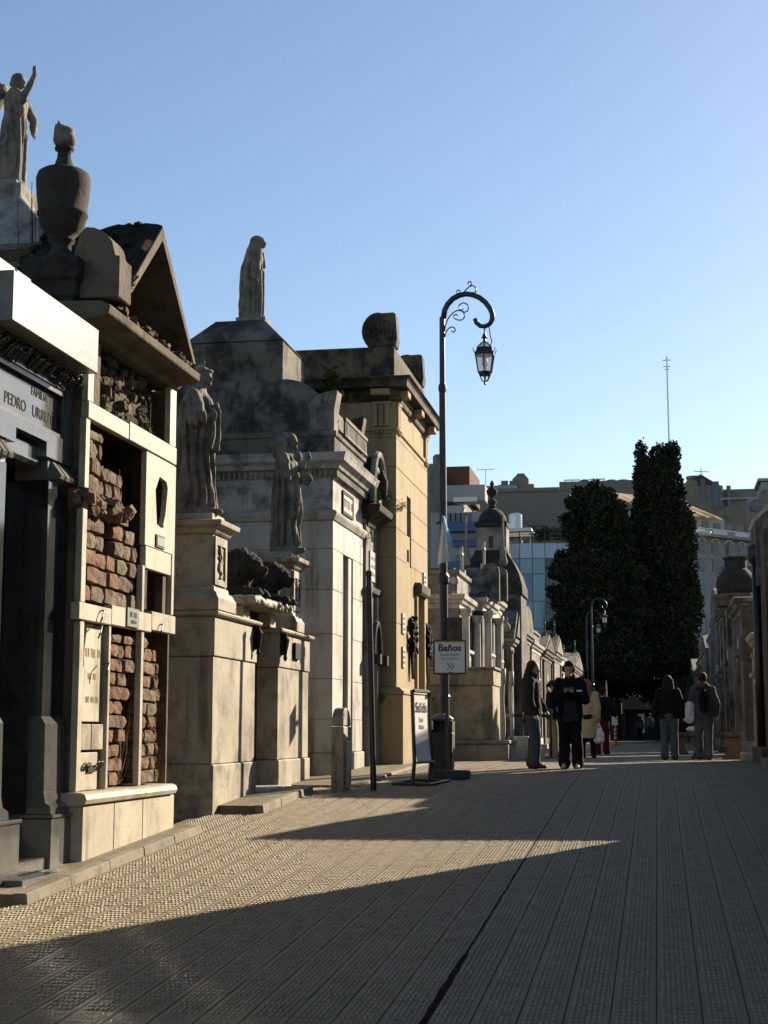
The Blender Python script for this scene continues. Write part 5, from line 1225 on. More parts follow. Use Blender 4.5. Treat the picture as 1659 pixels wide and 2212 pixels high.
# big blank taupe wall
y = 172.0
t = thing('blank_wall_building', 'broad building with blank taupe party wall and rooftop frames', 'building', (AY(1200, 1500, y)[0], y, 0))
m = MB(); x0, x1, z1 = bbox(m, 960, 1420, 1066, y, 18); m.build('wall', 'wall_taupe', t)
m = MB(); a, zz = AY(1208, 1041, y); m.box(a, x1-.01, y-.02, y+17, z1+.01, zz); m.build('upper_wall', 'wall_taupe', t)
m = MB(); m.box(x0, a-.02, y-.25, y+.2, z1-.05, z1+.35); m.build('coping', 'wall_taupe', t)
for (pa, pb, pt) in ((1217, 1252, 1032), (1270, 1306, 1030)):
    m = MB(); xa = AY(pa, pt, y)[0]; xb, zt = AY(pb, pt, y); m.box(xa, xb, y+1, y+1.15, zt-.15, zt)
    for q in np.linspace(xa, xb-.15, 3): m.box(q, q+.12, y+1, y+1.12, zz-.05, zt-.15)
    m.build('rooftop_frame', 'steel_tank', t)
for px in (1262, 1320, 1345):
    m = MB(); q, qz = AY(px, 1033, y); m.lathe((q, y+1.5, zz-.05), [(.5, 0), (.6, .3), (.6, qz-zz-.1), (.45, qz-zz+.1)], 8); m.build('vent_pot', 'wall_buff', t)
m = MB(); xa, qz = AY(1143, 1146, y); m.box(xa, AY(1162, 1146, y)[0], y-.15, y-.02, qz, qz+.5); m.build('vent_grille', 'cloth_grey', t)
# house on top with chimney
yq = y+3
m = MB(); xa = AY(1076, 1045, yq)[0]; xb, qz = AY(1153, 1045, yq); m.box(xa, xb, yq, yq+8, z1-.4, qz); m.build('roof_house', 'wall_buff', t)
m = MB(); xa, q1 = AY(1105, 1030, yq); xb = AY(1140, 1030, yq)[0]; m.rect(xa, xb, yq+1, yq+3, [(0, qz), (0, q1-.1), (-.5, q1+.5), (-.5, AY(1120, 1018, yq)[1])]); m.build('chimney', 'wall_buff', t)
m = MB(); xa = AY(1080, 1052, yq)[0]; m.box(xa-3, AY(1118, 1052, yq)[0], yq-.6, yq-.05, z1+.2, AY(1100, 1050, yq)[1]); m.build('white_lean_to', 'wall_offwhite', t)
win_y(t, yq, 1090, 1045, .8, .7, 'window_dark', 2, 18)
ant = MB(); q, qz = AY(1049, 1014, y-1); ant.tube([(q, y-1, z1), (q, y-1, qz)], .05, 5); ant.tube([(q-1.0, y-1, qz), (q+1.0, y-1, qz)], .03, 4); ant.build('aerial', 'steel_tank', t)
# water tank
y = 140.0
t = thing('water_tank', 'ribbed steel rooftop water tank in front of the taupe wall', 'tank', (AY(1113, 1165, y)[0], y, 0))
cx, zt = AY(1113, 1112, y); zb_ = AY(1113, 1160, y)[1]; r_ = (AY(1128, 1112, y)[0]-AY(1098, 1112, y)[0])/2
pr = []
for k in range(11):
    a = zb_+(zt-zb_)*k/11; pr += [(r_, a), (r_, a+.13), (r_*.975, a+.15), (r_*.975, a+.19)]
m = MB(); m.lathe((cx, y, 0), pr+[(r_, zt), (.3, zt+.15)], 24); m.build('tank_shell', 'steel_tank', t)
m = MB()
m.box(cx-r_, cx+r_, y-r_, y+r_, -.5, zb_-.3)
m.build('tank_tower', 'wall_taupe', t)
for s_ in (-1, 1):
    q = MB(); q.box(cx+s_*r_*.6-.12, cx+s_*r_*.6+.12, y-.3, y+.3, zb_-.31, zb_+.02); q.build('leg', 'cloth_grey', t)
# curved blue glass building
y = 128.0
xa = AY(1060, 1200, y)[0]; xk, zt = AY(1181, 1172, y); 
t = thing('glass_building', 'curved office building clad in blue glass panels with planted roof terrace', 'building', (xk-3, y, 0))
ccx, ccy, rad = xk-1.5, y+9.0, 9.0
angs = [R(q) for q in np.linspace(-135, -8, 20)]
P_ = [(ccx+rad*math.cos(a), ccy+rad*math.sin(a)) for a in angs]
core = MB(); core.loft([[(ccx+(rad-.12)*math.cos(a), ccy+(rad-.12)*math.sin(a), z) for a in np.linspace(0, 2*math.pi, 40, endpoint=False)] for z in (-.5, zt-.05)]); core.build('core', 'wall_offwhite', t)
rows = [zt-1.3, zt-2.6, zt-4.9, zt-7.2, zt-9.5, zt-11.8, zt-14.1]
random.seed(5); prev = zt
for r_i, zc_ in enumerate(rows):
    for i in range(len(P_)-1):
        (ax, ay), (bx, by) = P_[i], P_[i+1]; e = .03; fx_, fy_ = (bx-ax), (by-ay); L = math.hypot(fx_, fy_); ux_, uy_ = fx_/L*e, fy_/L*e
        q = MB(); q.add([(ax+ux_, ay+uy_, zc_+e), (bx-ux_, by-uy_, zc_+e), (bx-ux_, by-uy_, prev-e), (ax+ux_, ay+uy_, prev-e)], [(0, 1, 2, 3)])
        px = VPX+FPX*ax/ay
        mt = 'panel_pale' if r_i == 0 else ('glass_dark' if i > 7 else random.choice(['glass_light', 'glass_light', 'glass_mid', 'glass_light', 'glass_blue']))
        q.build('glass_panel', mt, t)
    prev = zc_
rl = MB()
for a, b in zip(P_[:-1], P_[1:]):
    rl.tube([(a[0], a[1], zt+.95), (b[0], b[1], zt+.95)], .05, 4); rl.tube([(a[0], a[1], zt-.02), (a[0], a[1], zt+.95)], .04, 4)
    for q_ in (.25, .5, .72): rl.tube([(a[0], a[1], zt+q_), (b[0], b[1], zt+q_)], .025, 3)
rl.build('terrace_rail', 'iron_black', t)
m = MB(); m.box(AY(1095, 1166, y)[0]-2, AY(1145, 1166, y)[0], y+1.5, y+5, zt+1.2, zt+1.5); m.tube([(AY(1145, 1166, y)[0]-.1, y+1.6, zt-.03), (AY(1145, 1166, y)[0]-.1, y+1.6, zt+1.2)], .06, 5); m.build('terrace_awning', 'white_paint', t)
m = MB(); q, qz = AY(1232, 1148, y); m.prism([(q-1.3, zt+2.2), (q+1.4, zt+2.2), (q+1.2, zt+2.45), (q, zt+3.0), (q-.6, zt+2.75)], 'y', y+3, y+5); m.tube([(q+.9, y+4, zt-.03), (q+.9, y+4, zt+2.2)], .07, 5); m.tube([(q-.9, y+4, zt-.03), (q-.9, y+4, zt+2.2)], .07, 5); m.build('terrace_parasol', 'cloth_charcoal', t)
w_ = MB(); random.seed(9)
for k in range(16): tuft(w_, (random.uniform(AY(1150, 1166, y)[0], AY(1215, 1166, y)[0]), y+1.2, zt), 6, 1.5, .6, .5)
w_.build('terrace_plants', 'weed_green', t, kind='stuff')
# blue fascia building
y = 122.0
t = thing('blue_fascia_building', 'white low building with broad blue fascia and ribbon windows', 'building', (AY(1000, 1300, y)[0], y, 0))
m = MB(); x0, x1, z1 = bbox(m, 930, 1050, 1108, y, 5); m.build('wall', 'wall_offwhite', t)
x_a, z_a = AY(968, 1131, y); x_b, z_b = AY(1052, 1131, y)
m = MB(); m.box(x_a, x1+.4, y-.8, y-.03, AY(1000, 1151, y)[1], z_a); m.build('fascia', 'blue_paint', t, bevel=.05)
m = MB(); m.box(x_a, x1+.2, y-.10, y-.02, AY(1000, 1167, y)[1], AY(1000, 1153, y)[1]); m.build('ribbon_window', 'window_dark', t)
m = MB(); m.box(x_a+.4, x1+.2, y-.3, y-.12, AY(1000, 1182, y)[1], AY(1000, 1168, y)[1]); m.build('fascia', 'blue_paint', t, bevel=.05)
m = MB(); m.box(x_a+.6, x1+.2, y-.10, y-.02, AY(1000, 1212, y)[1], AY(1000, 1198, y)[1]); m.build('ribbon_window', 'window_dark', t)
m = MB(); m.box(x_a-.2, x_a+2.3, y-.3, y-.02, AY(1000, 1240, y)[1], AY(1000, 1214, y)[1]); m.build('fascia', 'blue_paint', t, bevel=.05)
win_y(t, y, 968, 1118, .5, .7, 'window_dark', 5, 11)
# tall mast
y = 330.0
mx, mz = AY(1440, 770, y); m = MB(); m.tube([(mx, y, -.5), (mx, y, mz)], [.32, .16], 5)
for k, q in enumerate((778, 792, 798)): zq_ = AY(1440, q, y)[1]; m.tube([(mx-.9+.2*k, y, zq_), (mx+.9-.2*k, y, zq_)], .09, 4)
m.build('radio_mast', 'steel_tank', base=(mx, y, 0), label='very tall thin radio mast rising behind the cypress', cat='mast')
# buff buildings right
y = 200.0
t = thing('buff_building', 'buff rendered building with fat chimney and television aerial behind the cypress', 'building', (AY(1520, 1500, y)[0], y, 0))
m = MB(); x0, x1, z1 = bbox(m, 1400, 1556, 1052, y, 12); m.build('wall', 'wall_buff', t)
m = MB(); xa = AY(1535, 1040, y)[0]; m.prism([(xa-2, z1), (x1-.05, z1), (x1-1.2, z1+.7), (xa-1.2, z1+1.5), (xa-2, z1+1.2)], 'y', y+.1, y+6); m.build('roof', 'brick_far', t)
m = MB(); q, qz = AY(1498, 1026, y); m.lathe((q, y+1, z1-.05), [(1.0, 0), (1.1, .5), (.8, qz-z1-.4), (.95, qz-z1-.35), (.95, qz-z1)], 10); m.build('chimney', 'wall_buff', t)
m = MB(); q, qz = AY(1515, 1006, y); m.tube([(q, y+2, z1), (q, y+2, qz)], .07, 4)
for k in range(4): m.tube([(q-.9+.15*k, y+2, qz-.4-.9*k), (q+1.0-.2*k, y+2, qz-.5-.9*k)], .05, 4)
m.build('aerial', 'steel_tank', t)
win_y(t, y, 1519, 1060, .6, 3.2); win_y(t, y, 1546, 1068, .9, 3.4)
t = thing('slate_block', 'dark slate-grey block with pale roof strip beyond the buff building', 'building', (AY(1610, 1500, 215)[0], 215, 0))
m = MB(); x0, x1, z1 = bbox(m, 1540, 1800, 1058, 215.0, 10); m.build('wall', 'plaster_old', t)
m = MB(); m.box(x0+1, x1, 214.2, 214.9, AY(1600, 1080, 215)[1], AY(1600, 1076, 215)[1]); m.build('roof_strip', 'wall_offwhite', t)
for px in (1557, 1574):
    q, qz = AY(px, 1048, 214); m = MB(); m.tube([(q, 214.5, 0), (q, 214.5, qz)], .3, 6); m.build('flue', 'plaster_old', t)
t = thing('white_tower', 'white stair tower with round vents at the right edge of the skyline', 'building', (AY(1655, 1500, 190)[0], 190, 0))
m = MB(); bbox(m, 1644, 1720, 1040, 190.0, 8); m.build('wall', 'wall_offwhite', t, bevel=.1)
m = MB(); xx, zz = AY(1644, 1034, 190); m.box(xx-.4, xx+6, 189.6, 198.4, AY(1650, 1040, 190)[1]+.02, zz); m.build('cap', 'wall_offwhite', t)
m = MB(); bbox(m, 1615, 1720, 1078, 186.0, 3); m.build('lower_wing', 'wall_offwhite', t, bevel=.1)
for px, py in ((1654, 1072), (1634, 1092)):
    q, qz = AY(px, py, 185.9); m = MB(); m.loft([[(q+.8*math.cos(a), yy_, qz+.8*math.sin(a)) for a in np.linspace(0, 2*math.pi, 16, endpoint=False)] for yy_ in (185.7, 185.98)]); m.build('round_vent', 'plaster_old', t)
# white arcaded building receding to the right, with cream canopy roof
A_ = (AY(1470, 1200, 150)[0], 150.0); B_ = (AY(1690, 1200, 161)[0], 161.0)
t = thing('arcaded_building', 'white classical building with arched windows, balustrade and sagging cream canopy roof', 'building', (A_[0], A_[1], 0))
ux_, uy_ = B_[0]-A_[0], B_[1]-A_[1]; L = math.hypot(ux_, uy_); ux_, uy_ = ux_/L, uy_/L; nx_, ny_ = uy_, -ux_
def onw(s_, d=0): return (A_[0]+ux_*s_+nx_*d, A_[1]+uy_*s_+ny_*d)
def wallseg(mb, s0, s1, z0, z1, d0, d1):
    p = [onw(s0, d1), onw(s1, d1), onw(s1, d0), onw(s0, d0)]; mb.loft([[(a, b, z0) for a, b in p], [(a, b, z1) for a, b in p]])
Zt = lambda py: AY(1480, py, 153)[1]
m = MB(); wallseg(m, -3, L, -.5, Zt(1152), -8, 0); m.build('wall', 'wall_offwhite', t)
m = MB(); wallseg(m, -3, L, Zt(1163), Zt(1160), 0, .9); wallseg(m, -3, L, Zt(1160)-.02, Zt(1146), .6, .85); m.build('balcony_parapet', 'wall_offwhite', t, bevel=.04)
for k in range(9):
    q = MB(); wallseg(q, .5+k*3.2, 2.6+k*3.2, Zt(1157), Zt(1149), .86, .92); q.build('parapet_panel', 'white_paint', t)
m = MB(); wallseg(m, -3, L*.62, Zt(1152)+.02, Zt(1108), -9, -2.5); m.build('attic_wall', 'wall_offwhite', t)
for k in range(11):
    q = MB(); wallseg(q, -1+k*1.75, -.1+k*1.75, Zt(1138), Zt(1118), -2.5, -2.42); q.build('window', 'window_dark', t)
rf = MB(); n_ = 30
for i in range(n_):
    s0, s1 = -3+(L*.55+3)*i/n_, -3+(L*.55+3)*(i+1)/n_
    dz0, dz1 = .22*abs(math.sin(i*.7)), .22*abs(math.sin((i+1)*.7))
    a, b = onw(s0, -1.9), onw(s1, -1.9); c, d = onw(s1, -7.5), onw(s0, -7.5)
    rf.add([(a[0], a[1], Zt(1108)-dz0), (b[0], b[1], Zt(1108)-dz1), (c[0], c[1], Zt(1058)), (d[0], d[1], Zt(1058)), (a[0], a[1], Zt(1108)-dz0+.12), (b[0], b[1], Zt(1108)-dz1+.12), (c[0], c[1], Zt(1058)+.12), (d[0], d[1], Zt(1058)+.12)], [(0, 1, 2, 3), (4, 7, 6, 5), (0, 4, 5, 1), (2, 6, 7, 3)])
rf.build('canopy_roof', 'canvas_cream', t)
for r_, (pt, pb) in enumerate(((1172, 1197), (1208, 1235))):
    for k in range(14):
        s0 = .6+k*1.95; q = MB(); wallseg(q, s0, s0+.9, Zt(pb), Zt(pt), 0, .05); w__ = q.build('window', 'window_dark', t)
        if r_ == 0:
            q = MB(); pts = [(s0+.45+.55*math.cos(a), Zt(pt)+.35*math.sin(a)) for a in np.linspace(0, math.pi, 9)]
            q.tube([(*onw(s_, .06), z_) for s_, z_ in pts], .10, 5); q.build('arch_head', 'white_paint', w__)
for px in (1490, 1521):
    q, qz = AY(px, 1145, 149.6); m = MB(); m.lathe((q, 150.2, qz-.6), [(.1, 0), (.5, .15), (.75, .5), (.72, .52), (.4, .2)], 12); m.build('satellite_dish', 'white_paint', t, smooth=True)
t = thing('rough_gable_house', 'old rough-rendered house wall with raking roof beside the white arcaded building', 'building', (AY(1590, 1500, 182)[0], 182, 0))
m = MB(); xa = AY(1560, 1100, 182)[0]; xb = AY(1625, 1100, 182)[0]; zz = AY(1590, 1100, 182)[1]; m.prism([(xa, -.5), (xb, -.5), (xb, zz-1.8), (xa+3, zz+.8), (xa, zz+.3)], 'y', 182, 190); m.build('wall', 'wall_buff', t)
# wide low blocks so that the skyline goes on outside the frame
for (pa, pb, pt, yy, mt, lb) in ((300, 790, 1230, 160.0, 'wall_offwhite', 'long white block hidden behind the left tombs'), (1740, 2300, 1120, 170.0, 'wall_buff', 'long buff block continuing the skyline to the right'), (-400, 280, 1280, 140.0, 'wall_taupe', 'low taupe block far behind the granite mausoleum')):
    t = thing('city_block', lb, 'building', (AY((pa+pb)/2, 1500, yy)[0], yy, 0)); m = MB(); bbox(m, pa, pb, pt, yy, 14); m.build('wall', mt, t)
    for r_ in range(4): win_y(t, yy, pa+30, pt+25+r_*35, 1.4, 1.6, 'window_dark', 8, (pb-pa-60)/8)
# ================================================================ street furniture
def lamp_post(px_base, ybase, k, label, full=True):
    """pixel offsets of the near lamp give its drawn shape; k scales to other distances"""
    Y = ybase; x0, _ = AY(px_base, 1600, Y); z0 = gz(Y); S_ = 23.2/FPX
    if full: base_px = 960.0
    t = thing('street_lamp', label, 'street lamp', (x0, Y, z0), 'wrought-iron lamp posts along the street')
    X = lambda px: x0+(px-960.0)*S_
    Z = lambda py: z0+.06+(1668.0-py)*S_*1.02
    m = MB()
    m.lathe((x0, Y, z0), [(.16, 0), (.16, .06), (.12, .10), (.10, .5), (.12, .54), (.085, .60), (.078, 1.1), (.09, 1.13), (.07, 1.17), (.065, Z(1280)-z0), (.09, Z(1275)-z0), (.09, Z(1262)-z0), (.06, Z(1255)-z0), (.052, Z(860)-z0), (.065, Z(852)-z0), (.065, Z(845)-z0), (.045, Z(838)-z0), (.042, Z(690)-z0)], 12)
    m.build('post', 'iron_navy', t, smooth=False)
    arm = [(963, 692), (966, 675), (973, 661), (985, 649), (1000, 642), (1015, 640), (1030, 643), (1045, 650), (1058, 661), (1068, 675), (1073, 688), (1073, 700), (1067, 710), (1057, 715), (1046, 714), (1037, 706), (1034, 697)]
    m = MB(); m.tube([(X(a), Y, Z(b)) for a, b in arm], [.045]*5+[.042]*7+[.036]*5, 9); m.build('arm', 'iron_navy', t, smooth=True)
    if full:
        def scroll(pts, r=.010):
            q = MB(); P = [Vector((X(a), Y, Z(b))) for a, b in pts]; out = []
            for i in range(len(P)-1):
                p0, p1, p2, p3 = P[max(i-1, 0)], P[i], P[i+1], P[min(i+2, len(P)-1)]
                for u in (0, .25, .5, .75): out.append(.5*((2*p1)+(-p0+p2)*u+(2*p0-5*p1+4*p2-p3)*u*u+(-p0+3*p1-3*p2+p3)*u**3))
            out.append(P[-1]); q.tube(out, r, 5); q.build('iron_scroll', 'iron_navy', t, smooth=True)
        scroll([(966, 722), (968, 708), (976, 690), (992, 677), (1006, 679), (1011, 690), (1004, 698), (993, 697), (986, 691), (990, 685), (996, 688)])
        scroll([(1006, 678), (999, 673), (999, 665), (1008, 660), (1018, 665), (1019, 676), (1012, 681), (1006, 678), (1008, 673)])
        scroll([(966, 735), (970, 722), (978, 714), (986, 714), (990, 721), (984, 725), (981, 721)])
        scroll([(1003, 642), (1012, 633), (1022, 624), (1030, 622), (1037, 629), (1035, 638), (1029, 637)])
        scroll([(1022, 624), (1027, 617), (1024, 612), (1019, 615), (1021, 619)])
        scroll([(1005, 643), (997, 640), (993, 634), (997, 630), (1002, 634)])
    # hexagonal lantern
    lx = X(1055); L_ = MB(); zt, zs_, zb_, ze = Z(752), Z(764), Z(818), Z(843)
    L_.tube([(lx, Y, Z(716)), (lx, Y, Z(730))], .012, 5); L_.lathe((lx, Y, 0), [(.01, Z(727)), (.035, Z(737)), (.05, Z(741)), (.02, Z(743)), (.028, Z(748)), (.05, zt)], 10)
    hexp = lambda r, z: [(lx+r*math.cos(R(60*q+30)), Y+r*math.sin(R(60*q+30)), z) for q in range(6)]
    Rt, Rs, Rb = .05, .165, .105
    L_.loft([hexp(.125, Z(763)), hexp(.15, Z(771)), hexp(.165, Z(775)), hexp(.165, Z(780))]); L_.loft([hexp(.112, Z(817)), hexp(.12, Z(819)), hexp(.09, Z(825))])
    for q in range(6):
        a = R(60*q+30); c_, s_ = math.cos(a), math.sin(a)
        L_.tube([(lx+.05*c_, Y+.05*s_, zt), (lx+.13*c_, Y+.13*s_, Z(764))], .010, 5); L_.tube([(lx+.16*c_, Y+.16*s_, Z(778)), (lx+.112*c_, Y+.112*s_, Z(818))], .011, 5)
        L_.tube([(lx+.16*c_, Y+.16*s_, Z(778)), (lx+.185*c_, Y+.185*s_, Z(772)), (lx+.20*c_, Y+.20*s_, Z(766))], .007, 4)
        L_.tube([(lx+.09*c_, Y+.09*s_, Z(824)), (lx+.05*c_, Y+.05*s_, Z(836)), (lx, Y, Z(840))], .008, 4)
    L_.lathe((lx, Y, 0), [(.012, Z(846)), (.02, Z(842)), (.012, Z(838))], 8); lan = L_.build('lantern', 'iron_black', t)
    for q in range(6):
        a, b = R(60*q+30), R(60*q+90); g_ = MB()
        g_.add([(lx+.15*math.cos(a), Y+.15*math.sin(a), Z(779)), (lx+.15*math.cos(b), Y+.15*math.sin(b), Z(779)), (lx+.106*math.cos(b), Y+.106*math.sin(b), Z(817)), (lx+.106*math.cos(a), Y+.106*math.sin(a), Z(817))], [(0, 1, 2, 3)])
        g_.add([(lx+.05*math.cos(a), Y+.05*math.sin(a), zt), (lx+.05*math.cos(b), Y+.05*math.sin(b), zt), (lx+.122*math.cos(b), Y+.122*math.sin(b), Z(763)), (lx+.122*math.cos(a), Y+.122*math.sin(a), Z(763))], [(0, 1, 2, 3)])
        g_.build('pane', 'lantern_glass', lan)
    b_ = MB(); b_.lathe((lx, Y, 0), [(.03, Z(780)), (.035, Z(785)), (.05, Z(792)), (.05, Z(802)), (.02, Z(806))], 10); b_.build('bulb', 'sign_white', lan, smooth=True)
    if full:
        c_ = MB(); c_.tube([(X(1063), Y, Z(713)), (X(1066), Y+.03, Z(720)), (X(1067), Y+.04, Z(735)), (X(1071), Y+.03, Z(748)), (X(1069), Y, Z(757))], .008, 5); c_.build('cable', 'iron_black', t)
    return t, X, Z
lp, LX, LZ = lamp_post(960, 23.2, 1, 'tall black lamp post with scrolled crook and hanging lantern by the ochre mausoleum')
lamp_post(1283, 80.0, 1, 'distant lamp post whose lantern hangs before the broad dark tree', False)
lamp_post(1272, 88.0, 1, 'farthest dim lamp post half lost against the broad dark tree', False)
# flag hanging from the lamp post
t = thing('hanging_flag', 'limp pale blue and white flag hanging from the lamp post', 'flag', (LX(965), 23.12, LZ(1235)))
def cloth(px0t, px1t, px0b, px1b, pt, pb, mat, off, nm):
    m = MB(); n1, n2 = 8, 14
    for s_ in (0, 1):
        for j in range(n2+1):
            for i in range(n1+1):
                u, v = i/n1, j/n2; px = (px0t+(px1t-px0t)*u)*(1-v)+(px0b+(px1b-px0b)*u)*v
                m.v.append((LX(px), 23.10+off+.035*math.sin(u*7+v*2)+.006*s_, LZ(pt+(pb-pt)*v-6*u*(v > .5))))
    N = (n1+1)*(n2+1)
    for s_ in (0, 1):
        for j in range(n2):
            for i in range(n1):
                a = s_*N+j*(n1+1)+i; q = (a, a+1, a+n1+2, a+n1+1); m.f.append(q if s_ == 0 else q[::-1])
    m.build(nm, mat, t, smooth=True)
cloth(959, 964, 948, 974, 1136, 1238, 'flag_white', 0, 'white_band'); cloth(960, 966, 966, 982, 1134, 1196, 'flag_blue', -.05, 'blue_band')
m = MB(); m.tube([(LX(946), 23.14, LZ(1148)), (LX(966), 23.14, LZ(1142))], .02, 6); m.build('flag_bracket', 'iron_black', t)
# toilets sign on a weighted post
bx, by = -2.93, 21.5; gzb = gz(by)
t = thing('toilet_sign', 'white Baños sign in black frame on a post with heavy base', 'sign', (bx, by, gzb))
x0 = AY(938, 1400, by)[0]; x1 = AY(1006, 1400, by)[0]; zt = AY(970, 1384, by)[1]; zb_ = AY(970, 1455, by)[1]
m = MB(); m.box(x0-.012, x1+.012, by-.02, by+.03, zb_-.012, zt+.012); m.build('frame', 'iron_black', t, bevel=.006)
m = MB(); m.box(x0+.012, x1-.012, by-.027, by-.018, zb_+.012, zt-.012); bd = m.build('board', 'sign_white', t)
m = MB(); m.box(x0+.012, x1-.012, by-.0295, by-.0265, zt-.030, zt-.0125); m.build('stripe', 'sign_yellow', bd)
cxm = (x0+x1)/2; hh = zt-zb_
text('Baños', .135, (cxm, by-.0285, zt-.105), (R(90), 0, 0), 'sign_ink', bd, bold=.0035); text('Restrooms', .062, (cxm, by-.0285, zt-.195), (R(90), 0, 0), 'sign_grey_ink', bd, bold=.001); text('Banheiros', .062, (cxm, by-.0285, zt-.255), (R(90), 0, 0), 'sign_grey_ink', bd)
for k in (-1, 0):
    q = MB(); cx_ = cxm+.005+k*.055; zc_ = zb_+.10
    q.prism([(cx_, zc_+.05), (cx_+.022, zc_+.05), (cx_+.062, zc_), (cx_+.022, zc_-.05), (cx_, zc_-.05), (cx_+.038, zc_)], 'y', by-.0305, by-.0272); q.build('chevron', 'sign_blue', bd)
m = MB(); m.box(cxm-.018, cxm+.018, by-.0305, by-.0272, zb_+.013, zb_+.022); m.build('maker_mark', 'sign_ink', bd)
px_ = AY(966, 1560, by+.06)[0]
m = MB(); m.box(px_-.025, px_+.025, by+.035, by+.085, gzb+.12, zt-.05); m.build('post', 'iron_black', t, bevel=.004)
m = MB(); m.box(x0-.02, x1+.03, by-.12, by+.24, gzb, gzb+.125); m.build('base', 'bin_plastic', t, bevel=.015)
# brown board on the lamp post
bo = MB(); xa, za = AY(966, 1334, 23.05); xb_, zc_ = AY(999, 1390, 23.05); bo.box(xa, xb_, 23.03, 23.06, zc_, za); bo.box(xa-.02, xa+.02, 23.06, 23.16, zc_+.1, zc_+.16)
bo.build('brown_board', 'cement_brown', base=(xa, 23.05, zc_), label='blank brown board fixed to the lamp post above the toilet sign', cat='sign', bevel=.004)
# litter bin
bx, by = AY(955, 1600, 22.45)[0], 22.45; zg = gz(by); w2 = .165
t = thing('litter_bin', 'black litter bin with rounded grey hood behind the toilet sign post', 'litter bin', (bx, by, zg))
m = MB(); m.rect(bx-.13, bx+.13, by-.13, by+.13, [(.0, zg), (.03, zg+.03), (.04, zg+.62)]); m.build('bin_body', 'bin_plastic', t, bevel=.02)
for k in (-1, 1):
    m = MB(); m.box(bx+k*.15-.02, bx+k*.15+.02, by-.14, by+.14, zg+.615, zg+.78); m.build('hood_post', 'bin_plastic', t)
m = MB(); m.box(bx-.13, bx+.13, by+.08, by+.14, zg+.6, zg+.78); m.build('back_plate', 'bin_plastic', t)
m = MB(); m.loft([[(bx+(.17-.012*q*q)*sx_, by+(.17-.012*q*q)*sy_, zg+.78+.035*q) for sx_, sy_ in ((-1, -1), (1, -1), (1, 1), (-1, 1))] for q in range(4)]); m.build('hood', 'bin_lid', t, bevel=.03)
m = MB(); m.box(bx-.165, bx-.105, by-.175, by-.168, zg+.66, zg+.78); m.build('sticker', 'sign_white', t)
# exit A-board
A0 = Vector((-3.22, 20.28, gz(20.3))); d_ = Vector((.13, .62, 0)); n_ = Vector((.62, -.13, 0)).normalized(); u_ = d_.normalized()
t = thing('exit_sign', 'freestanding Salida sign, curved white panel on two black legs', 'sign', A0+d_/2)
zlo, zhi = A0.z+.30, A0.z+1.20
m = MB(); N_ = 14
for s_ in (0, 1):
    for k in range(N_+1):
        v = k/N_; z_ = zlo+(zhi-zlo)*v; bow = .05*(1-v)**3
        for q in (0, 1):
            p = A0+u_*(.05+.535*q)+n_*(bow+.004*s_); m.v.append((p.x, p.y, z_))
K = (N_+1)*2
for s_ in (0, 1):
    for k in range(N_):
        a = s_*K+k*2; f_ = (a, a+1, a+3, a+2); m.f.append(f_ if s_ == 1 else f_[::-1])
pn = m.build('panel', 'sign_white', t, smooth=True)
ang = math.atan2(u_.y, u_.x)
for s_, sz, zz, mt in (('Salida', .185, zhi-.18, 'sign_ink'), ('Exit', .085, zhi-.34, 'sign_grey_ink'), ('Saída', .085, zhi-.43, 'sign_grey_ink')):
    v = (zz-zlo)/(zhi-zlo); bow = .05*(1-v)**3; p = A0+u_*.32+n_*(bow+.012); text(s_, sz, (p.x, p.y, zz), (R(90), 0, ang), mt, pn, bold=.0015 if sz > .1 else .0005)
for q in (0.0, .635):
    p = A0+u_*q; m = MB(); m.tube([(p.x, p.y, A0.z+.02), (p.x+n_.x*.03, p.y+n_.y*.03, zlo), (p.x, p.y, zhi+.05)], .026, 6); m.build('leg', 'iron_black', t)
p, q = A0+n_*.02, A0+u_*.635+n_*.02
m = MB(); m.tube([(p.x, p.y, zhi+.04), (q.x, q.y, zhi+.04)], .025, 6); m.build('top_rail', 'bin_lid', t); m = MB(); m.tube([(p.x+.05, p.y, zlo), (q.x+.05, q.y, zlo)], .018, 6); m.build('bottom_rail', 'bin_lid', t)
m = MB(); fr = [A0-n_*.26-u_*.04, A0+n_*.26-u_*.04, A0+n_*.26+u_*.70, A0-n_*.26+u_*.70]
for a, b in zip(fr, fr[1:]+fr[:1]): m.tube([(a.x, a.y, gz(a.y)+.022), (b.x, b.y, gz(b.y)+.022)], .022, 6)
m.build('base_frame', 'iron_black', t)
# marble marker post
zg = gz(19.55)
pts = [(-4.09, zg-.05), (-3.92, zg-.05), (-3.92, zg+.80)]
t = thing('marker_post', 'stained marble marker post with rounded hood at the kerb', 'post', (-4.0, 19.5, zg))
m = MB(); m.box(-4.09, -3.93, 19.22, 19.72, zg-.05, zg+.80); m.build('shaft', 'marble_stained', t, bevel=.012)
m = MB(); m.prism([(19.22, zg+.803), (19.72, zg+.803)]+[(19.47+.25*math.cos(a), zg+.82+.22*math.sin(a)) for a in np.linspace(0, math.pi, 9)], 'x', -4.085, -3.935); m.build('hood', 'marble_stained', t, bevel=.015)
m = MB(); m.box(-3.93, -3.905, 19.30, 19.62, zg+.02, zg+.62); m.build('recessed_face', 'marble_cream', t, bevel=.01)
# thin black post
xt, zt_ = AY(797, 1240, 19.45); zg = gz(19.45)
m = MB(); m.tube([(-3.585, 19.45, zg-.02), (xt, 19.45, zt_)], [.040, .036], 10); m.lathe((xt, 19.45, zt_), [(.036, -.03), (.045, -.02), (.045, .03), (.02, .05)], 10)
m.build('signal_pole', 'iron_black', base=(-3.585, 19.45, zg), label='plain thin black pole leaning slightly at the kerb', cat='pole')
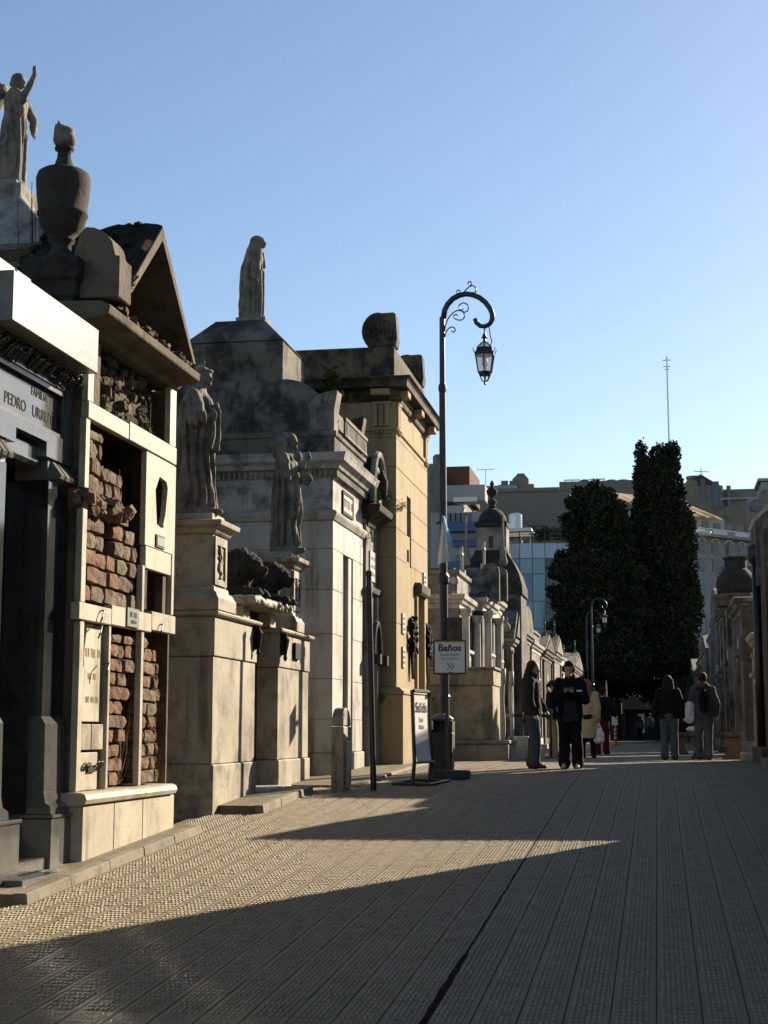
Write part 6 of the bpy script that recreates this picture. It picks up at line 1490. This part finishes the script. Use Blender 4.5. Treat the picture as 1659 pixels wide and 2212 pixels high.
# queue barriers
def stanchion(x, y, label):
    t = thing('queue_post', label, 'barrier post', (x, y, gz(y)), 'black queue barrier posts')
    m = MB(); m.lathe((x, y, gz(y)), [(.17, 0), (.17, .02), (.06, .05), (.032, .07), (.032, .92), (.04, .93), (.04, 1.0), (.02, 1.01)], 14); m.build('post', 'iron_black', t, smooth=False); return t
q1 = stanchion(AY(1127, 1600, 31.9)[0], 31.9, 'black queue barrier post holding the end of the belt beside the railed block')
q2 = stanchion(AY(1190, 1600, 32.6)[0], 32.6, 'black queue barrier post standing between the two women')
xa = AY(1083, 1555, 31.2)[0]; xb_ = AY(1127, 1555, 31.9)[0]
m = MB(); m.loft([[(xa, 31.2, .84), (xa, 31.2, .90), (xa, 31.215, .90), (xa, 31.215, .84)], [(xb_, 31.9, .84), (xb_, 31.9, .90), (xb_, 31.915, .90), (xb_, 31.915, .84)]]); m.build('belt', 'iron_black', q1)
xc = AY(1190, 1555, 32.6)[0]
m = MB(); m.loft([[(xb_, 31.9, .84), (xb_, 31.9, .90), (xb_, 31.915, .90), (xb_, 31.915, .84)], [(xc, 32.6, .84), (xc, 32.6, .90), (xc, 32.615, .90), (xc, 32.615, .84)]]); m.build('belt', 'iron_black', q1)
# orange bollard with notice
x, y = AY(1330, 1600, 64)[0], 64.0
t = thing('traffic_bollard', 'orange flexible bollard with white bands carrying a paper notice', 'bollard', (x, y, 0))
m = MB(); m.lathe((x, y, 0), [(.18, 0), (.18, .05), (.06, .07), (.055, .72), (.03, .75)], 10); m.build('shaft', 'tin_red', t)
for k in range(3): q = MB(); q.lathe((x, y, .28+.17*k), [(.0585, 0), (.0585, .06)], 10); q.build('band', 'sign_white', t)
m = MB(); m.box(x-.14, x+.1, y-.02, y, .82, 1.18); m.box(x-.01, x+.01, y-.018, y-.004, .7, .83); m.build('notice', 'sign_white', t)
# stone benches
def bench(x, y, label, wd=1.25, s_=1.0):
    t = thing('stone_bench', label, 'bench', (x, y, gz(y)), 'stone benches by the right row')
    m = MB(); m.box(x-wd/2, x+wd/2, y-.24, y+.24, gz(y)+.44*s_, gz(y)+.53*s_); m.build('seat', 'cement_brown', t, bevel=.025)
    for k in (-1, 1):
        c_ = x+k*wd*.30; z_ = gz(y)
        pts = [(c_-.20, z_), (c_+.20, z_), (c_+.20, z_+.06), (c_+.12, z_+.12), (c_+.10, z_+.22), (c_+.17, z_+.30), (c_+.21, z_+.38), (c_+.18, z_+.44*s_-.002), (c_-.18, z_+.44*s_-.002), (c_-.21, z_+.38), (c_-.17, z_+.30), (c_-.10, z_+.22), (c_-.12, z_+.12), (c_-.20, z_+.06)]
        m = MB(); m.prism(pts, 'y', y-.17, y+.17); m.build('scroll_leg', 'cement_brown', t, bevel=.015)
    return t
bench(AY(1548, 1600, 31.6)[0], 31.6, 'brown stone bench with scroll legs behind the backpacker', 1.0)
bench(AY(1492, 1600, 38.5)[0]+.0, 38.5, 'stone bench with a white bundle on it beyond the walking pair', .9)
m = MB(); bx, by = AY(1502, 1590, 38.5)[0], 38.5; m.ball((bx, by, .60), (.22, .16, .08)); m.ball((bx+.12, by, .61), (.14, .14, .07)); me = sculpt(m, .02, 1, rough(.012, 14))
put('white_bundle', me, 'plastic_bag', label='crumpled white bundle lying on the farther bench', cat='bundle')
# ================================================================ cypresses
def leaf_cloud(pts, size, rs, droop=0.0):
    """small bent leaf sprays at the given points (numpy, one mesh)"""
    n = len(pts); V = np.empty((n*4, 3)); d = rs.normal(size=(n, 3)); d[:, 2] = np.abs(d[:, 2])*.9+.25-droop; d /= np.linalg.norm(d, axis=1)[:, None]
    r = rs.normal(size=(n, 3)); s = np.cross(d, r); s /= np.linalg.norm(s, axis=1)[:, None]
    l = (size*rs.uniform(.55, 1.35, n))[:, None]; w_ = l*rs.uniform(.22, .45, n)[:, None]
    V[0::4] = pts; V[1::4] = pts+d*l*.5+s*w_; V[2::4] = pts+d*l; V[3::4] = pts+d*l*.55-s*w_
    F = [(4*i, 4*i+1, 4*i+2, 4*i+3) for i in range(n)]
    return V, F
def tree(name, label, x, y, lobes, trunks, size, n, seed, mat='leaf_dark', core=.55):
    rs = np.random.default_rng(seed)
    t = thing(name, label, 'tree', (x, y, 0))
    tr = MB()
    for path, r0, r1 in trunks: tr.tube([(x+a, y+b, c) for a, b, c in path], list(np.linspace(r0, r1, len(path))), 9)
    tr.build('trunk', 'bark', t)
    pts = []; core_mb = MB()
    vol = np.array([l[3]*l[4]*l[5] for l in lobes])**.72; cnt = (n*vol/vol.sum()).astype(int)
    for (lx, ly, lz, rx, ry, rz), c in zip(lobes, cnt):
        u = rs.normal(size=(c, 3)); u /= np.linalg.norm(u, axis=1)[:, None]
        rad = rs.uniform(.35, 1.0, c)**.45
        bump_ = np.array([mnoise.noise(Vector((q[0]*3+lx*7, q[1]*3, q[2]*4+lz))) for q in u]); rad = rad*(1+.28*bump_)
        p = u*rad[:, None]*np.array([rx, ry, rz])+np.array([x+lx, y+ly, lz])
        q = rs.uniform(size=c); gap = np.array([mnoise.noise(Vector(a)*(.9/size*.16)) for a in p]); pts.append(p)
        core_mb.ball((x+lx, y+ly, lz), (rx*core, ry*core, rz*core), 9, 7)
    core_mb.build('crown_blocker', 'blocker_dark', t)  # added lumps that block light inside the crown
    P = np.concatenate(pts); V, F = leaf_cloud(P, size, rs)
    me = bpy.data.meshes.new('crown'); me.from_pydata(V.tolist(), [], F); me.materials.append(M[mat]); me.materials.append(M['leaf_mid'])
    me.polygons.foreach_set('material_index', (rs.uniform(size=len(F)) > .7).astype(int)); me.update()
    o = bpy.data.objects.new('crown', me); C.objects.link(o); o.parent = t.o; o.location = (-x, -y, 0)
    return t
yt = 93.0
def TP(px, py): return AY(px, py, yt)
sc = yt/FPX
def lobe(px, py, wpx, hpx, x, off=0.0, dy=1.0):
    a, b = TP(px, py); return (a-x, off, b, wpx*sc, wpx*sc*dy, hpx*sc)
random.seed(3)
# tall columnar pair on the right
x = TP(1440, 1300)[0]; lo = []
for (px, py, w_, h) in ((1384, 985, 12, 38), (1383, 1040, 15, 48), (1388, 1110, 22, 55), (1392, 1180, 30, 60), (1424, 1000, 24, 45), (1418, 1060, 34, 60), (1440, 1035, 26, 70), (1445, 1110, 38, 80), (1425, 1180, 48, 80), (1462, 1180, 38, 80), (1440, 1270, 58, 90), (1470, 1270, 38, 80), (1420, 1340, 52, 85), (1462, 1345, 46, 85), (1440, 1410, 52, 60), (1478, 1230, 28, 70), (1405, 1400, 40, 60), (1470, 1410, 34, 50)):
    lo.append(lobe(px, py, w_, h, x, random.uniform(-.5, .5)))
for k in range(46):
    py = random.uniform(990, 1430); ed = np.interp(py, [960, 1100, 1200, 1330, 1430], [30, 52, 64, 72, 60]); s_ = random.choice((-1, 1)); cxp = np.interp(py, [960, 1100, 1430], [1418, 1430, 1442])
    lo.append(lobe(cxp+s_*ed*random.uniform(.75, 1.0), py, random.uniform(9, 18), random.uniform(20, 42), x, random.uniform(-1.0, 1.0)))
tree('tall_cypress', 'tall dark columnar cypress with a split top at the end of the street', x, yt+.5, lo, [([(0.55, 0, -.1), (.5, 0, 2), (.35, 0, 5), (.1, 0, 9)], .42, .12), ([(.55, 0, 1.5), (.9, 0, 3.5), (1.3, 0, 5.5)], .18, .06), ([(.55, -.1, 1.0), (1.2, -.1, 2.6), (1.9, -.1, 3.4)], .10, .03)], .20, 95000, 21)
# broad one on the left
x = TP(1290, 1300)[0]; lo = []
for (px, py, w_, h) in ((1285, 1062, 20, 20), (1268, 1085, 18, 18), (1305, 1085, 28, 26), (1290, 1120, 36, 34), (1330, 1125, 26, 30), (1262, 1140, 26, 22), (1295, 1180, 56, 42), (1340, 1190, 38, 55), (1262, 1190, 34, 36), (1285, 1240, 72, 45), (1340, 1260, 42, 60), (1240, 1250, 34, 34), (1280, 1300, 82, 50), (1345, 1330, 42, 70), (1225, 1310, 32, 30), (1285, 1365, 84, 60), (1335, 1400, 56, 60), (1230, 1370, 38, 50), (1290, 1430, 80, 45), (1350, 1440, 50, 40)):
    lo.append(lobe(px, py, w_, h, x, random.uniform(-.8, .8)))
for k in range(60):
    py = random.uniform(1070, 1440); ed = np.interp(py, [1050, 1100, 1200, 1300, 1440], [28, 52, 82, 100, 92]); s_ = random.choice((-1, -1, 1)); cxp = np.interp(py, [1050, 1200, 1440], [1285, 1292, 1296])
    lo.append(lobe(cxp+s_*ed*random.uniform(.7, 1.0), py, random.uniform(12, 24), random.uniform(9, 18), x, random.uniform(-1.2, 1.2)))
tree('broad_cypress', 'broad dark conifer with layered tufts spreading beside the tall cypress', x, yt-1.0, lo, [([(0.2, 0, -.1), (.2, 0, 3), (.1, 0, 7), (0, 0, 11)], .45, .1), ([(.2, 0, 2.2), (-.9, 0, 3.4), (-1.9, 0, 4.2)], .14, .04)], .21, 100000, 22)
# low shrubs behind so that no daylight shows under the crowns
x = TP(1330, 1450)[0]; lo = [lobe(1330+random.uniform(-120, 110), 1440+random.uniform(-30, 40), random.uniform(24, 40), random.uniform(20, 34), x, random.uniform(-.6, .6)) for k in range(26)]
lo = [(a, b+5, c, d*1.2, e*1.2, f*1.2) for a, b, c, d, e, f in lo]
tree('hedge_tree', 'low dark evergreen growing between the cypresses and the gate wall', x, yt, lo, [([(0, 5, -.1), (0, 5, 2.5)], .3, .2)], .24, 22000, 23)
# ================================================================ people
def cloth_noise(amp, sc_, seed=0):
    def fn(co, nn):
        d = np.array([mnoise.noise(Vector((c[0]*sc_+seed, c[1]*sc_, c[2]*sc_*.55)))+.5*mnoise.noise(Vector((c[0]*sc_*2.3+seed, c[1]*sc_*2.3, c[2]*sc_*1.2))) for c in co]); return co+nn*(d*amp)[:, None]
    return fn
def person(label, x, y, h, face, top, top_mat, leg_mat, shoe_mat, hair_mat, arms, hair='long', legs=None, flare=.0, head=(0, 0), coat=None, lean=0.0, extra=None, name='person', group=None, wide=1.0, vox=.013):
    """face: heading angle (0 = +x). arms: two lists (right, left) of elbow and wrist in body axes (forward, left, up) as fractions of height"""
    t = thing(name, label, 'person', (x, y, gz(y)), group); Zg = gz(y)
    f = Vector((math.cos(face), math.sin(face), 0)); l = Vector((-f.y, f.x, 0))
    def B(a, b, c): return Vector((x, y, Zg))+(f*(a+lean*max(0, c-.5)))*h+l*b*h+Vector((0, 0, c*h))
    rotm = Matrix(((f.x, l.x, 0), (f.y, l.y, 0), (0, 0, 1)))
    legs = legs or [(0, 0), (0, 0)]
    J = {}
    for k, s_ in enumerate((-1, 1)):
        J['hip', s_] = B(0, s_*.052, .515); J['ank', s_] = B(legs[k][0], s_*.058+legs[k][1], .045); kn = (J['hip', s_]+J['ank', s_])/2; J['kn', s_] = kn+f*.015*h+Vector((0, 0, .02*h))
        J['sh', s_] = B(-.005, s_*.098*wide, .808); J['el', s_] = B(*arms[k][0]); J['wr', s_] = B(*arms[k][1])
    hc = B(head[0]+.01, head[1], .925)
    # body: one continuous skin
    b = MB(); r = h/1.7
    b.ball(hc, (.094*r, .076*r, .112*r), 14, 9, rotm); fwd = f*r
    fd = Vector((f.x, f.y, -.15 if head[0] < .03 else -.75)).normalized()
    b.cap(hc+fd*.075*r+Vector((0, 0, .005*r)), .012*r, hc+fd*.10*r+Vector((0, 0, -.03*r)), .016*r, 7); b.ball(hc+fd*.06*r+Vector((0, 0, -.08*r)), (.04*r, .045*r, .035*r), 9, 6, rotm); b.ball(hc+fd*.078*r+Vector((0, 0, -.055*r)), (.018*r, .03*r, .011*r), 8, 5, rotm)
    for s_ in (-1, 1): b.ball(hc+l*s_*.076*r-f*.005*r, (.018*r, .012*r, .03*r), 7, 5, rotm); b.ball(hc+fd*.070*r+l*s_*.032*r+Vector((0, 0, .018*r)), (.022*r, .025*r, .012*r), 7, 4, rotm)
    b.cap(hc+Vector((0, 0, -.06*r)), .048*r, B(-.005, 0, .81), .055*r); b.cap(B(0, 0, .78), .10*r, B(0, 0, .56), .10*r)
    for s_ in (-1, 1):
        b.cap(J['sh', s_], .045*r, J['el', s_], .038*r); b.cap(J['el', s_], .036*r, J['wr', s_], .024*r); dv = (J['wr', s_]-J['el', s_]).normalized(); hand(b, J['wr', s_]+dv*.04*r, dv, .026*r)
        b.cap(J['hip', s_], .075*r, J['kn', s_], .052*r); b.cap(J['kn', s_], .05*r, J['ank', s_], .036*r); b.cap(J['ank', s_], .04*r, J['ank', s_]+f*.1*r+Vector((0, 0, -.02*r)), .032*r)
    put('body', sculpt(b, .011, 1), 'skin', t)
    # top
    q = MB(); hem = .49 if top != 'long' else .25
    rows = []
    for zz, wx, wy in ((hem, .105, .125), (.56, .10, .118), (.64, .09, .108), (.72, .095, .118), (.79, .085, .112), (.825, .055, .075), (.845, .042, .048)):
        c_ = B(0, 0, zz); rows.append((c_, wx*h*wide, wy*h*wide))
    nn = 20; q.loft([[c_+f*(a_*math.cos(2*math.pi*j/nn))*.82+l*(b_*math.sin(2*math.pi*j/nn)) for j in range(nn)] for c_, a_, b_ in rows])
    for s_ in (-1, 1):
        q.ball(J['sh', s_]+Vector((0, 0, -.012*h)), (.052*h*wide,)*3, 10, 7); q.cap(J['sh', s_]+Vector((0, 0, -.01*h)), .050*h*wide, J['el', s_], .044*h*wide); q.cap(J['el', s_], .043*h*wide, J['wr', s_].lerp(J['el', s_], .10), .030*h)
    if top == 'hood': q.ball(B(-.03, 0, .845), (.07*h, .085*h, .045*h), 12, 8, rotm)
    if top == 'collar': q.cap(B(.0, 0, .835), .05*h, B(.0, 0, .865), .045*h)
    put('jacket' if top != 'long' else 'coat', sculpt(q, vox, 2, cloth_noise(.012, 9, x)), top_mat, t)
    # trousers
    q = MB(); q.ball(B(-.005, 0, .515), (.088*h, .108*h, .075*h), 14, 9, rotm)
    for s_ in (-1, 1):
        q.cap(J['hip', s_]+Vector((0, 0, -.015*h)), .066*h, J['kn', s_], (.046+flare*.4)*h); q.cap(J['kn', s_], (.046+flare*.4)*h, J['ank', s_]+Vector((0, 0, .035*h)), (.034+flare)*h)
        e = J['ank', s_]; q.cap(e+Vector((0, 0, .03*h)), (.036+flare)*h, e+Vector((0, 0, .0)), (.036+flare)*h)
    put('trousers', sculpt(q, vox, 2, cloth_noise(.010, 8, y)), leg_mat, t)
    # shoes
    for s_ in (-1, 1):
        q = MB(); a_ = J['ank', s_]; a0 = Vector((a_.x, a_.y, Zg+.038)); q.cap(a0-f*.03*r, .036*r, a0+f*.09*r, .038*r); q.cap(a0+f*.09*r, .038*r, a0+f*.15*r+Vector((0, 0, -.008)), .030*r); q.cap(a0+Vector((0, 0, .03)), .036*r, a0+Vector((0, 0, .06)), .036*r)
        put('shoe', sculpt(q, .010, 1), shoe_mat, t)
    # hair
    q = MB(); q.ball(hc-f*.018*r+Vector((0, 0, .024*r)), (.098*r, .086*r, .104*r), 14, 9, rotm)
    if head[0] > .03: q.ball(hc+f*.018*r+Vector((0, 0, .055*r)), (.090*r, .080*r, .068*r), 12, 8, rotm); q.cap(hc+l*.074*r+f*.01*r, .022*r, hc+l*.074*r+Vector((0, 0, -.05*r)), .02*r); q.cap(hc-l*.074*r+f*.01*r, .022*r, hc-l*.074*r+Vector((0, 0, -.05*r)), .02*r)
    if hair == 'long':
        for s_ in (-1, 0, 1):
            p0 = hc-f*.045*r+l*s_*.05*r; q.cap(p0, .062*r, p0-f*.04*r+l*s_*.015*r+Vector((0, 0, -.16*r)), .058*r); q.cap(p0-f*.04*r+l*s_*.015*r+Vector((0, 0, -.16*r)), .056*r, p0-f*.055*r+l*s_*.03*r+Vector((0, 0, -.40*r)), .036*r)
        q.cap(hc+l*.07*r+f*.03*r, .03*r, hc+l*.085*r+f*.06*r+Vector((0, 0, -.32*r)), .03*r); q.cap(hc-l*.07*r+f*.0*r, .03*r, hc-l*.085*r+f*.0*r+Vector((0, 0, -.28*r)), .03*r)
    elif hair == 'waist':
        for s_ in (-1, 0, 1):
            p0 = hc-f*.05*r+l*s_*.05*r; q.cap(p0, .062*r, p0-f*.06*r+Vector((0, 0, -.20*r)), .066*r); q.cap(p0-f*.06*r+Vector((0, 0, -.20*r)), .064*r, p0-f*.10*r+Vector((0, 0, -.66*r)), .035*r)
        q.cap(hc+l*.07*r+f*.02*r, .028*r, hc+l*.09*r+f*.09*r+Vector((0, 0, -.34*r)), .026*r)
    elif hair == 'bun': q.ball(hc-f*.10*r+Vector((0, 0, .02*r)), .045*r, 9, 6); q.cap(hc-f*.05*r, .07*r, hc-f*.05*r+Vector((0, 0, -.05*r)), .06*r)
    elif hair == 'short': q.ball(hc-f*.03*r+Vector((0, 0, .04*r)), (.10*r, .092*r, .095*r), 12, 8, rotm)
    elif hair == 'tail': q.cap(hc-f*.09*r+Vector((0, 0, .02*r)), .035*r, hc-f*.16*r+Vector((0, 0, -.18*r)), .02*r)
    # keep the face clear
    hm = sculpt(q, .011, 2, cloth_noise(.007, 30, x)); put('hair', hm, hair_mat, t)
    if extra: extra(t, B, f, l, r)
    return t
down = lambda s_: [(-.01, s_*.135, .63), (.02, s_*.145, .49)]
xy = lambda px, y: (AY(px, 1600, y)[0], y)
# two women standing in the foreground of the group
x, y = xy(1152, 24.5)
def cuff(t, B, f, l, r):
    q = MB(); p = B(.045, -.125, .50); q.cap(p, .034, p+Vector((.01, 0, -.05)), .036); put('shirt_cuff', sculpt(q, .012, 1), 'shoe_white', t)
    s_ = MB(); s_.box(B(0, 0, 0).x-.01, B(0, 0, 0).x+.01, y-.01, y+.01, gz(y)+.3, gz(y)+.31)
person('woman with waist-length dark hair in a dark jacket and flared jeans, turned sideways', x, y, 1.70, -.12, 'collar', 'cloth_charcoal', 'denim_dark', 'shoe_dark', 'hair_brown', [[(-.01, -.13, .63), (.05, -.125, .485)], [(.02, .13, .64), (.10, .10, .53)]], 'waist', [(.03, .0), (-.03, 0)], .016, extra=cuff, wide=1.0)
x, y = xy(1233, 24.6)
def phone(t, B, f, l, r):
    p = B(.125, 0, .705); q = MB(); q.box(p.x-.085, p.x+.085, p.y-.012, p.y+.004, p.z-.006, p.z+.075)
    ph = q.build('phone', 'door_black', None, base=(p.x, p.y, p.z), label='dark smartphone held in both hands by the woman in black', cat='phone', bevel=.006)
    q = MB()
    for k in range(5):
        a = B(.07, -.03+.02*k, .60); e = B(.085, -.045+.028*k, .44); q.cap(a, .022, e, .030)
    put('tied_sleeve', sculpt(q, .012, 1, cloth_noise(.01, 14)), 'cloth_charcoal', t)
    q = MB(); a = B(.07, .095, .715); q.box(a.x-.045, a.x+.045, a.y-.075, a.y-.06, a.z-.015, a.z+.012); q.build('sleeve_label', 'sign_white', t)
person('woman in black jacket and wide black trousers looking down at her phone', x, y, 1.69, -R(92), 'collar', 'cloth_navy', 'cloth_black', 'shoe_white', 'hair_black', [[(.02, -.145, .63), (.115, -.045, .70)], [(.02, .145, .63), (.115, .045, .70)]], 'bun', [(0.0, -.004), (0, .006)], .020, head=(.04, 0), extra=phone, wide=.98)
# the one in the pale coat
x, y = xy(1270, 32.6)
def bag(t, B, f, l, r): pass
person('woman seen from behind in a long beige coat with loose auburn hair', x, y, 1.64, R(78), 'long', 'cloth_beige', 'cloth_black', 'shoe_dark', 'hair_auburn', [[(-.01, -.135, .63), (.0, -.14, .49)], [(-.01, .135, .63), (.0, .14, .49)]], 'long', [(.04, 0), (-.04, 0)], .0, wide=1.02)
bxp = x+.23; q = MB(); q.ball((bxp, y-.02, .47), (.11, .07, .15)); q.ball((bxp, y-.02, .38), (.12, .08, .09)); q.cap((bxp-.05, y-.02, .58), .022, (bxp+.0, y-.02, .74), .012); q.cap((bxp+.05, y-.02, .58), .022, (bxp+.0, y-.02, .74), .012)
put('carrier_bag', sculpt(q, .012, 1, cloth_noise(.014, 16)), 'plastic_bag', label='white plastic carrier bag hanging from the beige-coated woman\'s hand', cat='bag')
# person in red trousers
x, y = xy(1300, 38.0)
def pack(t, B, f, l, r):
    q = MB(); q.ball(B(-.10, 0, .70), (.12, .15, .24)); q.ball(B(-.12, 0, .62), (.10, .13, .16)); put('backpack', sculpt(q, .014, 1), 'cloth_black', t)
person('person in black top and dark red trousers with teal shoes, leaning away', x, y, 1.64, R(60), 'plain', 'cloth_black', 'cloth_red', 'shoe_teal', 'hair_black', [[(.02, -.15, .66), (.06, -.20, .56)], [(0, .14, .63), (.02, .14, .5)]], 'bun', [(.02, 0), (-.03, 0)], .012, extra=pack, lean=.12)
# half-hidden person in khaki trousers
x, y = xy(1196, 34.0)
person('half-hidden person in navy jacket and khaki trousers between the two women', x, y, 1.66, R(-20), 'plain', 'cloth_navy', 'cloth_khaki', 'shoe_dark', 'hair_black', [down(-1), [(.05, .12, .64), (.13, .06, .58)]], 'short', [(.05, 0), (-.05, 0)], .01)
# bent person in dark clothes near the steps
x, y = xy(1141, 36.0)
person('stooping person in dark blue beside the queue belt', x, y, 1.55, R(-10), 'plain', 'cloth_navy', 'denim_dark', 'shoe_dark', 'hair_brown', [[(.08, -.12, .6), (.16, -.1, .45)], [(.08, .12, .6), (.16, .1, .45)]], 'short', [(-.08, 0), (.06, 0)], .0, lean=.35)
# the walking pair
x, y = xy(1446, 30.5)
person('long-haired walker in black jacket and pale jeans seen from behind', x, y, 1.63, R(88), 'plain', 'cloth_black', 'denim', 'shoe_dark', 'hair_black', [[(-.02, -.15, .64), (.0, -.17, .50)], [(-.02, .15, .64), (.0, .18, .50)]], 'long', [(.02, 0), (-.02, 0)], .010, wide=1.02)
x, y = xy(1521, 30.6)
def pack2(t, B, f, l, r):
    q = MB(); q.ball(B(-.105, -.01, .69), (.10, .145, .22)); q.ball(B(-.125, -.01, .62), (.09, .13, .15)); pk = put('backpack', sculpt(q, .013, 1), 'cloth_black', t)
    for s_ in (-1, 1):
        q = MB(); q.tube([B(-.09, s_*.06, .80), B(-.03, s_*.065, .835), B(.05, s_*.07, .80)], .018, 6); q.build('strap', 'cloth_black', t)
person('young walker in grey hoodie and jeans with a black backpack', x, y, 1.68, R(86), 'hood', 'cloth_grey', 'denim', 'shoe_dark', 'hair_brown', [[(-.02, -.15, .64), (.03, -.15, .50)], [(-.02, .14, .64), (.03, .15, .53)]], 'short', [(-.05, 0), (.05, 0)], .008, extra=pack2, wide=1.0)
q = MB(); sx_ = x-.30; q.ball((sx_, y-.08, .93), (.13, .10, .17)); q.ball((sx_+.02, y-.08, .82), (.11, .09, .12)); q.ball((sx_+.06, y-.08, 1.03), (.09, .08, .10))
put('cloth_sack', sculpt(q, .013, 1, cloth_noise(.02, 11)), 'plastic_bag', label='bulky off-white cloth sack carried at the backpacker\'s side', cat='bag')
# far pair at the gate wall
x, y = xy(1383, 98)
person('tiny distant person in checked jacket before the gate wall', x, y, 1.55, R(90), 'plain', 'cloth_plaid', 'cloth_black', 'shoe_dark', 'hair_black', [down(-1), down(1)], 'long', vox=.03)
x, y = xy(1404, 97)
person('tiny distant person in lilac shirt and blue jeans before the gate wall', x, y, 1.70, R(95), 'plain', 'cloth_lilac', 'denim_dark', 'shoe_white', 'hair_black', [down(-1), down(1)], 'short', vox=.03)
# pointing angel on the stepped tomb (built last: it reuses the figure helpers)
def st0(mb):
    ring_body(mb, [(0, .26, .25, 0, 0), (.1, .23, .22, .0, 0), (.5, .21, .20, .02, 0), (.9, .19, .19, .04, 0), (1.05, .165, .17, .05, 0), (1.12, .16, .17, .05, 0), (1.3, .17, .20, .05, 0), (1.42, .12, .17, .04, 0), (1.48, .05, .06, .05, 0)])
    mb.cap((.06, -.10, 1.40), .09, (.22, -.16, 1.28), .075); mb.cap((.22, -.16, 1.28), .065, (.36, -.18, 1.52), .045); mb.cap((.36, -.18, 1.52), .042, (.40, -.18, 1.62), .035); hand(mb, (.40, -.18, 1.68), (0, 0, 1), .035); mb.cap((.40, -.18, 1.70), .014, (.42, -.18, 1.82), .009, 6)
    mb.cap((.05, -.08, 1.36), .11, (.16, -.12, 1.12), .10)
    mb.cap((.1, .2, 1.34), .08, (.24, .22, 1.08), .065); mb.cap((.24, .22, 1.08), .06, (.28, .12, .86), .045); hand(mb, (.29, .10, .82), (.3, 0, -1), .034)
    mb.cap((-.20, .1, 1.5), .14, (-.45, .1, .8), .05, sy=.4); mb.cap((-.16, .1, 1.5), .10, (-.30, .1, 1.72), .05, sy=.4)
    head_on(mb, (.08, 0, 1.61), .105, -.2, True)
statue('pointing_angel', 'weathered stone angel raising one arm to the sky on the stepped tomb', (sx-.05, sy, szt), st0, fold=(.018, 11, .05, 1.15, 1.6, 9), voxel=.018, sc=.985)
